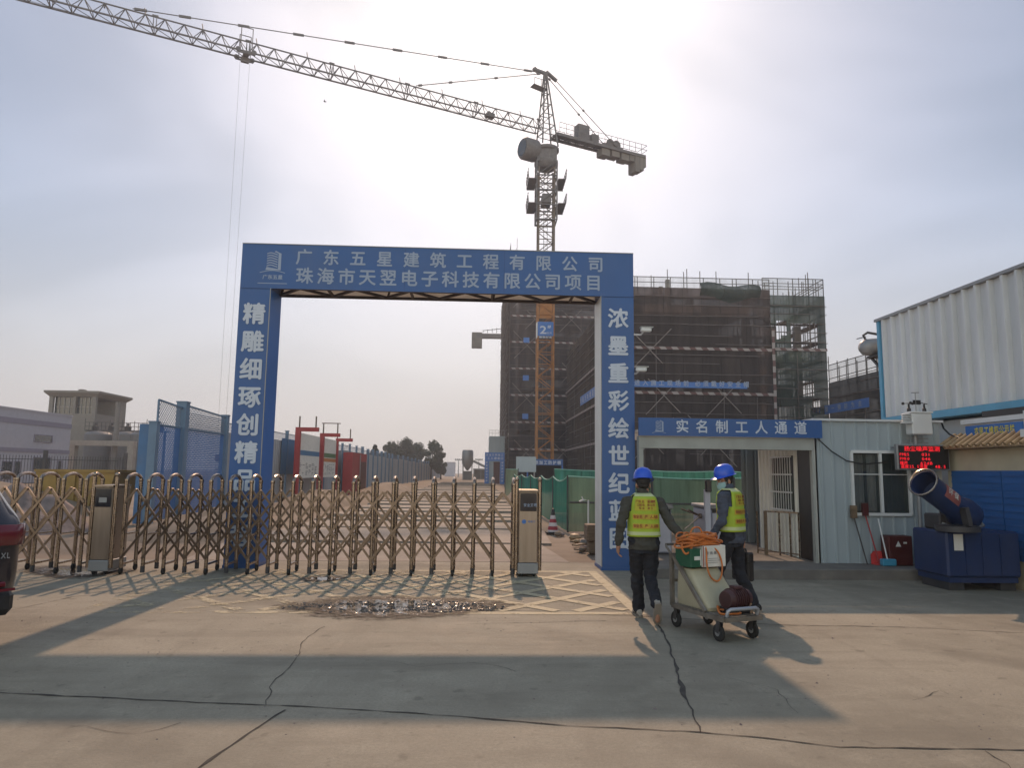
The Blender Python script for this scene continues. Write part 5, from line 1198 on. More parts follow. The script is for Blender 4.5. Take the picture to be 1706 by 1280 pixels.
# ================================================================ right side: passage, cabin, upper storey, boundary wall
M['header'] = mat('header_paint', (.34,.36,.34), .6, var=.1, dirt=(.22,.22,.2), damt=.5)
M['bounce_lit_corr'] = mat('bounce_lit_corrugated', (.70,.71,.66), .5, var=.06, dirt=(.5,.5,.45), damt=.3)  # cabin side wall: light bounced off the sunny floor put into a paler colour
M['pane'] = pane('clear_pane', (.05,.07,.07), .42)
M['step'] = mat('step_concrete', (.15,.14,.13), .9, var=.2, sc=2, dirt=(.22,.20,.17), damt=.6, dsc=2)
def right_side():
    CY = 12.4
    a = MB(); a.cbx(2.79, 8.28, 11.58, 16.2, -.1, .17, .015); struct(a.build('passage_step', M['step'], origin=(2.8, 11.58, 0)))
    # --- guard cabin
    r = thing('guard_cabin', 'white corrugated steel guard cabin with a sliding window, right of the workers passage', 'cabin', (7.1, 14, .17))
    a = MB(); z0, z1 = .17, 2.66; wx0, wx1, wz0, wz1 = 6.62, 7.66, 1.02, 2.12
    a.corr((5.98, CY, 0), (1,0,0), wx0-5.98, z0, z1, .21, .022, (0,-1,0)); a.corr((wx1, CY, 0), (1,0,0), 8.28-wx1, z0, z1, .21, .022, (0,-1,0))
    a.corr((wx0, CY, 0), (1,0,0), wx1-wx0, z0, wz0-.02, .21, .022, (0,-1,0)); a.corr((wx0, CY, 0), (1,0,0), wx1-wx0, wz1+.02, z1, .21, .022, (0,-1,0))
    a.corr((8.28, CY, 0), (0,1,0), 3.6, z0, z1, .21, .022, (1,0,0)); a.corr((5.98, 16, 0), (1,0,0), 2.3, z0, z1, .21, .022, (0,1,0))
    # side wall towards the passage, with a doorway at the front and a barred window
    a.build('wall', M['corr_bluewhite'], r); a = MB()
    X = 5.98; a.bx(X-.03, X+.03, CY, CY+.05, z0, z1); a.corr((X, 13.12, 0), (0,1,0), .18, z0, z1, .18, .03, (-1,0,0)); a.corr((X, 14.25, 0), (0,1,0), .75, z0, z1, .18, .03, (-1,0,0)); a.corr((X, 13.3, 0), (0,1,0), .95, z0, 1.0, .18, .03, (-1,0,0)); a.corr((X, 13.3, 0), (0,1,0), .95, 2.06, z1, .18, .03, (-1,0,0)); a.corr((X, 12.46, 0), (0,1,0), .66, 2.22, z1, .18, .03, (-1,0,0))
    a.build('side_wall', M['bounce_lit_corr'], r)
    a = MB(); a.bx(5.93, 8.33, CY-.06, 16.06, 2.66, 2.70); a.build('roof', M['corr_white'], r)
    a = MB(); a.bx(X+.9, X+.95, 12.45, 15.9, z0, z1-.05); a.build('interior_partition', M['black'], r)
    a = MB(); a.bx(X+.005, X+.02, 12.47, 13.10, z0, 2.2); a.build('door', M['black'], r)
    f = MB(); fw = .045
    for (p, q) in (((wx0,wz0),(wx1,wz0)),((wx0,wz1),(wx1,wz1)),((wx0,wz0),(wx0,wz1)),((wx1,wz0),(wx1,wz1)),(((wx0+wx1)/2,wz0+.03),((wx0+wx1)/2,wz1-.03))): f.bar((p[0], CY-.03, p[1]), (q[0], CY-.03, q[1]), fw, .05)
    f.bar((wx0+.03, CY-.035, 1.72), (wx1-.03, CY-.035, 1.72), .015); wn = f.build('window', M['white_paint'], r)
    g = MB(); g.bx(wx0+.02, wx1-.02, CY+.0, CY+.01, wz0+.02, wz1-.02); g.build('pane', M['pane'], wn)
    c = MB(); 
    for k in range(13): x = wx0+.05+k*.034+(.012 if k > 8 else 0); c.bar((x, CY+.08+.012*(k % 2), wz0+.05), (x, CY+.08+.012*(k % 2), wz1-.05), .03, .012)
    c.build('curtain', M['paper'], wn)
    w2 = MB(); w2.bx(X-.012, X-.004, 13.3, 14.25, 1.02, 2.04); sw = w2.build('window', M['glass'], r)
    b = MB()
    for k in range(9): y = 13.34+.11*k; b.bar((X-.05, y, 1.02), (X-.05, y, 2.04), .012)
    for z in (1.02, 1.36, 1.70, 2.04): b.bar((X-.05, 13.3, z), (X-.05, 14.25, z), .028)
    b.build('window_bars', M['white_paint'], sw)
    # --- passage sign and header
    r = thing('passage_portal', 'pale header beam and posts carrying the blue workers passage sign, left of the cabin', 'portal', (4.4, CY, .17))
    a = MB(); a.bx(2.80, 5.94, CY-.06, CY+.10, 2.13, 2.34); a.build('header_beam', M['header'], r)
    a = MB(); a.bx(2.80, 2.88, CY-.05, CY+.09, .17, 2.13); a.build('post', M['header'], r)
    a = MB(); a.bx(5.90, 5.945, CY-.05, CY+.05, .17, 2.13); a.build('post', M['header'], r)
    a = MB(); a.bx(2.79, 6.07, CY-.115, CY-.065, 2.345, 2.66); sg = a.build('sign_board', M['blue'], r)
    t = MB(); A = aY(1126, 724, CY-.12); B = aY(1345, 726, CY-.12)
    t.text('实名制工人通道', (A.x, CY-.119, 2.40), (1,0,0), (0,0,1), .235, .24, step=V(((B.x-A.x-.235)/6, 0, 0)), bold=.02); t.build('lettering', M['letter'], sg)
    e = MB(); p = aY(1098, 720, CY-.12); logo(e, (p.x, CY-.119, 2.42), .2); e.build('emblem', M['letter_grey'], sg)
    a = MB(); pts = [aY(1362, 731, CY-.14), aY(1385, 752, CY-.1), aY(1410, 768, CY-.08), aY(1440, 774, CY-.06), aY(1480, 770, CY-.06)]; a.tube(pts, .012, 6); tag(a.build('cable', M['black'], origin=tuple(pts[0])), 'thin black cable sagging from the passage sign across the cabin window', 'cable')
    a = MB(); a.corr((2.85, 15.95, 0), (1,0,0), 3.08, 2.44, 2.441, .2, .02); a.v = []; a.f = []; a.mi = []; a.sm = []
    a.bx(2.80, 5.93, CY+.105, 15.6, 2.42, 2.46); a.build('passage_roof', M['white_cloth'], r)
    # --- railing in the passage
    r = thing('passage_railing', 'low steel railing with square posts beside the barred cabin window', 'railing', (5.3, 13, .17))
    P = [gp(1263, 922, .17), gp(1277, 925, .17), gp(1300, 926, .17), gp(1318, 928, .17), gp(1333, 930, .17)]
    for k, p in enumerate(P):
        a = MB(); w_ = .05 if k == 1 else .025; a.bx(p.x-w_/2, p.x+w_/2, p.y-w_/2, p.y+w_/2, .17, 1.0 if k else .98); a.build('post', M['stainless'] if k != 1 else M['wood'], r)  # second post brown: the pinkish light on it put into its colour
    a = MB(); a.bar(P[1]+V((0,0,.82)), P[4]+V((0,0,.82)), .03); a.bar(P[0]+V((0,0,.06)), P[4]+V((0,0,.06)), .02); a.build('rail', M['stainless'], r)
    # --- turnstiles and card reader
    def turnstile(x, y, lab, wd=.32):
        r = thing('turnstile', lab, 'turnstile', (x, y, .17), 0, 'turnstiles in the workers passage')
        a = MB(); a.cbx(x-wd/2, x+wd/2, y, y+1.15, .19, 1.02, .03); a.build('cabinet', M['stainless_pale'], r)
        a = MB(); a.cbx(x-wd/2-.03, x+wd/2+.03, y-.04, y+1.2, 1.022, 1.10, .02); a.build('top', M['grey_metal'], r)
        a = MB(); a.bx(x-wd/2+.02, x+wd/2-.02, y-.012, y-.003, .955, 1.015); a.build('status_strip', M['black'], r)
        a = MB(); hub = V((x-wd/2-.02, y+.6, .86)); a.lathe([(.05,-.03),(.05,.05)], hub, 12, (1,0,0))
        for k in range(3): an = .5+2*PI*k/3; a.tube([hub, hub + V((-.32, .26*math.cos(an), .26*math.sin(an)))], .016, 8)
        a.build('tripod_arm', M['stainless'], r)
    M['stainless_pale'] = mat('pale_stainless', (.44,.46,.54), .45, metal=.35, var=.08, stretch=(4,4,.4))
    turnstile(3.52, 13.5, 'stainless turnstile cabinet nearest the right arch column'); turnstile(4.60, 13.5, 'stainless turnstile cabinet behind the loaded trolley, near the card reader')
    x = 4.30; r = thing('card_reader', 'dark face reader on a pale stem between the two turnstiles and the right worker', 'card reader', (x, 13.2, .17))
    a = MB(); a.bx(x-.05, x+.05, 13.25, 13.33, .17, 1.40); a.build('stem', M['stainless_pale'], r); a = MB(); a.cbx(x-.055, x+.055, 13.17, 13.24, 1.36, 1.58, .012); a.build('screen', M['display'], r)
    # --- upper storey of the site office
    X = 9.0; r = thing('site_office', 'white corrugated upper storey with light blue trim, jutting in from the right edge', 'building', (X, 10, 0))
    y0, y1 = -2.0, 15.35; zb, zt = 2.98, 5.16
    a = MB(); a.corr((X, y1-.08, 0), (0,-1,0), y1-y0-.2, zb, zt, .33, .075, (-1,0,0), rib=.34); a.bx(X+.05, X+6, y0, y1-.04, zb+.02, zt-.05); a.bx(X+.25, X+6, y0, y1-.1, 0, 2.8); a.build('wall', M['corr_white'], r)
    a = MB(); a.bx(X-.05, X+.04, y1-.075, y1+.02, 0, zt+.02); a.build('corner_trim', M['lightblue'], r)
    a = MB(); a.bx(X-.07, X+6, y0, y1-.08, zb-.14, zb-.004); a.build('floor_trim', M['lightblue'], r)
    a = MB(); a.bx(X-.09, X+6.1, y0, y1+.05, zt+.003, zt+.06); a.build('roof', M['grey_metal'], r)
    # --- water tank behind the roof edge
    c = V((9.22, 15.95, 4.70)); r = thing('water_tank', 'round stainless water tank with pipes behind the far end of the white roof', 'water tank', tuple(c))
    a = MB(); a.lathe([(0,-.36),(.10,-.345),(.17,-.28),(.20,-.18),(.20,.5),(.14,.6),(0,.62)], c, 18, (.99,0,.08)); a.build('tank', M['grey_metal'], r)
    a = MB(); a.tube([c + V((-.2,0,.15)), c + V((-.26,0,.27)), c + V((-.15,0,.34)), c + V((.1,0,.3))], .03, 6); a.tube([c + V((-.42,0,.18)), c + V((-.2,0,.24))], .012, 5); a.build('pipe', M['steel_dark'], r)
    a = MB(); a.bx(9.1, 9.9, 15.4, 16.1, 4.44, 4.49); a.bar((9.2, 15.4, 3.9), (9.2, 16.05, 4.44), .05); a.bar((9.8, 15.4, 3.9), (9.8, 16.05, 4.44), .05)
    a.build('stand', M['steel_dark'], r)
    # --- boundary wall with tiled coping, eave, blue panels
    X = 8.33; r = thing('boundary_wall', 'cream wall with ochre tiled coping and blue panels at the right edge', 'wall', (X, 9, 0)); y0, y1 = 3.0, 12.30
    a = MB(); a.bx(X, X+.24, y0, y1, 0, 2.16); a.bx(X-.04, X+.28, y0, y1, 2.163, 2.20); a.build('wall_body', M['cream'], r)
    a = MB()
    a.add([(X-.22, y0, 2.20),(X-.22, y1, 2.20),(X+.10, y1, 2.42),(X+.10, y0, 2.42),(X-.22, y0, 2.17),(X-.22, y1, 2.17),(X+.10, y1, 2.39),(X+.10, y0, 2.39)], [(0,1,2,3),(4,7,6,5),(0,4,5,1),(1,5,6,2),(3,2,6,7),(0,3,7,4)])
    y = y0+.06
    while y < y1: a.tube([(X-.235, y, 2.205), (X+.10, y, 2.435)], .035, 8); y += .16
    a.build('tiled_coping', M['tile'], r)
    y = y1-.12; k = 0
    while y > y0+.5:
        a = MB(); a.bx(X-.02, X-.004, y-1.18, y, .42, 1.80)
        for z in [ .5+.11*i for i in range(12)]: a.bx(X-.03, X-.02, y-1.18, y, z, z+.02)
        a.build('blue_panel', M['wall_blue'], r); y -= 1.2; k += 1
    # --- lean-to eave with the blue and yellow notice
    r = thing('lean_to', 'pale lean-to eave below the upper storey, with a dark slot under it', 'eave', (8.5, 9, 0)); X = 8.48
    a = MB(); a.bx(X, X+.5, y0, 12.0, 2.44, 2.66); a.bx(X-.06, X-.003, y0, 12.02, 2.60, 2.68); a.build('fascia', M['white_paint'], r)
    a = MB(); a.bx(X+.25, X+.30, y0, 11.9, 2.67, 2.83); a.build('slot_shade', M['black'], r)  # black strip standing in for the shade inside the gap
    a = MB(); a.bx(X-.12, X+.1, 10.12, 10.5, 2.32, 2.72); a.build('bracket', M['white_paint'], r)
    r = thing('notice_strip', 'long blue strip lettered in yellow, just above the tiled coping', 'sign', (8.4, 11, 2.4))
    a = MB(); a.bx(8.38, 8.40, 10.55, 11.85, 2.30, 2.56); a.build('board', M['blue_side'], r)
    t = MB(); t.text('农民工维权公示栏', (8.376, 11.62, 2.39), (0,-1,0), (0,0,1), .105, .14, .115, bold=.03); t.build('lettering', M['yellow_letter'], r)
    a = MB(); pts = [aX(1568, 702, 8.35), aX(1572, 714, 8.33), aX(1582, 724, 8.33), aX(1600, 731, 8.33), aX(1625, 732, 8.33)]; a.tube(pts, .016, 6); tag(a.build('cable', M['black'], origin=tuple(pts[0])), 'thick black cable drooping from the eave onto the blue and yellow strip', 'cable')
    a = MB(); a.bx(8.22, 8.42, 10.05, 10.30, 0, 2.3); a.bx(8.18, 8.46, 10.0, 10.36, 2.303, 2.42); tag(a.build('wall_pillar', M['white_paint'], origin=(8.3, 10.15, 0)), 'pale square wall pillar cut by the right edge', 'pillar')
    # --- dust monitor
    cx, cy = 7.72, 12.12; r = thing('dust_monitor', 'white weather and dust monitor box with anemometer on a pole above the red display', 'weather station', (cx, cy, .17))
    a = MB(); a.tube([(cx, cy+.1, .17), (cx, cy+.1, 2.5)], .035, 10); a.build('pole', M['grey_metal'], r)
    a = MB(); a.cbx(7.58, 7.95, cy-.06, cy+.16, 2.42, 2.80, .02); a.bx(7.57, 7.96, cy-.07, cy+.17, 2.803, 2.83); a.build('instrument_box', M['white_paint'], r)
    a = MB(); a.bar((7.55, cy+.1, 2.36), (7.95, cy+.1, 2.36), .02); a.bar((7.55, cy+.1, 2.28), (7.95, cy+.1, 2.28), .02); a.build('bracket', M['grey_metal'], r)
    a = MB(); p = V((7.53, cy+.02, 2.68)); a.lathe([(.10,0),(.10,.02)], p + V((0,0,-.06)), 12); 
    for k in range(5): a.lathe([(.07,0),(.085,.01),(.07,.02)], p + V((0,0,-.03+.03*k)), 12)
    a.build('radiation_shield', M['white_paint'], r)
    a = MB(); p = V((7.60, cy+.05, 2.83)); a.lathe([(.035,0),(.03,.06),(.018,.07),(.015,.14)], p, 10)
    for k in range(3):
        an = .3+2*PI*k/3; e = p + V((math.cos(an)*.09, math.sin(an)*.09, .15)); a.tube([p + V((0,0,.15)), e], .006, 5); a.ell(e, (.028,.028,.028), 8)
    a.build('anemometer', M['black'], r)
    a = MB(); p = V((7.88, cy+.05, 2.83)); a.lathe([(.035,0),(.03,.06),(.018,.07),(.015,.14)], p, 10); a.bar(p + V((-.16,0,.18)), p + V((.06,0,.14)), .012); a.bx(p.x-.2, p.x-.06, p.y-.006, p.y+.006, p.z+.13, p.z+.21); a.build('wind_vane', M['black'], r)
    a = MB(); a.tube([(7.73, cy+.05, 2.83), (7.73, cy+.05, 3.17)], .008, 6); a.bar((7.66, cy+.05, 3.17), (7.80, cy+.05, 3.175), .015); a.build('antenna', M['grey_metal'], r)
    # --- red dot display
    r = thing('led_display', 'wide black display panel showing red glowing characters under the dust monitor', 'display', (7.75, cy, 1.8))
    x0, x1, z0, z1 = 7.27, 8.21, 1.80, 2.25
    a = MB(); a.cbx(x0, x1, cy-.07, cy+.03, z0, z1, .012); a.m = 1; a.bx(x0+.025, x1-.025, cy-.076, cy-.069, z0+.025, z1-.025); a.build('casing', [M['grey_metal'], M['black']], r)
    t = MB(); y = cy-.079; w_ = .085; _tx = t.text; t.text = lambda *q: _tx(*q, bold=.006)
    t.text('扬尘噪声监测', (x0+.12, y, z1-.125), (1,0,0), (0,0,1), .105, .095, .108)
    for k, (l_, v_) in enumerate((('PM25','031'),('PM10','046'),('噪声','62dB'))):
        t.text(l_, (x0+.035, y, z1-.21-.075*k), (1,0,0), (0,0,1), .07, .068, .045 if k < 2 else .07); t.text(v_, (x0+.40+.03*(k < 2), y, z1-.21-.075*k), (1,0,0), (0,0,1), .09, .07, .055)
    t.text('温度', (x0+.045, y, z0+.03), (1,0,0), (0,0,1), .07, .07, .075); t.text('25.5', (x0+.2, y, z0+.03), (1,0,0), (0,0,1), .07, .07, .045); t.text('湿度', (x0+.38, y, z0+.03), (1,0,0), (0,0,1), .07, .07, .075); t.text('48.5', (x0+.66, y, z0+.03), (1,0,0), (0,0,1), .08, .075, .05)
    t.build('red_characters', M['led'], r)
    a = MB(); a.bar((x0+.1, cy+.05, 2.2), (x0+.1, CY-.03, 2.2), .03); a.bar((x1-.1, cy+.05, 2.2), (x1-.1, CY-.03, 2.2), .03); a.build('bracket', M['grey_metal'], r)
M['led'] = mat('red_led', (.3,.01,.01), .5, emis=((1,.015,.03), 1.0)); M['wall_blue'] = mat('wall_blue', (.022,.115,.34), .5, var=.12, sc=2, stretch=(1,1,6)); M['yellow_letter'] = mat('yellow_letter', (.62,.55,.08), .6)
right_side()

def fog_cannon():
    M['cannon'] = mat('cannon_blue', (.010,.030,.105), .45, var=.2, sc=2, dirt=(.03,.04,.08), damt=.5)
    r = thing('fog_cannon', 'dark blue fog cannon with a wide barrel mounted on a blue water tank', 'fog cannon', (7.3, 10.9, 0))
    a = MB(); a.cbx(7.02, 8.16, 10.50, 11.35, .20, .88, .03); a.bx(7.06, 8.12, 10.54, 11.31, .12, .2)
    for x in (7.32, 7.58, 7.86): a.bx(x-.02, x+.02, 10.485, 10.503, .24, .84)
    tk = a.build('water_tank', M['cannon'], r)
    a = MB(); a.bx(7.06+.06, 7.26, 10.478, 10.484, .60, .84); a.build('paper_notice', M['paper'], tk)
    for x in (7.2, 8.0): a = MB(); a.bx(x-.12, x+.12, 10.6, 11.25, 0, .12); a.build('skid', M['steel_dark'], r)
    m0 = V((6.56, 10.25, 1.60)); d = V((.80, .36, -.44)).normalized(); rr = .185
    a = MB(); n = 24
    prof = [(rr*1.12,0),(rr*1.12,.05),(rr,.07),(rr,.85),(rr*1.25,.95),(rr*1.25,1.15),(rr*1.05,1.2),(rr*.6,1.22),(0,1.22)]
    inner = [(rr*1.12,0),(rr*.98,-.005),(rr*.96,.3),(rr*.5,.32),(0,.32)]
    a.lathe(prof, m0, n, d, cap=False); a.lathe(inner, m0, n, d, cap=False); b = a.build('barrel', M['cannon'], r)
    a = MB(); x = d.orthogonal().normalized(); y = d.cross(x); a.tube([m0 - d*.02 + (x*math.cos(2*PI*k/28)+y*math.sin(2*PI*k/28))*rr*1.12 for k in range(28)], .016, 6, closed=True); a.build('nozzle_ring', M['stainless'], b)
    a = MB(); R = d; side = V((-d.y, d.x, 0)).normalized(); upn = R.cross(side); upn = upn if upn.z > 0 else -upn; fr = -V((0,1,0)); nv = (upn*.35 + (fr - d*fr.dot(d)).normalized()).normalized(); tv = d.cross(nv); tv = tv if tv.z > 0 else -tv
    P = []
    for i in range(5):
        for j in range(5):
            an = (-.55 + .275*j); P.append(m0 + d*(.26+.36*i/4) + (nv*math.cos(an) + tv*math.sin(an))*(rr+.004))
    a.smooth = True; a.add(P, [(i*5+j, (i+1)*5+j, (i+1)*5+j+1, i*5+j+1) for i in range(4) for j in range(4)]); a.build('red_label', M['label_red'], b)
    t = MB(); t.text('环保', m0 + d*.30 + nv*(rr+.012) - tv*.05, d, tv, .11, .11, .14); t.build('lettering', M['paper'], b)
    a = MB(); c = m0 + d*.75; 
    for s in (-1, 1): a.bar(c + V((0, s*.24, -.02)), V((c.x+.05, c.y+s*.24, .98)), .06, .14)
    a.lathe([(.3,.88),(.3,.96),(.2,.98)], (c.x+.05, c.y, 0), 20); a.build('yoke', M['steel_dark'], r)
    a = MB(); a.cbx(7.10, 7.34, 10.75, 11.15, .885, 1.12, .02); a.build('pump', M['steel_dark'], r)
    a = MB(); a.tube([(7.1, 10.7, .98), (7.2, 10.6, .93), (7.5, 10.58, .92), (7.75, 10.7, .95), (7.7, 10.9, 1.2)], .025, 8); a.build('hose', M['grey_metal'], r)
M['label_red'] = mat('faded_red_label', (.30,.10,.09), .6, var=.3, sc=8)
fog_cannon()

def cleaning_tools():
    def broom(x0, z0, x1, z1, lab, c, head):
        r = thing('broom', lab, 'broom', (x1, 12.2, .17)); a = MB(); a.tube([(x0, 12.33, z0), (x1, 12.18, z1)], .012, 7); a.build('handle', M[c], r)
        a = MB(); a.bx(x0-.05, x0+.05, 12.30, 12.36, z0-.02, z0+.20); a.build('brush_head', M[head], r)
    A, B = aY(1424, 862, 12.3), aY(1444, 938, 12.2); broom(A.x, A.z, B.x, .18, 'broom with a thin dark handle leaning upside down under the window', 'steel_dark', 'wood')
    A, B = aY(1443, 858, 12.3), aY(1464, 930, 12.2); broom(A.x, A.z, B.x, .18, 'broom with a dark red handle leaning beside the thin dark one', 'red_paint', 'dark_red')
    p = gp(1466, 941, .17); r = thing('dustpan', 'red plastic dustpan standing against the cabin wall', 'dustpan', (p.x, 12.15, .17))
    a = MB(); a.prism([(-.15,0),(.15,0),(.13,.16),(.07,.22),(-.07,.22),(-.13,.16)], (p.x, 12.25, .18), (1,0,0), (0,.25,.97), (0,.012,0)); a.bx(p.x-.15, p.x+.15, 12.12, 12.245, .175, .185); a.build('pan', M['bright_red'], r)
    p = gp(1477, 943, .17); r = thing('dustpan', 'sky blue dustpan with a long white handle, beside the red one', 'dustpan', (p.x, 12.05, .17))
    a = MB(); a.cbx(p.x-.12, p.x+.12, 11.98, 12.10, .175, .29, .015); a.build('pan', M['sky_plastic'], r); a = MB(); a.tube([(p.x, 12.06, .28), (p.x-.0, 12.28, .95)], .012, 7); a.build('handle', M['white_paint'], r)
    A, B = aY(1478, 893, 12.1), aY(1520, 942, 12.1); r = thing('extinguisher_box', 'dark red fire extinguisher box with a white mark, between dustpans and fog cannon', 'box', (A.x+.2, 12.2, .17))
    a = MB(); a.cbx(A.x, B.x, 12.06, 12.32, .172, A.z, .012); a.build('cabinet', M['dark_red'], r); a = MB(); a.bx(A.x+.03, B.x-.03, 12.052, 12.058, .2, A.z-.05); d = a.build('door', M['dark_red'], r)
    m_ = MB(); cx = A.x+.16; m_.add([(cx-.05, 12.049, A.z-.18), (cx+.05, 12.049, A.z-.18), (cx, 12.049, A.z-.08)], [(0,1,2)]); m_.bx(cx+.09, cx+.15, 12.047, 12.05, A.z-.13, A.z-.10); m_.build('white_mark', M['paper'], d)
M['bright_red'] = mat('red_plastic', (.55,.05,.05), .4); M['sky_plastic'] = mat('sky_plastic', (.05,.28,.45), .4)
cleaning_tools()
# ================================================================ people
M['jacket_olive'] = mat('olive_jacket', (.050,.050,.042), .85, var=.18, sc=6, bump=.25, bs=90); M['jacket_navy'] = mat('navy_jacket', (.055,.068,.100), .85, var=.18, sc=6, bump=.25, bs=90)
M['trousers'] = mat('dark_trousers', (.013,.015,.022), .9, var=.25, sc=6, bump=.2, bs=80); M['hair'] = mat('black_hair', (.012,.010,.009), .6, var=.3, sc=30)
M['helmet'] = mat('blue_helmet', (.020,.095,.60), .30, var=.06); M['strap'] = mat('strap', (.02,.02,.02), .7)
M['vest'] = mat('hi_vis_green', (.34,.46,.035), .75, var=.10, sc=8, bump=.2, bs=120); M['vest_y'] = mat('hi_vis_yellow', (.46,.42,.04), .75, var=.10, sc=8, bump=.2, bs=120)
M['vest_o'] = mat('hi_vis_orange', (.48,.34,.035), .6, var=.15, sc=10); M['vest_trim'] = mat('vest_trim', (.50,.56,.30), .7); M['print_red'] = mat('red_print', (.28,.05,.03), .7)
M['mask'] = mat('face_mask', (.30,.48,.50), .8, var=.05); M['shoe_white'] = mat('pale_shoe', (.34,.32,.29), .6, var=.15, sc=12, dirt=(.2,.18,.15)); M['shoe_black'] = mat('black_shoe', (.015,.015,.016), .5); M['sole'] = mat('shoe_sole', (.22,.20,.175), .8, var=.2)
M['eye'] = mat('eye', (.5,.48,.46), .2)

def hand(mb, wrist, dirv, palm_n, side, curl=.5, s=1.0):
    """wrist -> fingers along dirv; palm_n points out of the palm; side = direction of the thumb"""
    w = V(wrist); d = V(dirv).normalized(); n = V(palm_n); n = (n - d*n.dot(d)).normalized(); t = V(side); t = (t - d*t.dot(d) - n*t.dot(n)).normalized()
    mb.cap_(w - d*.01*s, w + d*.03*s, .026*s, .028*s)
    for o in (-.024, -.008, .009, .025): mb.cap_(w + d*.015*s + t*(o*.7*s), w + d*.085*s + t*(o*s), .016*s, .0135*s, 8)
    for o, L_, r in ((.027, .070, .0095), (.009, .078, .0098), (-.009, .073, .0094), (-.026, .057, .0085)):
        p = w + d*.088*s + t*(o*s); a = .25*curl + .1; seg = (.45, .32, .25)
        for k, f in enumerate(seg):
            a += curl*.75; q = p + (d*math.cos(a) + n*math.sin(a))*(L_*f*s); mb.cap_(p, q, r*s*(1-.08*k), r*s*(.92-.08*k), 8); p = q
    p = w + d*.025*s + t*.022*s; q = p + (d*.55 + t*.75 + n*.25).normalized()*.042*s; mb.cap_(p, q, .0135*s, .0115*s, 8)
    q2 = q + (d*.9 + t*.15 + n*.35).normalized()*.034*s; mb.cap_(q, q2, .0112*s, .0095*s, 8); q3 = q2 + (d*.85 - t*.1 + n*.5).normalized()*.024*s; mb.cap_(q2, q3, .0095*s, .008*s, 8)

def head(mb, c, rz, tilt):
    """head centred at c, facing local +y, turned rz about z and nodded by tilt; returns the placing function"""
    Rm = Matrix.Rotation(rz, 3, 'Z') @ Matrix.Rotation(tilt, 3, 'X'); c = V(c); T = lambda x, y, z: c + Rm @ V((x, y, z))
    mb.ell(T(0,-.012,.03), (.076,.094,.088), 18, Rm); mb.ell(T(0,.025,-.035), (.062,.066,.075), 16, Rm); mb.ell(T(0,.055,-.088), (.036,.032,.026), 12, Rm)
    for s in (-1,1):
        mb.ell(T(s*.040,.060,-.025), (.024,.022,.024), 10, Rm); mb.ell(T(s*.030,.074,.022), (.026,.014,.010), 10, Rm); mb.ell(T(s*.052,.015,-.065), (.018,.04,.022), 10, Rm)
        mb.ell(T(s*.078,-.008,-.012), (.012,.020,.033), 10, Rm @ Matrix.Rotation(s*.35, 3, 'Z'))
    mb.cap_(T(0,.082,.012), T(0,.104,-.024), .0095, .014, 8); mb.ell(T(.011,.094,-.028), (.009,.010,.008), 8, Rm); mb.ell(T(-.011,.094,-.028), (.009,.010,.008), 8, Rm)
    mb.ell(T(0,.080,-.056), (.025,.011,.0065), 10, Rm); mb.ell(T(0,.078,-.066), (.022,.011,.007), 10, Rm)
    return T, Rm

def torso_ring(mb, ctrs): # list of (center, rx, ry, rot)
    mb.rings([[V(c) + Matrix.Rotation(rz, 3, 'Z') @ V((rx*math.cos(2*PI*k/20), ry*math.sin(2*PI*k/20), 0)) for k in range(20)] for c, rx, ry, rz in ctrs])

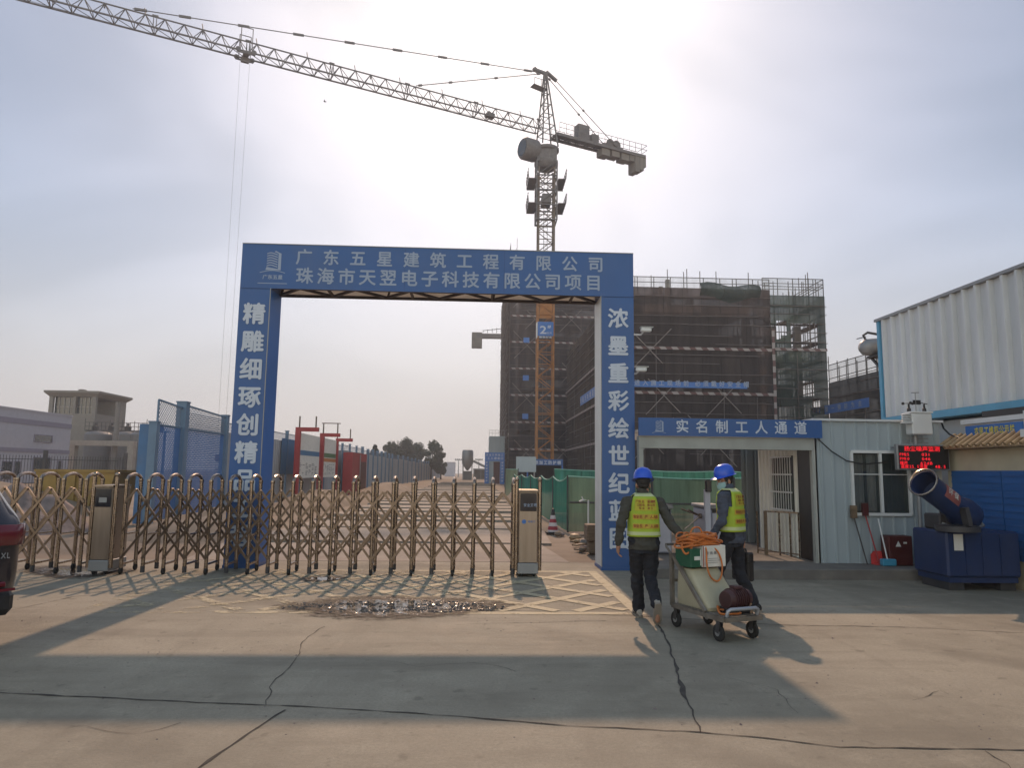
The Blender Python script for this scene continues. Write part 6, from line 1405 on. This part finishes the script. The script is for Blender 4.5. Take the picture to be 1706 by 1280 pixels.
def person(label, loc, rz, J, jk, shoe, mask=False, vest_txt=True, sc=1.0, curlL=.5, curlR=.5):
    r = thing('person', label, 'person', loc, rz); r.scale = (sc,)*3
    b = MB(); pel, ch, nk, hd = V(J['pelvis']), V(J['chest']), V(J['neck']), V(J['head'])
    # ---- body (continuous skin surface, under the clothes)
    torso_ring(b, [(pel + V((0,0,-.08)), .12, .09, 0), (pel, .148, .105, 0), (pel.lerp(ch,.4), .130, .092, 0), (ch, .155, .105, 0), (ch + V((0,0,.12)), .165, .095, 0), (ch.lerp(nk, .8), .09, .065, 0), (nk, .052, .055, 0)])
    b.cap_(nk + V((0,0,-.06)), hd + V((0,-.012,-.05)), .056, .054); T, Rm = head(b, hd, J['head_rz'], J['head_tilt'])
    for s in ('L', 'R'):
        sh, el, wr, hp, kn, an, toe = [V(J[k+s]) for k in ('sh','el','wr','hip','knee','ank','toe')]
        b.cap_(sh, el, .050, .040); b.cap_(el, wr, .038, .027); b.cap_(ch + V((0,0,.10)), sh, .06, .052)
        b.cap_(hp, kn, .080, .054); b.cap_(kn, kn.lerp(an,.35), .052, .054); b.cap_(kn.lerp(an,.35), an, .054, .036); b.cap_(an, toe, .036, .03)
        hand(b, wr, J['hand'+s], J['palm'+s], J['thumb'+s], curlL if s == 'L' else curlR)
    body = remesh(b, 'body', M['skin'], .0055, 5, .5, r)
    # ---- jacket
    j = MB()
    torso_ring(j, [(pel + V((0,0,-.10)), .178, .128, 0), (pel + V((0,0,.02)), .176, .128, 0), (pel.lerp(ch,.45), .160, .118, 0), (ch, .178, .128, 0), (ch + V((0,0,.10)), .182, .116, 0), (ch.lerp(nk,.75), .115, .082, 0), (nk + V((0,0,.0)), .070, .070, 0)])
    for s in ('L', 'R'):
        sh, el, wr = [V(J[k+s]) for k in ('sh','el','wr')]
        j.cap_(ch + V((0,0,.11)), sh, .078, .070); j.cap_(sh, el, .070, .056); j.cap_(el, el.lerp(wr,.9), .056, .044)
    j.cap_(nk + V((0,0,-.03)), nk + V((0,0,.035)), .068, .062); remesh(j, 'jacket', M[jk], .009, 6, .5, r, wr=.016, wrs=8)
    # ---- trousers
    t = MB(); torso_ring(t, [(pel + V((0,0,-.14)), .155, .118, 0), (pel + V((0,0,.06)), .158, .114, 0)])
    for s in ('L', 'R'):
        hp, kn, an = [V(J[k+s]) for k in ('hip','knee','ank')]
        t.cap_(hp + V((0,0,.02)), kn, .102, .076); t.cap_(kn, an + (kn-an).normalized()*.03, .076, .066); t.cap_(an + (kn-an).normalized()*.10, an + (kn-an).normalized()*.02, .070, .072)
    remesh(t, 'trousers', M['trousers'], .010, 6, .5, r, wr=.018, wrs=8)
    # ---- shoes
    for s in ('L', 'R'):
        an, toe = V(J['ank'+s]), V(J['toe'+s]); d = (toe-an); up = V(J.get('up'+s, (0,0,1))); f = V(J['foot'+s]).normalized(); x = f.cross(up).normalized(); up = x.cross(f).normalized(); h0 = V(J['heel'+s])
        q = MB(); rr = []
        for (u, wd, ht) in ((-.035,.026,.055),(-.02,.036,.075),(.05,.038,.085),(.12,.043,.062),(.19,.046,.048),(.235,.036,.038),(.255,.018,.028)):
            rr.append([h0 + f*u + x*(wd*math.cos(2*PI*k/14)) + up*(.022 + ht*.5 + ht*.5*math.sin(2*PI*k/14)) for k in range(14)])
        q.rings(rr); sho = q.build('shoe', M[shoe], r, local=True)
        q = MB(); P = [(-.042,.016),(-.03,.034),(.05,.036),(.13,.046),(.20,.050),(.245,.036),(.268,.012)]; poly = [(u, w_) for u, w_ in P] + [(u, -w_) for u, w_ in P[::-1]]
        q.prism(poly, h0, f, x, up*.026); q.build('sole', M['sole'], sho, local=True)
    # ---- vest: closed shell round the trunk with arm holes left by its narrow shoulders
    v = MB(); v.smooth = True; z0, z1 = J['vest']; NZ, NA = 26, 44
    base = lambda z: pel.lerp(ch, (z-pel.z)/(ch.z-pel.z))
    def ring(z, off=0.0):
        t_ = (z-z0)/(z1-z0); c = base(z); c = V((c.x, c.y, z))
        rx = .192 - .010*math.sin(PI*min(1, t_*1.3)); ry = .146 + .002*math.sin(t_*8)
        if t_ > .55: q = (t_-.55)/.45; rx -= .052*q**1.4; ry -= .030*q**2
        if t_ > .90: q = (t_-.90)/.10; rx *= 1-.30*q; ry *= 1-.42*q
        return c, rx+off, ry+off
    def pt(a, z, off=0.0):
        c, rx, ry = ring(z, off); cs, sn = math.cos(a), math.sin(a); e = .72
        w_ = .007*mnoise.noise(V((cs*2.5, sn*2.5, z*7))) ; return c + V(((rx+w_)*math.copysign(abs(cs)**e, cs), (ry+w_)*math.copysign(abs(sn)**e, sn), 0))
    grid = [[pt(2*PI*k/NA, z0+(z1-z0)*i/NZ) for k in range(NA)] for i in range(NZ+1)]
    P = [p for g in grid for p in g]; o = 0
    for i in range(NZ):
        for k in range(NA):
            t_ = (i+.5)/NZ; a = 2*PI*(k+.5)/NA; side = abs(math.cos(a))
            if .56 < t_ < .96 and side > .84: continue          # arm hole
            v.m = 1 if (.04 < t_ < .10 or t_ > .94) else 0
            v.mi.append(v.m); v.sm.append(True); v.f.append([i*NA+k, i*NA+(k+1) % NA, (i+1)*NA+(k+1) % NA, (i+1)*NA+k])
    v.v = [tuple(p) for p in P]; vest = v.build('vest', [M['vest'], M['vest_trim']], r, local=True)
    sm_ = vest.modifiers.new('thick', 'SOLIDIFY'); sm_.thickness = .006; sm_.offset = -1
    def patch(name, a0, a1, ta, tb, mt, off):
        q = MB(); q.smooth = True; n = 16; mz = 6; q.add([pt(a0+(a1-a0)*k/n, z0+(z1-z0)*(ta+(tb-ta)*i/mz), off) for i in range(mz+1) for k in range(n+1)], [(i*(n+1)+k, i*(n+1)+k+1, (i+1)*(n+1)+k+1, (i+1)*(n+1)+k) for i in range(mz) for k in range(n)]); return q.build(name, mt, vest, local=True)
    bk = -PI/2
    patch('back_patch', bk-.62, bk+.62, .60, .87, M['vest_y'], .005)
    for ta, tb in ((.40,.52),(.19,.30)): patch('reflective_band', bk-.82, bk+.82, ta, tb, M['vest_o'], .005); patch('reflective_band', PI/2-.95, PI/2+.95, ta, tb, M['vest_o'], .005)
    if vest_txt:
        q = MB()
        for st, tz, cw, row_a in (('广东五星建筑', .775, .036, .46), ('工程有限公司', .70, .030, .38), ('安全施工', .63, .028, .24)):
            for i, chh in enumerate(st):
                a = bk - row_a + 2*row_a*i/(len(st)-1); z = z0+(z1-z0)*tz; p = pt(a, z, .009); p2 = pt(a+.05, z, .009); R = (p2-p).normalized(); q.text(chh, p - R*cw/2 - V((0,0,.0)), R, (0,0,1), cw, cw, bold=.012)
        for ta in (.42, .21):
            for i in range(7):
                a = bk - .62 + 1.24*i/6; z = z0+(z1-z0)*ta; p = pt(a, z, .009); p2 = pt(a+.05, z, .009); R = (p2-p).normalized(); q.text('安全生产人人有责'[i], p - R*.02, R, (0,0,1), .038, .042, bold=.015)
        q.build('lettering', M['print_red'], vest, local=True)
    # ---- hair, helmet, strap, eyes, mask
    h = MB(); h.ell(T(0,-.022,.035), (.081,.098,.090), 18, Rm); h.ell(T(0,-.048,-.012), (.068,.056,.052), 14, Rm)
    for s in (-1,1): h.ell(T(s*.068,.008,.015), (.014,.03,.035), 10, Rm)
    h.build('hair', M['hair'], r, local=True)
    q = MB(); q.smooth = True; rings = []; NB = 32
    for (t_, z) in ((1.0,.0),(1.0,.012),(.985,.04),(.93,.075),(.80,.108),(.58,.130),(.30,.142),(.02,.145)):
        rg = []
        for k in range(NB):
            a = 2*PI*k/NB; rdg = 1 + (.018 if t_ < .99 and abs(math.cos(a)) < .16 else 0) + (.012 if t_ < .99 and .42 < abs(math.cos(a)) < .55 else 0)
            rg.append(T(.112*t_*rdg*math.cos(a), -.012+.132*t_*rdg*math.sin(a), .062+z*(1.02 if rdg > 1 else 1)))
        rings.append(rg)
    q.rings(rings, cap=True); hm = q.build('helmet', M['helmet'], r, local=True)
    q = MB(); rg0, rg1, rg2 = [], [], []
    for k in range(NB):
        a = 2*PI*k/NB; e = .018 + .042*max(0, math.sin(a))**2; rg0.append(T(.110*math.cos(a), -.012+.130*math.sin(a), .068)); rg1.append(T((.112+e)*math.cos(a), -.012+(.132+e)*math.sin(a), .060-.010*max(0, math.sin(a)))); rg2.append(T(.110*math.cos(a), -.012+.130*math.sin(a), .056))
    q.rings([rg0, rg1, rg2], cap=False); q.build('brim', M['helmet'], hm, local=True)
    q = MB(); q.bx(0,0,0,0,0,0); q = MB(); q.tube([T(.080*math.cos(PI*k/12), .012+.01*math.sin(PI*k/12), .045-.165*math.sin(PI*k/12)**.7) for k in range(13)], .006, 6); q.tube([T(.088*math.cos(-PI*k/10), -.02-.092*math.sin(PI*k/10), .045) for k in range(11)], .007, 6); q.build('chin_strap', M['strap'], hm, local=True)
    for s in (-1,1): q = MB(); q.ell(T(s*.031,.082,.008), (.012,.010,.008), 10, Rm); q.build('eye', M['eye'], r, local=True)
    if mask:
        q = MB(); q.smooth = True; n, mz = 12, 8; P = []
        for i in range(mz+1):
            for k in range(n+1):
                u = -1+2*k/n; w_ = i/mz; P.append(T(.074*math.sin(u*1.35)*(1-.12*abs(w_-.4)), .018+.088*math.cos(u*1.35)+.010*math.sin(PI*w_)*(1-u*u), -.005-.095*w_))
        q.add(P, [(i*(n+1)+k, i*(n+1)+k+1, (i+1)*(n+1)+k+1, (i+1)*(n+1)+k) for i in range(mz) for k in range(n)])
        for s in (-1,1): q.tube([T(s*.072,.036,-.02), T(s*.080,.012,-.002), T(s*.084,-.012,.01)], .002, 4); q.tube([T(s*.070,.036,-.085), T(s*.080,.012,-.05), T(s*.084,-.012,-.03)], .002, 4)
        mk = q.build('face_mask', M['mask'], r, local=True); sm_ = mk.modifiers.new('thick', 'SOLIDIFY'); sm_.thickness = .003
    return r

# left worker: seen from behind, mid-stride, right hand on the trolley
JA = dict(pelvis=(0,0,.90), chest=(0,.02,1.22), neck=(0,.03,1.43), head=(.01,.055,1.55), head_rz=-.12, head_tilt=-.18,
    shL=(-.195,.01,1.345), elL=(-.275,-.02,1.085), wrL=(-.295,.03,.845), shR=(.195,.01,1.34), elR=(.305,-.08,1.10), wrR=(.44,-.20,.900),
    hipL=(-.088,.0,.88), kneeL=(-.055,.15,.50), ankL=(-.025,.20,.09), toeL=(-.025,.36,.035), hipR=(.088,.0,.88), kneeR=(.075,.02,.475), ankR=(.06,-.335,.235), toeR=(.075,-.30,.06),
    footL=(0,1,0), heelL=(-.025,.16,.0), footR=(.08,.50,-.80), upR=(0,.8,.5), heelR=(.06,-.405,.225),
    handL=(-.05,.22,-1), palmL=(1,0,.1), thumbL=(.1,1,.1), handR=(.55,-.55,-.35), palmR=(-.1,-.4,-1), thumbR=(-.7,-.6,.2), vest=(.955,1.455))
person('worker in olive jacket and green vest, seen from behind, walking left of the trolley', (1.95, 8.38, 0), 0, JA, 'jacket_olive', 'shoe_white', sc=1.0, curlL=.45, curlR=.75)
# right worker: turned left, masked face in profile, left hand down on the trolley, bag in the right
JB = dict(pelvis=(0,0,.92), chest=(0,.015,1.25), neck=(0,.03,1.46), head=(0,.075,1.575), head_rz=.95, head_tilt=-.22,
    shL=(-.20,.02,1.38), elL=(-.245,.02,1.10), wrL=(-.215,.17,.90), shR=(.20,.0,1.38), elR=(.255,-.05,1.09), wrR=(.275,-.02,.84),
    hipL=(-.09,.0,.90), kneeL=(-.10,.15,.49), ankL=(-.11,.16,.09), toeL=(-.12,.32,.035), hipR=(.09,.0,.90), kneeR=(.115,-.02,.49), ankR=(.13,-.20,.10), toeR=(.14,-.05,.035),
    footL=(0,1,0), heelL=(-.11,.12,.0), footR=(.1,1,-.08), heelR=(.13,-.25,.018),
    handL=(.1,.55,-.85), palmL=(.9,-.2,-.2), thumbL=(0,.8,.5), handR=(.03,.06,-1), palmR=(-1,0,.05), thumbR=(0,1,0), vest=(.965,1.485))
person('worker in face mask and navy sleeves looking left, walking right of the trolley', (3.17, 8.85, 0), R_(48), JB, 'jacket_navy', 'shoe_black', mask=True, sc=1.02, curlL=.5, curlR=1.0)
def bag():
    M['bag'] = mat('black_bag', (.014,.013,.013), .55, var=.25, sc=5, bump=.2, bs=60)
    w = Matrix.Rotation(R_(48), 3, 'Z') @ (V(JB['wrR'])*1.02) + V((3.17, 8.85, 0)); g_ = w + V((.0, .02, -.10))
    r = thing('tool_bag', 'black hard tool case hanging from the right hand of the masked worker', 'bag', (g_.x, g_.y, g_.z-.40), R_(25))
    a = MB(); a.cbx(-.055, .055, -.15, .15, 0, .36, .02); a.build('case', M['bag'], r, local=True)
    a = MB(); a.cbx(-.058, .058, -.153, .153, .235, .245, .002); a.build('lid_seam', M['black'], r, local=True)
    a = MB(); a.tube([(0,-.07,.355),(0,-.06,.385),(0,0,.405),(0,.06,.385),(0,.07,.355)], .011, 8); a.build('handle', M['black'], r, local=True)
    for y in (-.09, .09): a = MB(); a.bx(.054, .062, y-.02, y+.02, .21, .27); a.build('clasp', M['grey_metal'], r, local=True)
bag()

# ================================================================ spray trolley between them
def trolley():
    M['tank'] = mat('yellowed_plastic_tank', (.40,.37,.26), .55, var=.14, sc=3, dirt=(.30,.25,.10), damt=.4); M['maroon'] = mat('maroon_motor', (.050,.018,.020), .5, var=.2, sc=8)
    M['cart_steel'] = mat('cart_steel', (.20,.18,.155), .6, metal=.4, var=.25, sc=8, dirt=(.13,.09,.06)); M['bumper'] = mat('pale_tube', (.36,.38,.42), .4, metal=.5, var=.1)
    loc = (2.56, 7.72, 0); rz = R_(20); r = thing('spray_trolley', 'steel hand trolley with a yellowed tank and maroon pump, pushed by the two workers', 'trolley', loc, rz)
    B = lambda mb, n, m_, p=None: mb.build(n, m_, p or r, local=True)
    hw = .235; yf, yr = -.44, .44; zp = .23
    a = MB()
    for x in (-hw, hw): a.bar((x, yf, zp), (x, yr, zp), .035, .045)
    for y in (yf, -.1, yr): a.bar((-hw, y, zp), (hw, y, zp), .035, .045)
    a.bx(-hw, hw, yf+.02, yr-.02, zp+.024, zp+.03); B(a, 'platform', M['cart_steel'])
    a = MB()
    for x in (-hw, hw): a.bar((x, yr, zp), (x, yr, .80), .04); a.bar((x, yr-.02, .78), (x, yf+.30, zp+.03), .035)
    a.bar((-hw, yr, .78), (hw, yr, .78), .035); a.bar((-hw, yr, .50), (hw, yr, .50), .03); B(a, 'upright_frame', M['cart_steel'])
    a = MB(); a.tube([(-hw, yr, .78), (-hw, yr+.10, .86), (-hw+.02, yr+.14, .88), (hw-.02, yr+.14, .88), (hw, yr+.10, .86), (hw, yr, .78)], .014, 8); B(a, 'handle', M['cart_steel'])
    a = MB(); a.tube([(-.19, yf+.02, zp+.03), (-.19, yf+.0, zp+.085), (-.16, yf-.005, zp+.10), (.16, yf-.005, zp+.10), (.19, yf, zp+.085), (.19, yf+.02, zp+.03)], .019, 10); B(a, 'front_bumper', M['bumper'])
    for x, y in ((-hw+.02, yf+.10), (hw-.02, yf+.10), (-hw+.02, yr-.06), (hw-.02, yr-.06)):
        a = MB(); a.bx(x-.03, x+.03, y-.03, y+.03, zp-.035, zp-.022); a.bar((x-.022, y, zp-.03), (x-.022, y+.02, .085), .008, .05); a.bar((x+.022, y, zp-.03), (x+.022, y+.02, .085), .008, .05); c = B(a, 'caster', M['steel_dark'])
        a = MB(); a.lathe([(0,-.017),(.06,-.017),(.084,-.012),(.086,0),(.084,.012),(.06,.017),(0,.017)], (x, y+.02, .086), 20, (1,0,0)); B(a, 'wheel', M['rubber'], c)
        a = MB(); a.lathe([(0,-.021),(.035,-.021),(.035,.021),(0,.021)], (x, y+.02, .086), 12, (1,0,0)); B(a, 'hub', M['grey_metal'], c)
    # tank: broad at the foot, sloping front
    a = MB(); R = []
    for (z, y0, y1, wd) in ((.262,-.16,.40,.205),(.30,-.17,.405,.212),(.48,.00,.405,.208),(.60,.11,.40,.20),(.655,.15,.39,.19)):
        ring = []; rr = .045
        for (cx, cy, a0) in ((wd-rr, y1-rr, 0), (-wd+rr, y1-rr, PI/2), (-wd+rr, y0+rr, PI), (wd-rr, y0+rr, 1.5*PI)):
            for k in range(4): an = a0+PI/2*k/3; ring.append((cx+rr*math.cos(an), cy+rr*math.sin(an), z))
        R.append(ring)
    a.rings(R); tk = B(a, 'tank', M['tank'])
    a = MB(); a.lathe([(.05,.655),(.05,.672),(0,.675)], (.05, .27, 0), 16); B(a, 'lid', M['black'], tk)
    # pump
    a = MB(); c = (.06, -.27, .40); a.lathe([(0,-.17),(.085,-.165),(.098,-.14),(.098,.11),(.085,.12),(.085,.155),(.07,.165),(0,.165)], c, 22, (1,.15,0))
    for k in range(7): a.lathe([(.099,0),(.112,.002),(.112,.010),(.099,.012)], V(c) + V((1,.15,0)).normalized()*(-.10+.030*k), 22, (1,.15,0), cap=False)
    p = B(a, 'motor', M['maroon'])
    a = MB(); a.cbx(-.11, .19, -.37, -.17, .262, .32, .012); a.bx(-.03, .13, -.34, -.2, .32, .335); B(a, 'pump_base', M['black'], p)
    a = MB(); a.cbx(.0, .1, -.33, -.23, .50, .535, .008); B(a, 'terminal_box', M['maroon'], p)
    for x, y, z, h in ((.20,-.30,.26,.12),(.205,-.22,.26,.10),(.17,-.36,.26,.07)):
        a = MB(); a.lathe([(.02,0),(.02,h*.6),(.03,h*.65),(.03,h*.8),(.012,h*.85),(.012,h)], (x, y, z), 10); B(a, 'valve', M['stainless'], p)
    W = lambda x, y, z: V(loc) + Matrix.Rotation(rz, 3, 'Z') @ V((x, y, z))
    # boxes riding on top
    q = thing('carton', 'white printed carton standing on the trolley tank under the orange hose', 'carton', tuple(W(.085, .235, .674)), rz+.05)
    a = MB(); a.cbx(-.16, .16, -.13, .13, .0, .23, .006); B(a, 'box_body', M['paper'], q)
    t = MB(); t.text('农药箱', (-.12, -.1345, .135), (1,0,0), (0,0,1), .035, .035, .055, bold=.02)
    for k in range(3): t.bx(-.12, .05+.03*(k % 2), -.1335, -.1315, .045+.022*k, .05+.022*k)
    t.build('printing', M['grey_metal'], q, local=True)
    a = MB(); a.bx(-.161, -.150, -.1335, -.1315, .004, .226); a.build('red_edge', M['print_red'], q, local=True)
    q = thing('crate', 'dark green box with a pale mark beside the white carton on the trolley', 'box', tuple(W(-.155, .245, .674)), rz+.05)
    a = MB(); a.cbx(-.075, .072, -.135, .13, .0, .20, .006); B(a, 'box_body', M['box_green'], q); a = MB(); a.bx(-.03, .045, -.1405, -.136, .08, .12); a.bx(.052, .064, -.1405, -.136, .02, .19); B(a, 'white_mark', M['paper'], q)
    # orange hose coil
    rnd = random.Random(11); a = MB(); cx, cy, cz = W(.0, .26, .95); pts = []
    for lp in range(15):
        rx = rnd.uniform(.19, .30); ry = rnd.uniform(.10, .17); dz = rnd.uniform(-.035, .06); ox = rnd.uniform(-.03,.03); ph = rnd.uniform(0, 6); tl = rnd.uniform(-.28,.28); N_ = 30
        for k in range(N_):
            an = 2*PI*k/N_+ph*0; z = cz+dz+rx*tl*math.cos(an)+.014*math.sin(3*an+ph) - (.05 if abs(math.cos(an)) > .9 else 0); c_, s_ = math.cos(rz), math.sin(rz); x = ox+rx*math.cos(an); y = ry*math.sin(an); pts.append(V((cx+x*c_-y*s_, cy+x*s_+y*c_, z)))
    # smooth jumps between loops
    sm = pts[:]
    for _ in range(3): sm = [sm[0]] + [(sm[i-1]+sm[i]*2+sm[i+1])/4 for i in range(1, len(sm)-1)] + [sm[-1]]
    h = thing('hose', 'bundled coil of orange hose heaped on the boxes of the trolley', 'hose', tuple(W(0,.26,.9)))
    a.tube(sm, .0105, 7); a.build('coil', M['hose'], h)
    a = MB(); P = [W(-.02,.16,.95), W(-.03,.09,.86), W(-.04,.07,.70), W(-.01,.05,.58), W(.06,.03,.535), W(.13,.05,.58), W(.17,.08,.70), W(.13,.10,.84), W(.02,.14,.93)]
    def spl(P, n=8):
        out = []
        for i in range(len(P)-1):
            p0, p1, p2, p3 = P[max(i-1,0)], P[i], P[i+1], P[min(i+2,len(P)-1)]
            for k in range(n): t = k/n; out.append(.5*((2*p1)+(p2-p0)*t+(2*p0-5*p1+4*p2-p3)*t*t+(3*p1-p0-3*p2+p3)*t**3))
        return out + [P[-1]]
    a.tube(spl(P), .0095, 7); a.build('loose_loop', M['hose'], h)
    a = MB(); a.tube(spl([W(-.24,.22,.95), W(-.27,.2,.88), W(-.25,.16,.82), W(-.2,.14,.86), W(-.14,.16,.97)]), .0105, 7); a.tube(spl([W(-.1,.3,.97), W(-.02,.34,1.07), W(.06,.32,1.08), W(.1,.3,.98)]), .0095, 7); a.build('loose_loop', M['hose'], h)
    a = MB(); c0 = W(-.15,.26,.97); a.tube([c0 + V((.02*math.sin(k), .055*math.cos(2*PI*k/14), .05*math.sin(2*PI*k/14))) for k in range(15)], .008, 6); a.build('tie', M['hose_tie'], h)
    a = MB(); P = [W(-.10,-.2,.30), W(-.16,-.24,.33), W(-.19,-.32,.275), W(-.1,-.37,.272), W(.02,-.38,.275), W(-.05,-.30,.29), W(-.15,-.26,.30)]; a.tube(spl(P), .010, 7); a.tube(spl([W(-.06,-.3,.28), W(-.08,-.27,.40), W(-.03,-.24,.37), W(.1,-.2,.36)]), .008, 6); tag(a.build('hose', M['hose'], origin=tuple(W(-.1,-.3,.28))), 'short orange hose curled round the pump on the trolley platform', 'hose')
M['hose'] = mat('orange_hose', (.50,.15,.03), .5, var=.25, sc=12); M['hose_tie'] = mat('hose_tie', (.25,.20,.05), .7); M['box_green'] = mat('green_box', (.010,.085,.045), .5, var=.12)
trolley()

# ================================================================ parked car, only its rear corner in frame
def car():
    M['car_red'] = mat('dark_car_paint', (.012,.010,.018), .22, var=.06, spec=.6); M['lamp_red'] = mat('tail_lamp', (.13,.008,.016), .15, var=.1, spec=.7); M['car_black'] = mat('car_trim', (.015,.015,.017), .5)
    M['car_red'].node_tree.nodes['Principled BSDF'].inputs['Coat Weight'].default_value = .6
    # local: rear at y = 0 looking to -y, car runs along +y, x to its right; rear right corner near (+.9, 0)
    th = R_(55); R3 = Matrix.Rotation(th, 3, 'Z'); corner = V((-4.19, 6.95, 0)); loc = corner - R3 @ V((.90, .0, 0))
    r = thing('parked_car', 'dark car with red tail light at the left edge, only its rear corner in view', 'car', tuple(loc), th)
    r.scale = (1, 1, 1.15)
    B = lambda mb, n, m_, p=None: mb.build(n, m_, p or r, local=True)
    # stations along y: (y, z_bottom, belt z, roof z, half width at belt, half width at roof, half width low)
    st = [(-.06,.42,.88,.90,.74,.70,.66),(.0,.34,1.00,1.04,.83,.76,.80),(.10,.30,1.06,1.14,.88,.74,.88),(.30,.28,1.08,1.36,.905,.70,.91),(.62,.27,1.08,1.58,.92,.66,.92),(1.1,.25,1.07,1.67,.925,.65,.925),(2.0,.24,1.05,1.70,.925,.65,.925),(2.7,.24,1.03,1.64,.92,.64,.92),(3.35,.25,1.00,1.20,.91,.70,.91),(3.6,.26,.97,1.0,.90,.76,.90),(4.3,.28,.86,.88,.86,.72,.86),(4.55,.34,.68,.70,.74,.60,.74)]
    rings = []
    for (y, zb, zl, zr, wb, wr_, wl) in st:
        h = [(0,zb),(wl*.85,zb),(wl,zb+.10),(wl+.012,(zb+zl)/2),(wb,zl-.06),(wb-.02,zl),(wr_+.03,zr-.06),(wr_-.03,zr-.015),(wr_*.6,zr+.012),(0,zr+.02)]
        rings.append([(x, y, z) for x, z in h] + [(-x, y, z) for x, z in h[-2:0:-1]])
    a = MB(); a.rings(rings); bd = B(a, 'body', M['car_red']); sd = bd.modifiers.new('round', 'SUBSURF'); sd.levels = sd.render_levels = 2
    # rear window and side glass follow the loft (offset outward)
    a = MB(); a.smooth = True; P = []
    for (y, zb, zl, zr, wb, wr_, wl) in st[2:5]:
        for u in (-1,-.5,0,.5,1): P.append((u*(wr_-.06), y-.035+.02*abs(u), zr+.022))
    a.add(P, [(i*5+j, i*5+j+1, (i+1)*5+j+1, (i+1)*5+j) for i in range(2) for j in range(4)]); B(a, 'rear_window', M['glass_green'])
    for s in (-1,1):
        a = MB(); a.smooth = True; P = []
        for (y, zb, zl, zr, wb, wr_, wl) in st[4:8]: P += [(s*(wb+.006), y, zl+.02), (s*(wr_+.055), y, zr-.10)]
        a.add(P, [(2*i, 2*i+2, 2*i+3, 2*i+1) for i in range(3)]); B(a, 'side_window', M['glass_green'])
        a = MB(); a.smooth = True; P = []       # lamp wraps round the corner
        for (x, y) in ((.42,-.075),(.60,-.070),(.74,-.050),(.83,.0),(.895,.10),(.925,.30)):
            for z in (.84, .92, 1.0): P.append((s*(x+.004), y-.012*(z-.84), z-.02*abs(x-.6)))
        a.add(P, [(i*3+j, i*3+j+1, (i+1)*3+j+1, (i+1)*3+j) for i in range(5) for j in range(2)]); lp = B(a, 'tail_light', M['lamp_red']); q = lp.modifiers.new('t', 'SOLIDIFY'); q.thickness = .03; q.offset = 0
        a = MB(); a.cbx(s*.62-.10, s*.62+.10, -.085, -.03, .52, .56, .01); B(a, 'reflector', M['lamp_red'])
        for y in (.92, 3.55):
            w_ = MB(); w_.lathe([(.20,-.10),(.33,-.11),(.345,-.07),(.345,.07),(.33,.11),(.20,.10)], (s*.83, y, .345), 28, (1,0,0)); wh = B(w_, 'wheel', M['rubber'])
            w_ = MB(); w_.lathe([(.21,-.085),(.21,.085)], (s*.83, y, .345), 24, (1,0,0))
            for k in range(5): an = 2*PI*k/5; w_.bar((s*.92, y, .345), (s*.92, y+.2*math.cos(an), .345+.2*math.sin(an)), .05, .03)
            B(w_, 'rim', M['grey_metal'], wh)
    a = MB(); a.cbx(-.80, .80, -.10, .10, .30, .50, .05); B(a, 'bumper', M['car_black'])
    a = MB(); a.bar((-.78, -.105, .50), (.78, -.105, .50), .02); B(a, 'trim_strip', M['lamp_red'])
    a = MB(); a.cbx(-.24, .24, -.085, -.06, .66, .78, .006); B(a, 'number_plate', M['panel_blue'])
    t = MB(); t.text('AAXL', (.56, -.092, .735), (1,0,0), (0,0,1), .055, .06, .045, bold=.02); B(t, 'lettering', M['grey_metal'])
car()
def bird():
    p = aY(541, 169, 60); r = thing('bird', 'tiny dark bird flying in the sky above the arch', 'bird', tuple(p)); a = MB()
    a.rings([[(p.x+u, p.y+rr*math.cos(2*PI*k/8), p.z+rr*math.sin(2*PI*k/8)) for k in range(8)] for u, rr in ((-.12,.004),(-.08,.03),(0,.04),(.08,.03),(.14,.012),(.2,.02))])
    for s in (-1,1): a.add([(p.x-.04,p.y,p.z+.02),(p.x+.05,p.y,p.z+.02),(p.x+.02,p.y+s*.16,p.z+.09),(p.x-.02,p.y+s*.30,p.z+.03)], [(0,1,2,3)])
    a.build('body', M['black'], r)
bird()
# ================================================================ hazy air round the whole site
HAZE_DENSITY = 0.0010
def haze():
    Mt = bpy.data.materials.new('haze_air'); Mt.use_nodes = True; t = Mt.node_tree; t.nodes.clear(); o = t.nodes.new('ShaderNodeOutputMaterial'); v = t.nodes.new('ShaderNodeVolumePrincipled')
    v.inputs['Color'].default_value = (.78,.87,1.0,1); v.inputs['Density'].default_value = HAZE_DENSITY; v.inputs['Anisotropy'].default_value = .35
    t.links.new(v.outputs[0], o.inputs['Volume'])
    a = MB(); a.bx(-580, 580, -100, 640, -1.4, 56); h = a.build('haze', Mt, origin=(0,0,0)); h['kind'] = 'stuff'; h.display_type = 'WIRE'
haze()
